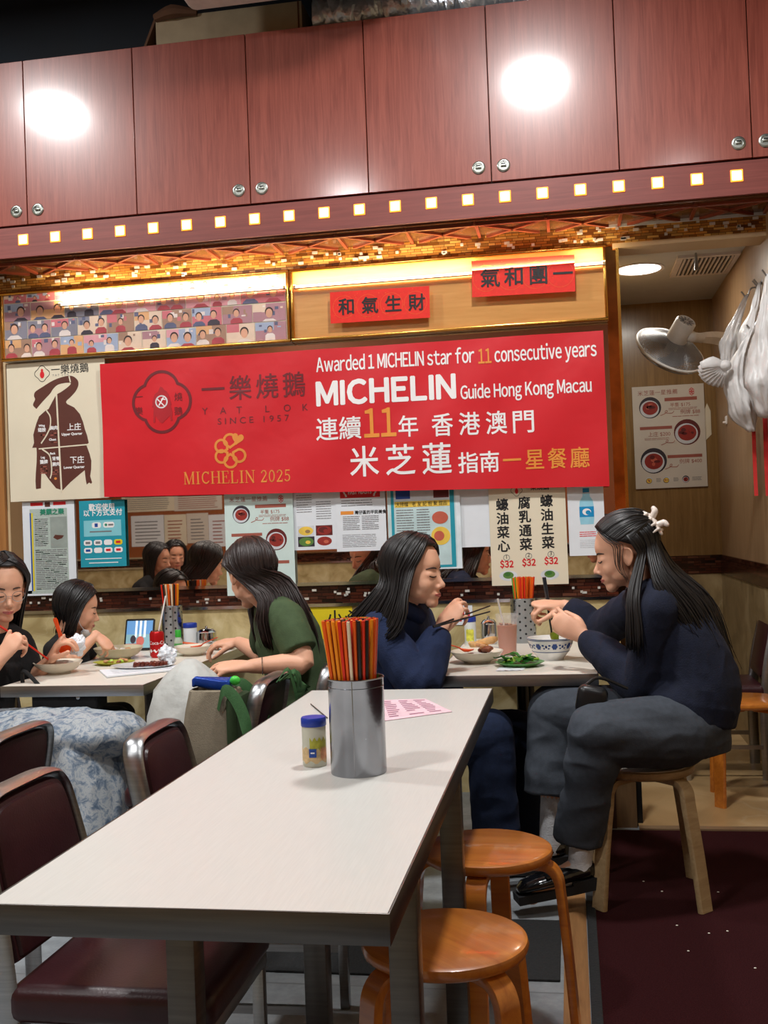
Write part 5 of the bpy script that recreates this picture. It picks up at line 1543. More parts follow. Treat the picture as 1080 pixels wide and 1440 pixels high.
for i, (dx, dy, rz) in enumerate(((-.01, 0, .3), (.025, .012, -.4))):
    q_ = MB(); q_.box((0, 0, 0), (.09, .055, .03), None, 0, .012, 3); R = Matrix.Rotation(rz, 3, 'Z') @ Matrix.Rotation(.25 * (1 - 2 * i), 3, 'Y')
    q_.v = [tuple(c2 + Vector((dx, dy, .026 + .018 * i)) + R @ (Vector(v) + Vector([noise.noise(Vector(v) * 40 + Vector((i * 3, k * 5, 0))) * .008 for k in range(3)]))) for v in q_.v]
    tag(q_.build('bread_piece', P('golden_bread', (206, 160, 102), .6, 0, .25, 30, .3, 80)), ['lower', 'upper'][i] + ' piece of golden bread on the white plate behind the goose', 'bread')
# milk tea
c3 = Vector((at(714, 915, 4.52).x, 4.52, TZ)); ch_ = at(714, 864, 4.52).z - TZ; 
t = thing('milk_tea_cup', 'clear plastic cup of iced milk tea on the right table', 'cup', tuple(c3))
r0_, r1_ = .037, .047
MB().lathe([(0, 0), (r0_, 0), (r1_, ch_), (r1_ + .002, ch_ + .002), (r1_ - .001, ch_ + .001), (r0_ - .0015, .003), (0, .003)], c3, 40).build('cup_wall', P('cup_plastic', (244, 244, 244), .12, 0, 0, alpha=.14), t)
MB().lathe([(0, .004), (r0_ - .002, .004), (r0_ + (r1_ - r0_) * .74 - .002, ch_ * .74), (0, ch_ * .74)], c3, 40).build('milk_tea', P('milk_tea', (190, 98, 30), .3, 0, .06, 12), t)
lumps('ice_cube', [P('tea_ice', (150, 92, 50), .2, 0, .1)], t, c3 + Vector((0, 0, ch_ * .735)), 6, .026, .012, 3, .002, .4)
tag(MB().tube([c3 + Vector((.012, .0, .02)), c3 + Vector((-.022, -.008, ch_ + .005)), at(700, 842, 4.50)], .0042, 10).build('drinking_straw', P('translucent_straw', (232, 228, 222), .3, 0, .02, alpha=.85)), 'pale straw leaning in the milk tea cup', 'straw')
# greens
c4 = Vector((at(731, 936, 4.17).x, 4.17, TZ))
plate('green plate of blanched vegetables at the near edge of the right table', c4, .095, .018, P('green_melamine', (96, 150, 84), .3, 0, .05), 1, .9)
rr_ = random.Random(11)
for i in range(16):
    a = rr_.uniform(0, 6.28); d = .055 * math.sqrt(rr_.random()); p = c4 + Vector((d * math.cos(a), d * .8 * math.sin(a), .014 + .012 * rr_.random() + .012 * (1 - d / .055)))
    yaw = rr_.uniform(0, 6.28); dr = Vector((math.cos(yaw), math.sin(yaw), rr_.uniform(-.15, .3)))
    m = MB(); m.tube([p - dr * .03, p, p + dr * .02], [.006, .005, .004], 8, 3, 0)
    F = frame(dr, (0, 0, 1)); g = []
    for u, w_ in ((0, .004), (.012, .014), (.026, .018), (.04, .012), (.05, .003)):
        g.append([p + dr * .015 + F @ Vector((u, w_ * math.cos(b3), .002 * math.sin(b3) + .005 * math.sin(u * 120 + i) + abs(math.cos(b3)) * w_ * .3)) for b3 in np.linspace(0, 6.283, 11)[:-1]])
    m.loft(g, True, 1)
    tag(m.build('choy_stalk', [m_stem, m_leaf if i % 3 else m_leaf2]), 'blanched green vegetable stalk heaped on the green plate', 'vegetable', 'stalks on the green plate')
# blue and white bowl
c5 = Vector((at(775, 922, 4.36).x, 4.36, TZ)); rb_ = .095; hb_ = at(775, 896, 4.36 - .0).z - TZ
t = bowl('blue and white floral soup bowl before the woman in navy', c5, rb_, hb_, m_porc, .52)
m_cobalt = P('cobalt_glaze', (34, 70, 140), .25, 0, .2, 40)
def rad_at(z):
    return float(np.interp(z / hb_, [.06, .38, .75, 1], [rb_ * .52 * 1.02, rb_ * .78, rb_ * .93, rb_]))
m = MB()
def bowl_pt(a, z, l=.0009): r = rad_at(z) + l; return Vector((c5.x + r * math.cos(a), c5.y + r * math.sin(a), c5.z + z))
def bowl_patch(a, z, ra, rz_, mi=0, n=12):
    vs = [bowl_pt(a, z, .0012)] + [bowl_pt(a + ra * math.cos(2 * math.pi * k / n), z + rz_ * math.sin(2 * math.pi * k / n)) for k in range(n)]
    m.add(vs, [(0, 1 + k, 1 + (k + 1) % n) for k in range(n)], mi)
for z in (hb_ * .93, hb_ * .985, hb_ * .40):
    vs = []; n = 64
    for k in range(n):
        vs += [bowl_pt(2 * math.pi * k / n, z - .0012), bowl_pt(2 * math.pi * k / n, z + .0012)]
    m.add(vs, [(2 * k, (2 * k + 2) % (2 * n), (2 * k + 3) % (2 * n), 2 * k + 1) for k in range(n)])
for k in range(8):
    a = 2 * math.pi * k / 8 + .2
    for j in range(6): bowl_patch(a + .085 * math.cos(j * 1.047), hb_ * .66 + .0075 * math.sin(j * 1.047), .055, .0055)
    bowl_patch(a, hb_ * .66, .05, .005)
    for j in (-1, 1): bowl_patch(a + j * .24, hb_ * .72, .06, .0035); bowl_patch(a + j * .28, hb_ * .58, .05, .003); bowl_patch(a + .39, hb_ * .66, .05, .006)
m.build('floral_band', m_cobalt, t, True)
tag(MB().lathe([(0, hb_ * .76), (rb_ * .88, hb_ * .76), (rb_ * .88, hb_ * .78), (0, hb_ * .79)], c5, 40).build('noodle_soup', P('pale_broth', (206, 192, 156), .2, 0, .1, 40)), 'pale noodle soup filling the blue and white bowl', 'soup', None, 'stuff')
# jar, sugar pot, napkin, left of tin
cj = Vector((at(662, 905, 4.93).x, 4.93, TZ))
t = jar('white jar with blue cap at the wall end of the right table', cj, .027, at(662, 867, 4.93).z - TZ, m_bluelid, P('white_jar', (216, 220, 216), .35, 0, .03))
wrap(t, cj, .027, rad(230), rad(310), .02, .075, P('label_lime', (214, 212, 80), .5, 0, .3, 50), 'label_print', .0006, .004)
def steel_pot(label, c, r, h):
    t = thing('sugar_pot', label, 'pot', tuple(c))
    MB().lathe([(0, 0), (r * .9, 0), (r, .006), (r * 1.02, h * .4), (r * .98, h * .72), (0, h * .72)], c, 32).build('body', m_chrome, t)
    MB().lathe([(r, h * .71), (r * 1.02, h * .74), (r * .7, h * .86), (r * .2, h * .9), (0, h * .9)], c, 32).build('lid', m_chrome, t)
    MB().ell(c + Vector((0, 0, h * .94)), (.007, .007, .008)).build('knob', m_chrome, t)
steel_pot('shiny steel sugar pot beside the milk tea', Vector((at(688, 903, 4.96).x, 4.96, TZ)), .037, at(688, 872, 4.96).z - TZ + .02)
def napkin(label, pts, z, seed):
    q = [atz(x, y, z) for x, y in pts]; m = MB(); n = 9; vs = []
    for i in range(n):
        for j in range(n):
            p = q[0].lerp(q[1], i / 8).lerp(q[3].lerp(q[2], i / 8), j / 8)
            vs.append(p + Vector((0, 0, .0012 + .003 * abs(noise.noise(Vector((i * .5, j * .5, seed)))))))
    fs = [(i * n + j, (i + 1) * n + j, (i + 1) * n + j + 1, i * n + j + 1) for i in range(8) for j in range(8)]
    m.add(vs, fs); m.add([Vector(v) - Vector((0, 0, .001)) for v in vs], [f[::-1] for f in fs])
    return tag(m.build('napkin', m_paper), label, 'napkin')
napkin('white napkin in front of the green plate on the right table', ((703, 938), (743, 936), (735, 943), (697, 944)), TZ + .0005, 1)

# left table
cA = Vector((at(82, 945, 4.16).x, 4.16, TZ))
bowl('cream bowl of rice nearest on the left table under the orange spoon', cA, .10, .05, m_ceramic, .5)
tag(MB().ell(cA + Vector((0, 0, .034)), (.078, .078, .02), None, 24, 10).build('rice_heap', m_rice), 'white rice heaped in the near cream bowl on the left table', 'rice', None, 'stuff')
cB = Vector((at(167, 920, 4.62).x, 4.62, TZ))
bowl('wide cream bowl in front of the child', cB, .112, .055, P('sand_ceramic', (196, 188, 160), .3, 0, .04), .48)
lumps('noodles', [m_rice, m_fat], None, cB + Vector((0, 0, .034)), 20, .06, .016, 6, .006, .5, 'noodles and scraps in the wide cream bowl of the child', 'food')
cC = Vector((at(201, 938, 4.28).x, 4.28, TZ))
plate('white oval plate with a strip of dark roast meat on the left table', cC, .13, .016, m_porc, 1.06, .8)
m = MB(); 
for k in range(9):
    m.box(cC + Vector((-.03 + .016 * k, -.01 + .003 * k, .018)), (.0148, .042, .018), Matrix.Rotation(.25, 3, 'Z') @ Matrix.Rotation(.25, 3, 'Y'), k % 2 and 0, .003)
m.v = [tuple(Vector(v) + Vector([noise.noise(Vector(v) * 70 + Vector((0, k * 5, 0))) * .004 for k in range(3)])) for v in m.v]
tag(m.build('roast_meat_strip', m_meat), 'sliced strip of dark roast meat on the white oval plate', 'food')
cD = Vector((at(160, 920, 4.42).x, 4.42, TZ))
plate('small olive plate between the two cream bowls on the left table', cD, .085, .014, P('olive_melamine', (170, 170, 60), .3), 1.1, .8)
lumps('meat_scraps', [m_fat, m_meat2, m_stem], None, cD + Vector((.01, 0, .01)), 14, .05, .013, 9, .006, .5, 'meat and vegetable scraps on the small olive plate', 'food')
cE = Vector((at(271, 918, 4.72).x, 4.72, TZ))
bowl('cream bowl with an orange spoon by the green shirt woman', cE, .085, .045, m_ceramic, .5)
tag(MB().ell(cE + Vector((0, 0, .028)), (.062, .062, .012), None, 20, 8).build('rice_rest', m_rice), 'rest of white rice in the bowl by the green shirt woman', 'rice', None, 'stuff')
soup_spoon('orange soup spoon lying in the bowl by the green shirt woman', cE + Vector((.0, -.02, .034)), cE + Vector((.12, .0, .062)), m_orangeplastic)
for s, lb in ((0, 'near'), (1, 'far')):
    a, b2 = Vector((at(248, 905, 4.86).x, 4.84 + .02 * s, TZ + .05)), Vector((at(316, 900, 4.86).x, 4.90 + .012 * s, TZ + .012))
    o = MB().tube([a, b2], [.0035, .0042], 8).build('chopstick', CS_M['orange']); tag(o, '%s orange chopstick of the pair lying across the bowl by the green shirt woman' % lb, 'chopstick')
cF = Vector((at(312, 905, 4.92).x, 4.94, TZ))
plate('small white saucer under the far hand of the green shirt woman', cF, .06, .012, m_porc)
# crumpled tissue on the white plate
m = MB(); ct = Vector((at(236, 922, 4.33).x, 4.33, TZ + .05)); m.ell(ct, (.036, .03, .042), None, 26, 18)
m.v = [tuple(Vector(v) + (Vector(v) - ct).normalized() * (.022 * noise.noise(Vector(v) * 38) + .014 * noise.noise(Vector(v) * 95))) for v in m.v]
tag(m.build('crumpled_tissue', m_paper, smooth=False), 'crumpled white tissue at the end of the white oval plate', 'tissue')
# paper pad
q = [atz(x, y, TZ + .002) for x, y in ((140, 944), (262, 936), (268, 941), (150, 953))]
m = MB(); m.add([p + Vector((0, 0, d)) for d in (0, .006) for p in q], [(3, 2, 1, 0), (4, 5, 6, 7), (0, 1, 5, 4), (1, 2, 6, 5), (2, 3, 7, 6), (3, 0, 4, 7)])
pd = tag(m.build('order_pad', m_paper, smooth=False), 'white order sheet with printed lines at the near edge of the left table', 'paper')
m = MB()
for k in range(5):
    a = q[0].lerp(q[3], .15 + .15 * k); b2 = q[1].lerp(q[2], .15 + .15 * k); a2 = a.lerp(b2, .1); b3 = a.lerp(b2, .8)
    w_ = Vector((0, .004, 0)); m.add([p + Vector((0, 0, .0066)) for p in (a2, b3, b3 + w_, a2 + w_)], [(0, 1, 2, 3)])
m.build('print', m_greyink, pd, False)
# tablet propped on the table
tb0, tb1 = at(178, 912, 4.98), at(212, 908, 5.0); tz = at(195, 866, 5.02).z
t = thing('tablet', 'small black tablet playing a bright video propped at the wall behind the drink can', 'tablet', (tb0.x, 4.98, TZ))
ux = Vector((1, .04, 0)).normalized(); uy = Vector((0, .28, .96)).normalized(); w_ = tb1.x - tb0.x + .03; h_ = .155
o0 = Vector((tb0.x, 4.95, TZ + .002))
MB().plate(rrect(0, 0, w_, h_, .008), o0, ux, uy, ux.cross(uy), .008).build('case', m_black, t, False)
scr = MB(); nn = ux.cross(uy)
for mi, pol in ((0, rect(.008, .01, w_ - .008, h_ - .01)), (1, rect(.008, h_ * .5, w_ - .008, h_ - .01)), (2, rect(w_ * .35, h_ * .4, w_ * .42, h_ - .01)), (2, rect(w_ * .5, h_ * .4, w_ * .57, h_ - .01)), (2, rect(w_ * .65, h_ * .4, w_ * .72, h_ - .01)), (3, circ(w_ * .55, h_ * .28, .02, .024)), (4, circ(w_ * .3, h_ * .34, .014, .02)), (3, rect(.008, .01, w_ * .6, h_ * .2))):
    scr.plate(pol, o0 + nn * .0082, ux, uy, nn, .0003 + .0003 * mi, mi)
scr.build('screen', [emit('screen_teal', (120, 160, 170), .5), emit('screen_blue', (90, 140, 190), .5), emit('screen_white', (220, 230, 235), .6), emit('screen_coral', (180, 90, 80), .5), emit('screen_dark', (50, 40, 50), .3)], t, False)
MB().box(o0 + uy * .06 + Vector((w_ / 2, .045, -.01)), (.06, .004, .11), Matrix.Rotation(-.5, 3, 'X')).build('stand', m_black, t, False)
# drink can with straw
cc = Vector((at(221, 908, 4.66).x, 4.66, TZ)); rc_ = .033; hc_ = .122
t = thing('soda_can', 'red and silver soda can with a white straw on the left table', 'can', tuple(cc))
MB().lathe([(0, .004), (rc_ * .72, .002), (rc_ * .78, 0), (rc_, .01), (rc_, hc_ - .012), (rc_ * .82, hc_ - .001), (rc_ * .80, hc_), (rc_ * .76, hc_ - .003), (0, hc_ - .004)], cc, 40).build('body', P('can_red', (186, 20, 26), .28, .4, .06), t)
MB().lathe([(rc_ * .83, hc_ - .002), (rc_ * .83, hc_ + .001), (rc_ * .76, hc_ + .001), (rc_ * .76, hc_ - .003)], cc, 40, closed=True).build('rim', m_chrome, t)
def cyl_text(body, size, a0, z, mat, parent, c, r, name='lettering'):
    vs, fs = glyphs(body); V = []
    for v in vs:
        a = a0 + v[0] * size / r
        V.append(MW[parent.name].inverted() @ Vector((c.x + (r + .0006) * math.cos(a), c.y + (r + .0006) * math.sin(a), c.z + z + v[1] * size)))
    me = bpy.data.meshes.new(name); me.from_pydata([tuple(v) for v in V], [], fs)
    return finish(me, name, mat, parent, False)
cyl_text('Coca-Cola', .022, rad(222), .062, m_white, t, cc, rc_)
wrap(t, cc, rc_, rad(205), rad(330), .03, .036, m_white, 'white_wave', .0006, .006)
tag(MB().tube([cc + Vector((.008, 0, .05)), cc + Vector((.012, -.002, hc_ + .005)), Vector((at(232, 838, 4.66).x, 4.67, at(232, 838, 4.66).z))], .0038, 10).build('drinking_straw', P('white_straw', (232, 230, 226), .4)), 'white straw standing in the red soda can', 'straw')
# green capped bottle, blue capped jar, steel pot at the wall
cg = Vector((at(251, 905, 4.84).x, 4.84, TZ))
t = thing('sauce_bottle', 'small clear bottle with green cap beside the perforated tin on the left table', 'bottle', tuple(cg))
MB().lathe([(0, 0), (.018, 0), (.02, .004), (.02, .055), (.012, .075), (0, .075)], cg, 28).build('body', P('bottle_plastic', (206, 226, 206), .2, 0, .05, alpha=.7), t)
MB().lathe([(0, .074), (.0145, .074), (.0145, .104), (.012, .108), (0, .108)], cg, 28).build('cap', P('green_cap', (58, 176, 60), .35), t)
wrap(t, cg, .02, rad(200), rad(340), .015, .045, P('label_green', (90, 170, 90), .5), 'label_print', .0006)
cj = Vector((at(268, 905, 5.02).x, 5.02, TZ))
jar('white jar with blue cap at the wall end of the left table', cj, .033, at(268, 876, 5.02).z - TZ, m_bluelid, P('white_jar_left', (214, 220, 222), .35, 0, .03))
steel_pot('brushed steel sugar pot at the wall end of the left table', Vector((at(290, 903, 5.03).x, 5.04, TZ)), .048, .105)
# ------------------------------------------------------------------ people
class Person: pass
HC, HR = Vector((-.014, 0, .030)), Vector((.108, .089, .098))

def person(name_label, J, s=1.08, skin=m_skin, female=True, voxel=.0042, child=False, feet=True):
    p = Person(); p.J = J; p.s = s
    root = thing('person', name_label, 'person', (J['pelvis'].x, J['pelvis'].y, 0))
    p.root = root
    f = Vector(J['fwd']).normalized(); up = Vector((0, 0, 1)) if 'up' not in J else Vector(J['up'])
    z = (up - f * up.dot(f)).normalized(); y = z.cross(f)
    R = Matrix((f, y, z)).transposed(); p.R = R; c = J['head']
    hp = lambda x, yy, zz: c + R @ (Vector((x, yy, zz)) * s)
    p.hp = hp
    m = MB()
    E = lambda cc, r, rr=None: m.ell(hp(*cc), [q * s for q in r], R if rr is None else R @ rr)
    E((-.014, 0, .030), (.094, .075, .084)); E((.030, 0, -.024), (.057, .062, .078)); E((.026, 0, -.066), (.048, .049, .036)); E((.067, 0, -.093), (.021, .026, .019))
    E((.046, 0, .030), (.036, .050, .042))
    for q in (-1, 1):
        E((.046, .031 * q, -.034), (.033, .029, .032)); E((.058, .031 * q, -.002), (.020, .020, .014))
        E((.028, .044 * q, -.060), (.030, .016, .024)); E((.088, .0105 * q, -.041), (.009, .0075, .0065))
        e0 = hp(-.008, .072 * q, -.014); m.ell(e0, (.020 * s, .007 * s, .030 * s), R @ rotm('Z', .35 * q))
        m.ell(hp(-.004, .073 * q, -.036), (.009 * s, .007 * s, .010 * s))
        m.tube([hp(.008, .076 * q, -.004), hp(.004, .080 * q, .010), hp(-.010, .084 * q, .015), hp(-.024, .085 * q, .004), hp(-.025, .084 * q, -.016), hp(-.014, .081 * q, -.034), hp(-.004, .078 * q, -.042)], .0042 * s, 8, 4, round_ends=True)
        m.tube([hp(-.002, .079 * q, -.002), hp(-.012, .081 * q, .002), hp(-.016, .081 * q, -.014), hp(-.008, .079 * q, -.024)], .003 * s, 8, 4, round_ends=True)
    m.tube([hp(.078, 0, .004), hp(.089, 0, -.016), hp(.101, 0, -.033)], [.0066 * s, .0080 * s, .0104 * s], 12, 4, round_ends=True)
    E((.068, 0, -.064), (.021, .030, .023)); E((.086, 0, -.063), (.009, .019, .006)); E((.084, 0, -.072), (.009, .016, .007))
    # neck and trunk
    nb, ch, wa, pe = J['neck'], J['chest'], J['waist'], J['pelvis']
    lat = (J['shL'] - J['shR']).normalized(); p.lat = lat
    m.tube([nb - (nb - ch).normalized() * -.0, nb.lerp(hp(-.02, 0, -.07), .5), hp(-.012, 0, -.055)], [.058 * s, .050 * s, .052 * s], 18, 4, lat=lat)
    sm = (J['shL'] + J['shR']) / 2
    k = .80 if child else 1
    m.tube([pe + Vector((0, 0, -.07)), pe, wa, ch, ch.lerp(sm, .7), nb.lerp(sm, .35), nb], [q * k for q in (.12, .160, .128, .142, .150, .10, .05)], 28, 4, 0, lat, [q * k for q in (.09, .115, .092, .10, .085, .065, .05)])
    for S_ in 'LR':
        sh, el, wr = J['sh' + S_], J['el' + S_], J['wr' + S_]
        m.tube([nb.lerp(sh, .45), sh], [.05 * k, .050 * k], 14, 2, round_ends=True)
        m.tube([sh, sh.lerp(el, .5), el, el.lerp(wr, .3), el.lerp(wr, .7), wr], [q * k * s / 1.08 for q in (.050, .044, .038, .041, .033, .026)], 16, 3, round_ends=True)
        hd = J.get('hand' + S_)
        if hd: hand(m, wr, hd, S_, s * (.80 if child else 1) * hd.get('s', 1))
        hip = J['hip' + S_]; kn = J['kn' + S_]; an = J['an' + S_]
        m.tube([hip, hip.lerp(kn, .5), kn], [.085 * k, .070 * k, .054 * k], 16, 4, round_ends=True)
        m.tube([kn, kn.lerp(an, .35), an], [.054 * k, .053 * k, .034 * k], 16, 4, round_ends=True)
        toe = J['toe' + S_]
        m.tube([an + Vector((0, 0, -.02)), an.lerp(toe, .45) + Vector((0, 0, -.01)), toe], [.034, .036, .026], 14, 3, 0, None, [.034, .028, .018], round_ends=True)
    p.body = remesh(m, 'body', skin, root, voxel, 4, fac=.5, ball=(hp(.03, 0, -.01), .135 * s, 5))
    # surface lookup for face details
    me = p.body.data
    off = MW[root.name].to_translation()
    p.bvh = BVHTree.FromPolygons([v.co + off for v in me.vertices], [tuple(q.vertices) for q in me.polygons])
    face(p, skin)
    return p

def surf(p, y, z, lift=.0005, x=.16):
    o = p.hp(x, y, z); d = p.R @ Vector((-1, 0, 0))
    h = p.bvh.ray_cast(o, d)
    return (h[0] - d * lift) if h[0] is not None else p.hp(.08, y, z)

m_lash = P('lash', (24, 18, 18), .5); m_brow = P('brow', (54, 38, 32), .7)
m_eye = P('eye_white', (226, 220, 214), .3); m_iris = P('iris', (34, 22, 16), .2)
def face(p, skin):
    s = p.s; root = p.root
    for q in (-1, 1):
        MB().tube([surf(p, q * (.014 + .0065 * k), .0195 + .004 * math.sin(k * .62) - .0008 * k) for k in range(6)], [.0022 * s, .003 * s, .0014 * s], 6, 3).build('eyebrow', m_brow, root)
        MB().tube([surf(p, q * (.0165 + .0055 * k), -.0045 - .0035 * math.sin(k * .63)) for k in range(6)], [.0010 * s, .0021 * s, .0017 * s], 6, 3).build('eyelashes', m_lash, root)
    for nm, z0_, th_ in (('upper_lip', -.0630, .0024), ('lower_lip', -.0692, .0029)):
        pts = [surf(p, y, z0_ + (.0018 * (abs(y) > .002) - .12 * abs(y) if z0_ > -.065 else .14 * abs(y)), .0002) for y in np.linspace(-.019, .019, 9)]
        MB().tube(pts, [.0012 * s, th_ * .8 * s, th_ * s, th_ * .8 * s, .0012 * s], 8, 2).build('lips', m_lip, root)

def hand(m, wr, h, side, s):
    F = frame(h['dir'], h['dor'])
    sg = 1 if side == 'R' else -1
    T = lambda x, y, z: wr + F @ (Vector((x, y * sg, z)) * s)
    m.tube([T(-.01, 0, 0), T(.015, 0, 0), T(.04, .002, 0), T(.07, .001, .001), T(.09, 0, 0)], [q * s for q in (.026, .028, .036, .040, .036)], 16, 3, 0, F @ Vector((0, 1, 0)), [q * s for q in (.021, .019, .017, .0145, .011)], round_ends=True)
    m.ell(T(.035, .026, -.008), (.028 * s, .016 * s, .014 * s), F)
    base = [(.082, .0305, 0), (.088, .0105, .001), (.085, -.0105, 0), (.076, -.030, -.002)]
    seg = [(.042, .026, .020), (.046, .029, .021), (.042, .027, .020), (.034, .021, .018)]
    rr = [(.0088, .0078, .0066), (.0090, .0080, .0068), (.0086, .0076, .0064), (.0076, .0068, .0058)]
    cu = h.get('curl', (25, 30, 20)); spd = h.get('spread', 4)
    for i in range(4):
        c3 = cu[i] if hasattr(cu[0], '__len__') else [q * (1 + .10 * (i - 1)) for q in cu]
        a = 0; y_ang = rad((1.5 - i) * spd)
        pos = Vector(base[i]); pts = [Vector((pos.x - .016, pos.y * .92, pos.z)), pos.copy()]
        for L_, cc in zip(seg[i], c3):
            a += rad(cc)
            pos = pos + Vector((math.cos(a) * math.cos(y_ang), math.cos(a) * math.sin(y_ang), -math.sin(a))) * L_
            pts.append(pos.copy())
        m.tube([T(*q) for q in pts], [rr[i][0] * s * 1.02, rr[i][0] * s, rr[i][0] * .96 * s, rr[i][1] * s, rr[i][2] * s], 10, 2, round_ends=True)
    t = h.get('thumb', (.7, .55, -.45))
    d1 = Vector(t).normalized(); d2 = (d1 + Vector(h.get('thumb2', (.5, -.1, -.2)))).normalized()
    b0 = Vector((.018, .022, -.006)); b1 = Vector((.045, .040, -.016)); b2 = b1 + d1 * .034; b3 = b2 + d2 * .026
    m.tube([T(*b0), T(*b1), T(*b2), T(*b3)], [.013 * s, .0115 * s, .0098 * s, .0080 * s], 10, 3, round_ends=True)

# ---- hair
def hdir(az, el): a, e = rad(az), rad(el); return Vector((math.cos(e) * math.cos(a), math.cos(e) * math.sin(a), math.sin(e)))
def great(p, d0, d1, n, side, k=1.0):
    a = hdir(*d0); b = hdir(*d1); a.y *= side; b.y *= side
    w = math.acos(max(-1, min(1, a.dot(b)))); out = []
    for i in range(n):
        t = i / (n - 1)
        d = (a * math.sin((1 - t) * w) + b * math.sin(t * w)) / max(math.sin(w), 1e-4)
        out.append(p.hp(*(HC + Vector((HR.x * d.x, HR.y * d.y, HR.z * d.z)) * k)))
    return out
def strands(m, guides, n, r, rs, jit=.004, taper=.35, K=16, flat=1):
    G = []
    for g in guides:
        c = catmull(g, 6)
        L = [0]
        for a, b in zip(c[:-1], c[1:]): L.append(L[-1] + (b - a).length)
        u = np.linspace(0, L[-1], K); A = np.array([tuple(q) for q in c])
        G.append(np.stack([np.interp(u, L, A[:, k]) for k in range(3)], 1))
    ng = len(G)
    for i in range(n):
        u = (i + rs.random()) / n * (ng - 1); a = min(int(u), ng - 2); t = u - a
        if ng > 2:
            g0 = G[max(a - 1, 0)]; g1, g2 = G[a], G[a + 1]; g3 = G[min(a + 2, ng - 1)]
            P_ = .5 * (2 * g1 + (g2 - g0) * t + (2 * g0 - 5 * g1 + 4 * g2 - g3) * t * t + (3 * g1 - g0 - 3 * g2 + g3) * t ** 3)
        else: P_ = G[a] * (1 - t) + G[a + 1] * t
        j0 = np.array([rs.gauss(0, 1) for _ in range(3)]) * jit; j1 = np.array([rs.gauss(0, 1) for _ in range(3)]) * jit * 1.6
        w = np.linspace(0, 1, K)[:, None]
        P_ = P_ + j0 * (.35 + .65 * w) + (j1 * np.sin(w * 3.1 + rs.random() * 3)) * w
        cut = K - rs.choice((0, 0, 0, 1))
        m.tube([Vector(q) for q in P_[:cut]], [r * .7, r, r, r * .9, r * taper], 6, 1)
def hair_cap(p, m, front=42, low=-12, k=.985):
    """closed shell over the crown, leaving the face open"""
    nu, nv = 40, 16; vo = []; vi = []
    for i in range(nu):
        az = 360 * i / nu; a2 = az if az <= 180 else 360 - az
        edge = front + (low - front) * min(1, max(0, (a2 - 28) / 52)) if a2 < 80 else low + (-38 - low) * min(1, (a2 - 80) / 60)
        for j in range(nv):
            el = 90 + (edge - 90) * j / (nv - 1)
            d = hdir(az, el)
            for lst, kk in ((vo, k), (vi, k - .10)): lst.append(p.hp(*(HC + Vector((HR.x * d.x, HR.y * d.y, HR.z * d.z)) * kk)))
    fs = []; N_ = len(vo)
    for i in range(nu):
        i2 = (i + 1) % nu
        for j in range(nv - 1):
            fs.append((i * nv + j, i2 * nv + j, i2 * nv + j + 1, i * nv + j + 1)); fs.append((N_ + i * nv + j, N_ + i * nv + j + 1, N_ + i2 * nv + j + 1, N_ + i2 * nv + j))
        fs.append((i * nv + nv - 1, i2 * nv + nv - 1, N_ + i2 * nv + nv - 1, N_ + i * nv + nv - 1))
    m.add(vo + vi, fs)
def long_hair(p, mat, hangs, roots, exits, n=210, r=.0036, cap=(46, 2), seed=1, jit=.0035):
    m = MB(); rs = random.Random(seed)
    hair_cap(p, m, *cap)
    for side in (1, -1):
        if side not in hangs: continue
        gs = []; ng = len(roots)
        F_, B_2 = hangs[side]
        for i in range(ng):
            t = i / (ng - 1)
            g = great(p, roots[i], exits[i], 7, side, 1.0 + .02 * (i % 2))
            hg = [a.lerp(b, t) for a, b in zip(F_, B_2)]
            gs.append(g + hg)
        strands(m, gs, n, r * p.s, rs, jit)
        strands(m, gs, n // 3, r * .5 * p.s, rs, jit * 1.6)
    return m.build('hair', mat, p.root, True, ang=0)

# ---- garments
def garment_top(p, mat, sleeve=1.0, loose=.022, cuff=.030, name='sweater', hem=-.05, wr=.005, torso=None, arms='LR', k=1, fac=1, collar=.0):
    J = p.J; m = MB(); nb, ch, wa, pe = J['neck'], J['chest'], J['waist'], J['pelvis']
    sm = (J['shL'] + J['shR']) / 2; l = loose
    a = torso or ((.168, .165, .152, .160, .158, .105, .062), (.130, .130, .118, .122, .100, .075, .062))
    dn = (pe - wa).normalized()
    m.tube([pe + dn * -hem * .0 + Vector((0, 0, hem)), pe.lerp(wa, .45), wa, ch, ch.lerp(sm, .7), nb.lerp(sm, .35), nb + (p.hp(-.02, 0, -.06) - nb) * collar], [q * k for q in a[0]], 30, 4, 0, p.lat, [q * k for q in a[1]])
    for S_ in arms:
        sh, el, wr_ = J['sh' + S_], J['el' + S_], J['wr' + S_]
        m.tube([nb.lerp(sh, .4), sh], [.066 * k, .064 * k], 16, 2, round_ends=True)
        if sleeve >= 1: pts = [sh, sh.lerp(el, .5), el, el.lerp(wr_, .45), el.lerp(wr_, .86), wr_ - (wr_ - el).normalized() * .004]; rr = [.066, .062 + l * .3, .060 + l * .4, .055 + l * .4, .044 + l * .3, cuff + .004]
        else: pts = [sh, sh.lerp(el, .5 * sleeve), sh.lerp(el, sleeve)]; rr = [.068, .072, .066]
        m.tube(pts, [q * k * fac for q in rr], 18, 4)
        if sleeve >= 1: m.ell(el, .060 * k)
        m.ell(sh, .066 * k)
    return remesh(m, name, mat, p.root, .0055, 4, wr, 9, (1, 1, .6))
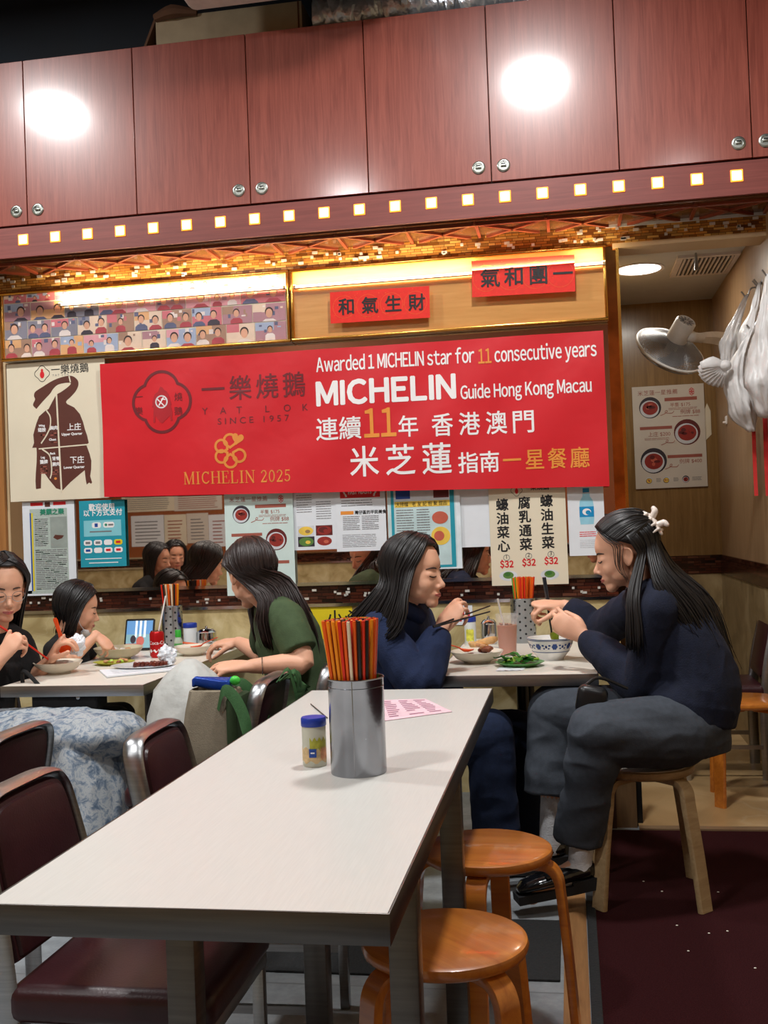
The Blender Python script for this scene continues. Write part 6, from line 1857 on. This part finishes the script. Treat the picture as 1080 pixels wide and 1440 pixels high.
def trousers(p, mat, widths, name='trousers', hemL=None, hemR=None, wr=.005, seat=(.175, .135), stretch=(.5, 1, 1)):
    J = p.J; m = MB(); pe, wa = J['pelvis'], J['waist']
    m.tube([pe + Vector((0, 0, -.10)), pe, pe.lerp(wa, .5)], [seat[0] * .9, seat[0], .15], 26, 4, 0, p.lat, [seat[1] * .95, seat[1], .115])
    W_ = widths
    for S_, hem in (('L', hemL), ('R', hemR)):
        widths = W_[S_] if isinstance(W_, dict) else W_
        hip, kn, an = J['hip' + S_], J['kn' + S_], J['an' + S_]
        end = an if hem is None else hem
        pts = [hip, hip.lerp(kn, .5), kn, kn.lerp(end, .5), end]
        m.tube([hip, hip.lerp(kn, .5), kn], [widths[0], widths[1], widths[2]], 20, 4, round_ends=True)
        m.tube([kn, kn.lerp(end, .5), end], [widths[2], widths[3], widths[4]], 20, 4, 0, p.lat.cross(end - kn), [widths[2] * .9, widths[3] * .82, widths[4] * .72])
        m.ell(kn, widths[2] * .98)
    return remesh(m, name, mat, p.root, .006, 4, wr, 8, stretch)

def A(px, py, Y): return at(px, py, Y)

# =================================================== woman on the right
J = dict(head=A(876, 777, 3.84), fwd=(-.955, .03, -.285), neck=A(910, 830, 3.86), chest=A(948, 890, 3.84), waist=A(975, 950, 3.82), pelvis=A(968, 1012, 3.81),
         shL=A(928, 856, 3.70), shR=A(900, 848, 4.03), elL=A(903, 962, 3.80), wrL=A(822, 896, 3.99), elR=A(842, 888, 4.26), wrR=A(794, 852, 4.30),
         hipL=A(962, 1028, 3.72), hipR=A(952, 1020, 3.93), knL=A(840, 1032, 3.57), anL=A(816, 1208, 3.66), toeL=A(748, 1262, 3.60),
         knR=A(782, 998, 3.98), anR=A(774, 1180, 3.90), toeR=A(706, 1226, 3.84))
J['handL'] = dict(dir=(-.84, .16, .50), dor=(-.20, -.93, .10), curl=((24, 48, 30), (30, 52, 32), (36, 56, 34), (42, 60, 36)), thumb=(.9, .0, -.40), spread=5)
J['handR'] = dict(dir=(-.93, -.22, .10), dor=(.15, -.25, .95), curl=((46, 58, 40), (54, 66, 40), (60, 70, 45), (64, 72, 45)), thumb=(.8, .1, -.6), spread=3)
pr = person('woman in a navy sweater and grey trousers leaning over the floral bowl', J, 1.10)
m_navysw = P('navy_knit', (16, 23, 44), .9, 0, .18, 50, .25, 260, sheen=0)
m_greytr = P('grey_wool', (58, 64, 73), .85, 0, .12, 60, .1, 240, sheen=0)
garment_top(pr, m_navysw, 1, .026, .032, 'sweater', -.0, .006, ((.178, .185, .172, .172, .160, .105, .064), (.150, .165, .145, .130, .100, .078, .064)))
trousers(pr, m_greytr, dict(L=(.115, .112, .098, .078, .082), R=(.115, .110, .098, .098, .118)), hemL=A(813, 1180, 3.66), hemR=A(780, 1116, 3.94), wr=.008)
m_sock = P('white_sock', (206, 208, 212), .85, 0, .06, 60, .3, 200)
m_loafer = P('patent_black', (14, 14, 16), .14, 0, .1, 20, coat=.6)
def shoe(p, an, toe, side):
    d = (toe - an); d.z = 0; d.normalize(); fl_z = (toe.z)
    heel = an - d * .045; heel.z = an.z - .085
    tip = toe + d * .03
    q = heel.lerp(tip, .5)
    m = MB(); lat_ = d.cross(Vector((0, 0, 1)))
    rings = []
    for u, w_, h_ in ((-.008, .022, .060), (.02, .042, .070), (.08, .044, .064), (.14, .050, .056), (.20, .050, .050), (.245, .042, .040), (.268, .020, .020)):
        c_ = heel + (tip - heel).normalized() * u
        nrm = (tip - heel).normalized().cross(lat_) * -1
        if nrm.z < 0: nrm = -nrm
        ring = []
        for j in range(18):
            a = 2 * math.pi * j / 18
            ring.append(c_ + lat_ * (w_ * math.cos(a)) + nrm * (.018 + h_ * .5 + h_ * .5 * math.sin(a) * (1 if math.sin(a) > 0 else .9)))
        rings.append(ring)
    m.loft(rings)
    up_ = remesh(m, 'shoe', m_loafer, p.root, .005, 2)
    m = MB(); dd = (tip - heel).normalized()
    for (a, b2, w0, w1, hh) in ((-.012, .085, .038, .042, .040), (.085, .275, .042, .036, .028)):
        ou = [(a, -w0), (b2, -w1), (b2, w1), (a, w0)]
        nrm = dd.cross(lat_) * -1
        if nrm.z < 0: nrm = -nrm
        m.plate([(x_, y_) for x_, y_ in ou], heel - nrm * .010, dd, lat_, nrm, hh)
    sl = m.build('sole', P('black_rubber_sole', (26, 27, 30), .7), up_)
    m = MB(); c_ = heel + dd * .15; nrm = dd.cross(lat_) * -1
    if nrm.z < 0: nrm = -nrm
    m.box(c_ + nrm * .066, (.05, .09, .008), Matrix((dd, lat_, nrm)).transposed(), 0, .003); m.build('strap', m_loafer, up_)
    m = MB(); m.box(c_ + nrm * .066 - lat_ * .046, (.018, .006, .024), Matrix((dd, lat_, nrm)).transposed(), 0, .002); m.build('buckle', m_chrome, up_)
for S_ in 'LR':
    an, toe, kn = J['an' + S_], J['toe' + S_], J['kn' + S_]
    m = MB(); m.tube([an.lerp(kn, .36 if S_ == 'R' else .13), an, an + Vector((0, 0, -.045))], [.043, .040, .043], 18, 4); m.tube([an + Vector((0, 0, -.03)), an.lerp(toe, .35) + Vector((0, 0, -.014))], [.040, .036], 14, 3, round_ends=True)
    remesh(m, 'sock', m_sock, pr.root, .005, 3)
    shoe(pr, an, toe, S_)
# hair drawn half up into a claw clip
m = MB(); rs = random.Random(5)
hair_cap(pr, m, 50, 8, .985)
for side in (1, -1):
    gs = [great(pr, rt, (178, 22), 9, side, 1.0) for rt in ((2, 50), (22, 47), (44, 36), (62, 20), (78, 8), (100, 2))]
    strands(m, gs, 190, .0034, rs, .0022, .8)
    strands(m, gs, 60, .0016, rs, .004, .8)
Yf = 3.70
gs = [great(pr, (96, 12), (108, -28), 5, 1) + [A(884, 835, Yf), A(883, 875, Yf - .02), A(884, 914, Yf - .01)], great(pr, (112, 12), (122, -30), 5, 1) + [A(897, 838, Yf - .02), A(900, 880, Yf - .04), A(902, 914, Yf - .04)]]
strands(m, gs, 90, .0034, rs, .003)
gs = []
for i, (rt, ex, h_) in enumerate((((120, 16), (130, -26), ((922, 822, 3.68), (950, 866, 3.68), (980, 912, 3.70))), ((140, 18), (148, -24), ((936, 812, 3.72), (975, 862, 3.70), (1004, 925, 3.72))),
                                  ((162, 22), (166, -22), ((944, 802, 3.82), (992, 852, 3.80), (1020, 936, 3.80))), ((178, 24), (178, -20), ((948, 796, 3.92), (998, 845, 3.90), (1026, 930, 3.90))), ((200, 24), (200, -20), ((944, 798, 4.0), (990, 850, 4.0), (1018, 925, 4.0))))):
    az, el = rt; sd = 1
    gs.append(great(pr, rt, ex, 5, 1) + [A(*q) for q in h_])
strands(m, gs, 420, .0036, rs, .004); strands(m, gs, 120, .0018, rs, .009)
gs = [great(pr, (35, 40), (70, -2), 6, 1, 1.02) + [pr.hp(.035, .072, -.035), pr.hp(.02, .076, -.075)], great(pr, (50, 34), (86, -4), 6, 1, 1.02) + [pr.hp(.018, .082, -.04), pr.hp(.012, .082, -.10)]]
strands(m, gs, 7, .0012, rs, .002)
m.build('hair', m_hair, pr.root, True, ang=0)
# claw clip
cq = pr.hp(-.118, .02, .060)
Fc = frame(pr.R @ Vector((-.3, .35, -.9)), pr.R @ Vector((-.9, .3, .35)))
m = MB(); m.tube([cq - Fc @ Vector((.045, 0, 0)), cq + Fc @ Vector((0, 0, .008)), cq + Fc @ Vector((.045, 0, 0))], [.011, .015, .011], 12, 5, 0, Fc @ Vector((0, 1, 0)), [.006, .008, .006], round_ends=True)
for k in range(4):
    q = cq + Fc @ Vector((-.034 + .023 * k, 0, 0))
    for sd in (-1, 1): m.tube([q, q + Fc @ Vector((0, .016 * sd, .006)), q + Fc @ Vector((0, .026 * sd, -.016))], [.0055, .006, .003], 8, 4)
for k in (-1, 1):
    q = cq + Fc @ Vector((.016 * k, 0, .008)); m.tube([q, q + Fc @ Vector((.01 * k, 0, .022)), q + Fc @ Vector((.022 * k, 0, .026))], [.011, .012, .009], 10, 4, round_ends=True)
m.build('claw_clip', P('pearl_white_clip', (226, 214, 204), .22, 0, .08, 40, coat=.5), pr.root)
for (wr_, hd, s_) in ((J['wrL'], J['handL'], -1),):
    F = frame(hd['dir'], hd['dor'])
    for yy in (.0105, -.0105):
        q = wr_ + F @ Vector((.105, yy * s_, -.014)) * 1.1
        m = MB(); m.tube([q + F @ (Vector((.006 * math.sin(0) , .0105 * math.cos(a), .0105 * math.sin(a)))) for a in np.linspace(0, 6.283, 21)], .0016, 6); m.build('ring', m_chrome, pr.root)
# bag on the lap
bl = A(832, 985, 3.60)
lp = thing('lap_pouch', 'small black pouch resting on the grey trousers lap', 'pouch', tuple(bl))
m = MB(); m.box(bl, (.10, .06, .10), Matrix.Rotation(.2, 3, 'Y'), 0, .025, 4); m.build('pouch_body', m_black, lp)
m = MB(); m.tube([bl + Vector((-.02, 0, .05)), bl + Vector((.03, .03, .07)), bl + Vector((.12, .05, .03))], .006, 8, 5); m.build('strap', m_black, lp)
# her chopsticks and the green spoon
a0, a1 = A(764, 812, 4.30), A(778, 905, 4.37)
tw = Vector((.006, .004, 0))
for k in (0, 1):
    o = MB().tube([a0 + tw * k, a1 + tw * (k * 1.8)], [.0046, .0036], 8).build('chopstick', P('slate_melamine', (58, 64, 72), .3, 0, .3, 60)); tag(o, ('front', 'rear')[k] + ' slate grey chopstick held upright over the floral soup bowl', 'chopstick')
hs = J['wrL'] + frame(J['handL']['dir'], J['handL']['dor']) @ Vector((.10, .03, -.03))
soup_spoon('green soup spoon held over the floral bowl', A(776, 903, 4.33), A(795, 866, 4.16), P('lime_melamine', (150, 176, 52), .3), (.6, 0, .6), 1.1)

# =================================================== woman in the navy hoodie
J = dict(head=A(584, 804, 3.98), fwd=(.945, -.28, -.12), neck=A(562, 850, 4.03), chest=A(552, 905, 4.06), waist=A(550, 965, 4.07), pelvis=A(548, 1036, 4.08),
         shR=A(533, 886, 3.91), shL=A(585, 872, 4.22), elR=A(590, 962, 3.84), wrR=A(618, 889, 3.99), elL=A(612, 960, 4.36), wrL=A(645, 990, 4.30),
         hipR=A(560, 1050, 3.97), hipL=A(565, 1048, 4.17), knR=A(688, 1030, 3.98), anR=A(700, 1200, 4.0), toeR=A(735, 1222, 3.98), knL=A(726, 1030, 4.22), anL=A(738, 1170, 4.22), toeL=A(768, 1188, 4.2))
J['handR'] = dict(dir=(.62, .12, .78), dor=(-.45, -.86, .20), curl=((22, 46, 30), (30, 56, 36), (40, 66, 40), (48, 72, 44)), thumb=(.85, .1, -.45), spread=3, s=.95)
J['handL'] = dict(dir=(.9, .1, -.3), dor=(0, 0, 1), curl=(25, 30, 20))
pn = person('woman in a navy hoodie lifting chopsticks at the right table', J, 1.15)
m_hood = P('navy_fleece', (18, 33, 66), .9, 0, .12, 40, .2, 220, sheen=0)
garment_top(pn, m_hood, 1, .03, .036, 'hoodie', -.02, .007, ((.175, .180, .178, .178, .165, .115, .075), (.150, .155, .145, .140, .115, .09, .078)), k=1.03)
m = MB(); m.tube([J['neck'] + pn.lat * .085 + Vector((.03, 0, .0)), J['neck'] + Vector((-.09, .0, -.015)), J['neck'] - pn.lat * .085 + Vector((.03, 0, 0)), J['neck'] + Vector((.09, -.02, -.05))], [.035, .05, .035, .028], 14, 6)
remesh(m, 'hood', m_hood, pn.root, .006, 4, .004, 10)
trousers(pn, P('dark_navy_twill', (20, 34, 62), .9, 0, .15, 50, .1, 220), (.115, .105, .09, .088, .09), wr=.005)
for S_ in 'LR':
    m = MB(); an, toe = J['an' + S_], J['toe' + S_]; m.tube([an + Vector((-.03, 0, -.05)), an.lerp(toe, .5) + Vector((0, 0, -.02)), toe], [.042, .046, .034], 16, 4, 0, None, [.042, .036, .022], round_ends=True); remesh(m, 'shoe', m_black, pn.root, .006, 3)
H1 = [A(572, 836, 3.84), A(570, 862, 3.82), A(562, 886, 3.82), A(548, 900, 3.82)]; H2 = [A(530, 826, 3.96), A(508, 852, 3.97), A(492, 868, 3.98), A(484, 878, 3.99)]
H3 = [A(604, 836, 4.16), A(600, 858, 4.18), A(596, 880, 4.18), A(592, 900, 4.18)]; H4 = [A(536, 824, 4.06), A(512, 848, 4.1), A(498, 868, 4.1), A(488, 878, 4.1)]
RT = [(2, 62), (20, 66), (90, 84), (150, 74), (172, 60)]; EX = [(64, -4), (86, -14), (112, -24), (145, -30), (172, -32)]
long_hair(pn, m_hair, {-1: (H1, H2), 1: (H3, H4)}, RT, EX, 300, .0036, (44, 6), 2)
F = frame(J['handR']['dir'], J['handR']['dor'])
q = J['wrR'] + F @ Vector((.10, -.011, -.012)) * 1.1
m = MB(); m.tube([q + F @ Vector((0, .0105 * math.cos(a), .0105 * math.sin(a))) for a in np.linspace(0, 6.283, 21)], .0018, 6); m.build('ring', m_chrome, pn.root)
for k, (e, y_) in enumerate((((689, 852), 4.12), ((689, 860), 4.06))):
    st = A(609, 881, 3.90)
    o = MB().tube([st + Vector((0, .01 * k, -.003 * k)), A(*e, y_)], [.0040, .0028], 8).build('chopstick', CS_M['black'])
    tag(o, ('upper', 'lower')[k] + ' black chopstick of the pair held by the navy hoodie woman', 'chopstick')

# =================================================== woman in the green shirt
J = dict(head=A(352, 806, 4.03), fwd=(-.60, .70, -.36), neck=A(386, 850, 4.07), chest=A(404, 895, 4.09), waist=A(420, 955, 4.09), pelvis=A(425, 1024, 4.08),
         shL=A(402, 868, 3.95), shR=A(378, 862, 4.24), elL=A(428, 932, 3.88), wrL=A(352, 937, 3.82), elR=A(372, 922, 4.42), wrR=A(335, 903, 4.52),
         hipL=A(418, 1040, 3.98), hipR=A(415, 1036, 4.18), knL=A(300, 1030, 4.0), anL=A(300, 1190, 4.05), toeL=A(262, 1215, 4.03), knR=A(300, 1015, 4.22), anR=A(305, 1170, 4.25), toeR=A(270, 1190, 4.22))
J['handL'] = dict(dir=(-.97, -.05, .0), dor=(-.05, -.35, .93), curl=((12, 20, 12), (16, 20, 12), (20, 22, 14), (24, 24, 14)), thumb=(.8, .35, -.5), spread=5)
J['handR'] = dict(dir=(-.90, .25, -.05), dor=(-.1, -.2, .97), curl=((30, 40, 22), (22, 30, 18), (18, 26, 16), (16, 22, 14)), thumb=(.8, .4, -.5), spread=6)
pg = person('woman in a green short sleeved shirt with long brown hair', J, 1.08)
m_green = P('forest_green_cotton', (64, 82, 52), .85, 0, .12, 30, .15, 200, sheen=0)
garment_top(pg, m_green, .74, .02, .03, 'shirt', -.02, .005, ((.172, .168, .156, .162, .156, .105, .066), (.140, .138, .124, .128, .104, .078, .066)))
trousers(pg, P('black_cotton', (24, 24, 26), .9, 0, .1, 40), (.105, .095, .08, .07, .065), wr=.004)
for S_ in 'LR':
    m = MB(); an, toe = J['an' + S_], J['toe' + S_]; m.tube([an + Vector((.03, 0, -.05)), an.lerp(toe, .5) + Vector((0, 0, -.02)), toe], [.042, .046, .034], 16, 4, 0, None, [.042, .036, .022], round_ends=True); remesh(m, 'shoe', m_black, pg.root, .006, 3)
H1 = [A(364, 842, 3.93), A(362, 868, 3.91), A(366, 892, 3.92), A(372, 908, 3.94)]; H2 = [A(404, 812, 4.03), A(428, 850, 4.0), A(444, 890, 4.02), A(452, 935, 4.04)]
H3 = [A(352, 846, 4.16), A(352, 870, 4.2), A(356, 890, 4.2), A(362, 906, 4.2)]; H4 = [A(404, 815, 4.12), A(430, 850, 4.14), A(446, 890, 4.16), A(452, 930, 4.16)]
EXg = [(84, -2), (98, -14), (122, -24), (150, -30), (174, -32)]
long_hair(pg, m_hairb, {1: (H1, H2), -1: (H3, H4)}, RT, EXg, 320, .0036, (40, 6), 3)
F = frame(Vector(J['elL'] - J['wrL']), (0, 0, 1))
q = J['wrL'].lerp(J['elL'], .22)
m = MB(); m.tube([q + F @ Vector((0, .034 * math.cos(a), .034 * math.sin(a))) for a in np.linspace(0, 6.283, 31)], .0016, 6); m.build('bracelet', m_chrome, pg.root)

# =================================================== woman on the far left
J = dict(head=A(4, 826, 3.98), fwd=(.66, -.68, -.30), neck=A(-12, 886, 4.03), chest=A(-22, 930, 4.03), waist=A(-32, 985, 4.0), pelvis=A(-40, 1040, 3.95),
         shR=A(-58, 912, 3.92), shL=A(24, 906, 4.14), elR=A(-52, 985, 3.80), wrR=A(-2, 930, 3.86), elL=A(42, 962, 4.18), wrL=A(70, 930, 4.10),
         hipR=A(-38, 1055, 3.86), hipL=A(-20, 1050, 4.03), knR=A(118, 1050, 3.62), anR=A(108, 1210, 3.62), toeR=A(140, 1240, 3.58), knL=A(150, 1040, 3.82), anL=A(140, 1200, 3.85), toeL=A(170, 1225, 3.82))
J['handR'] = dict(dir=(.58, .25, .78), dor=(-.25, -.90, .35), curl=((52, 68, 36), (56, 70, 36), (60, 72, 38), (64, 74, 40)), thumb=(.95, .25, .15), thumb2=(.4, 0, .1), spread=4)
J['handL'] = dict(dir=(.55, -.15, .82), dor=(-.85, -.25, .45), curl=((38, 50, 30), (46, 58, 34), (52, 62, 36), (58, 66, 38)), thumb=(.8, .2, -.6), spread=3)
pl = person('woman with black hair at the left edge eating rice', J, 1.10)
m_blk = P('black_knit', (20, 20, 22), .9, 0, .12, 40, .2, 200)
garment_top(pl, m_blk, .9, .02, .03, 'top', -.03, .004)
# floral skirt
m_skirt, _, N, L, b = new_mat('floral_skirt')
b.inputs['Roughness'].default_value = .85
tc = N.new('ShaderNodeTexCoord')
v = N.new('ShaderNodeTexNoise'); v.inputs['Scale'].default_value = 24; v.inputs['Detail'].default_value = 7; v.inputs['Roughness'].default_value = .72; v.inputs['Distortion'].default_value = .6
L.new(tc.outputs['Object'], v.inputs['Vector'])
r1 = ramp(N, [(.36, (76, 94, 116)), (.45, (116, 130, 146)), (.54, (170, 174, 176)), (.62, (140, 150, 160)), (.72, (96, 116, 138))])
L.new(v.outputs['Fac'], r1.inputs[0]); L.new(r1.outputs[0], b.inputs['Base Color'])
m = MB(); k0, k1 = J['knR'], J['knL']; pe = J['pelvis']
kc = k0.lerp(k1, .5); lt_ = (k1 - k0).normalized()
m.tube([pe + Vector((0, 0, -.02)), pe.lerp(kc, .5) + Vector((0, 0, .02)), kc + Vector((0, 0, .03))], [.19, .21, .20], 28, 5, 0, lt_, [.12, .10, .085], round_ends=True)
m.tube([kc + Vector((-.04, .03, .04)), kc + Vector((-.01, 0, -.12)), kc + Vector((.0, -.02, -.28)), kc + Vector((.0, -.03, -.46))], [.20, .225, .25, .27], 28, 5, 0, lt_, [.09, .12, .15, .17])
remesh(m, 'skirt', m_skirt, pl.root, .008, 5, .014, 7, (1, 1, .35))
H1 = [A(-24, 858, 3.92), A(-26, 888, 3.92), A(-24, 920, 3.92), A(-20, 950, 3.92)]; H2 = [A(-40, 850, 4.05), A(-50, 890, 4.08), A(-52, 925, 4.1), A(-52, 955, 4.1)]
H3 = [A(30, 868, 4.12), A(26, 892, 4.13), A(24, 912, 4.13), A(22, 930, 4.13)]; H4 = [A(-10, 860, 4.16), A(-10, 895, 4.18), A(-10, 920, 4.18), A(-12, 940, 4.18)]
EXl = [(62, 2), (82, -14), (112, -24), (145, -30), (172, -32)]
long_hair(pl, m_hair, {-1: (H1, H2), 1: (H3, H4)}, RT, EXl, 240, .0036, (48, 8), 4)
# glasses
m = MB()
for q in (-1, 1):
    c_ = surf(pl, q * .033, -.006, .012); m.tube([c_ + pl.R @ Vector((0, .025 * math.cos(a), .021 * math.sin(a))) for a in np.linspace(0, 6.283, 31)], .0011, 6)
    m.tube([c_ + pl.R @ Vector((0, q * .025, .005)), pl.hp(.02, q * .076, .0), pl.hp(-.01, q * .080, -.008)], .001, 6, 3)
m.tube([surf(pl, -.009, -.002, .012), surf(pl, .009, -.002, .012)], .001, 6)
m.build('glasses', m_steel, pl.root)
o = MB().tube([A(-14, 872, 3.90), A(30, 900, 3.96), A(73, 931, 4.08)], [.0048, .0042, .0034], 8, 3).build('chopstick', CS_M['red']); tag(o, 'red chopstick slanting into the rice bowl at the left edge', 'chopstick')
soup_spoon('orange soup spoon held up over the rice bowl at the left', A(94, 921, 4.10), A(84, 886, 4.08), m_orangeplastic, (.2, -1, .2), 1.25)
m = MB(); ct = A(108, 906, 4.18); m.ell(ct, (.032, .03, .04), None, 26, 18)
m.v = [tuple(Vector(v) + (Vector(v) - ct).normalized() * (.018 * noise.noise(Vector(v) * 34) + .012 * noise.noise(Vector(v) * 90))) for v in m.v]
tag(m.build('crumpled_tissue', m_paper, smooth=False), 'crumpled white tissue held beside the raised orange spoon', 'tissue')
bb = A(98, 980, 3.86)
t = thing('shoulder_bag', 'black bag on the floral skirt under the left table', 'bag', tuple(bb))
MB().box(bb, (.27, .10, .085), None, 0, .012, 3).build('bag_body', m_blk, t)
MB().ell(bb + Vector((.06, -.053, .005)), (.008, .004, .008)).build('stud', m_steel, t)
MB().tube([bb + Vector((-.12, 0, .04)), bb + Vector((-.20, .02, .10)), bb + Vector((-.22, .05, .02))], .008, 8, 5).build('strap', m_blk, t)

# =================================================== child
J = dict(head=A(110, 855, 4.62), fwd=(.86, .42, -.28), neck=A(97, 898, 4.66), chest=A(94, 926, 4.67), waist=A(92, 965, 4.67), pelvis=A(90, 1012, 4.66),
         shR=A(78, 915, 4.56), shL=A(116, 908, 4.78), elR=A(100, 926, 4.42), wrR=A(136, 893, 4.52), elL=A(130, 930, 4.86), wrL=A(150, 940, 4.78),
         hipR=A(92, 1018, 4.58), hipL=A(95, 1016, 4.74), knR=A(165, 1010, 4.60), anR=A(165, 1080, 4.60), toeR=A(190, 1098, 4.60), knL=A(172, 1005, 4.76), anL=A(172, 1072, 4.76), toeL=A(196, 1090, 4.76))
J['handR'] = dict(dir=(.72, -.05, -.66), dor=(.55, -.45, .60), curl=((34, 40, 24), (36, 42, 24), (40, 44, 26), (44, 46, 26)), thumb=(.85, .2, -.5), spread=4)
J['handL'] = dict(dir=(.9, 0, -.3), dor=(0, 0, 1), curl=(30, 30, 20))
pc_ = person('child in black with a bob and lowered face mask', J, .98, child=True)
garment_top(pc_, m_blk, .55, .015, .026, 'top', -.02, .004, k=.80)
trousers(pc_, m_blk, (.08, .072, .06, .055, .05), wr=.003, seat=(.13, .11))
H1 = [A(106, 878, 4.52), A(104, 886, 4.53), A(102, 893, 4.54)]; H2 = [A(82, 876, 4.64), A(80, 884, 4.65), A(80, 892, 4.66)]
H3 = [A(122, 876, 4.74), A(118, 886, 4.75), A(116, 894, 4.75)]; H4 = [A(86, 876, 4.70), A(84, 884, 4.71), A(84, 892, 4.71)]
EXc = [(70, -2), (92, -10), (118, -24), (148, -32), (174, -36)]
long_hair(pc_, m_hair, {-1: (H1, H2), 1: (H3, H4)}, RT, EXc, 260, .0034, (40, 0), 6)
m = MB()
for side in (-1, 1):
    m.tube([pc_.hp(-.01, side * .083, .004), pc_.hp(.02, side * .080, -.06), pc_.hp(.06, side * .045, -.098)], .0016, 6, 4)
q0 = [pc_.hp(.052, -.048, -.085), pc_.hp(.092, 0, -.088), pc_.hp(.052, .048, -.085)]; q1 = [pc_.hp(.035, -.046, -.118), pc_.hp(.066, 0, -.128), pc_.hp(.035, .046, -.118)]
m.tube([a.lerp(b2, .5) for a, b2 in zip(q0, q1)], [.014, .020, .014], 10, 5, 0, pc_.R @ Vector((.3, 0, 1)), [.004, .005, .004])
m.build('face_mask', m_paper, pc_.root)
o = MB().tube([A(146, 908, 4.50), A(160, 914, 4.56)], [.004, .008], 8).build('spoon_handle', m_orangeplastic); o.name = 'soup_spoon'; tag(o, 'orange spoon in the hand of the child over the wide bowl', 'spoon')

# =================================================== two diners met only in the mirror
def seated(label, hd, fwd, top, skin, hairm, seed, short=False):
    f = Vector((fwd[0], fwd[1], 0)).normalized(); l = Vector((0, 0, 1)).cross(f); H = Vector(hd)
    J = dict(head=H, fwd=fwd, neck=H - f * .05 + Vector((0, 0, -.16)), chest=H - f * .10 + Vector((0, 0, -.30)), waist=H - f * .14 + Vector((0, 0, -.47)), pelvis=H - f * .15 + Vector((0, 0, -.60)))
    for S_, q in (('L', 1), ('R', -1)):
        J['sh' + S_] = H - f * .07 + l * (.165 * q) + Vector((0, 0, -.225)); J['el' + S_] = H + f * .03 + l * (.23 * q) + Vector((0, 0, -.46)); J['wr' + S_] = H + f * .25 + l * (.14 * q) + Vector((0, 0, -.40))
        J['hand' + S_] = dict(dir=f, dor=(0, 0, 1), curl=(25, 30, 20))
        J['hip' + S_] = J['pelvis'] + l * (.09 * q) + Vector((0, 0, -.02)); J['kn' + S_] = J['hip' + S_] + f * .42; J['an' + S_] = J['kn' + S_] + Vector((0, 0, .08 - J['kn' + S_].z)); J['toe' + S_] = J['an' + S_] + f * .14 + Vector((0, 0, -.05))
    p = person(label, J, 1.06, skin, voxel=.005)
    garment_top(p, top, 1, .02, .032, 'sweater', -.02, .005)
    trousers(p, m_blk, (.105, .095, .08, .07, .065), wr=.004)
    dn = Vector((0, 0, -.05 if short else -.24))
    mk = lambda q, fb: [H + p.R @ (Vector((fb, q * .085, -.07)) * 1.06), H + l * (.09 * q) - f * (.02 - fb) + Vector((0, 0, -.10)) + dn * .3, H + l * (.10 * q) - f * (.05 - fb) + Vector((0, 0, -.12)) + dn]
    long_hair(p, hairm, {q: (mk(q, .02), mk(q * .4, -.09)) for q in (1, -1)}, RT, [(66, -2), (86, -14), (112, -24), (145, -30), (172, -32)], 170, .004, (44, 4), seed)
    c = dup(ch0, (J['pelvis'].x, J['pelvis'].y, 0), math.atan2(f.y, f.x), 'vinyl chair under the ' + label)
    return p
seated('woman with dark hair in profile seen only in the wall mirror', (-3.20, 2.44, 1.13), (.96, .12, -.2), m_blk, m_skin2, m_hair, 21)
seated('woman in a pink sweater seen only in the wall mirror', (-3.38, 1.60, 1.14), (.55, .80, -.2), P('pink_knit', (214, 170, 168), .9, 0, .1, 40), m_skin2, m_hair, 22, True)
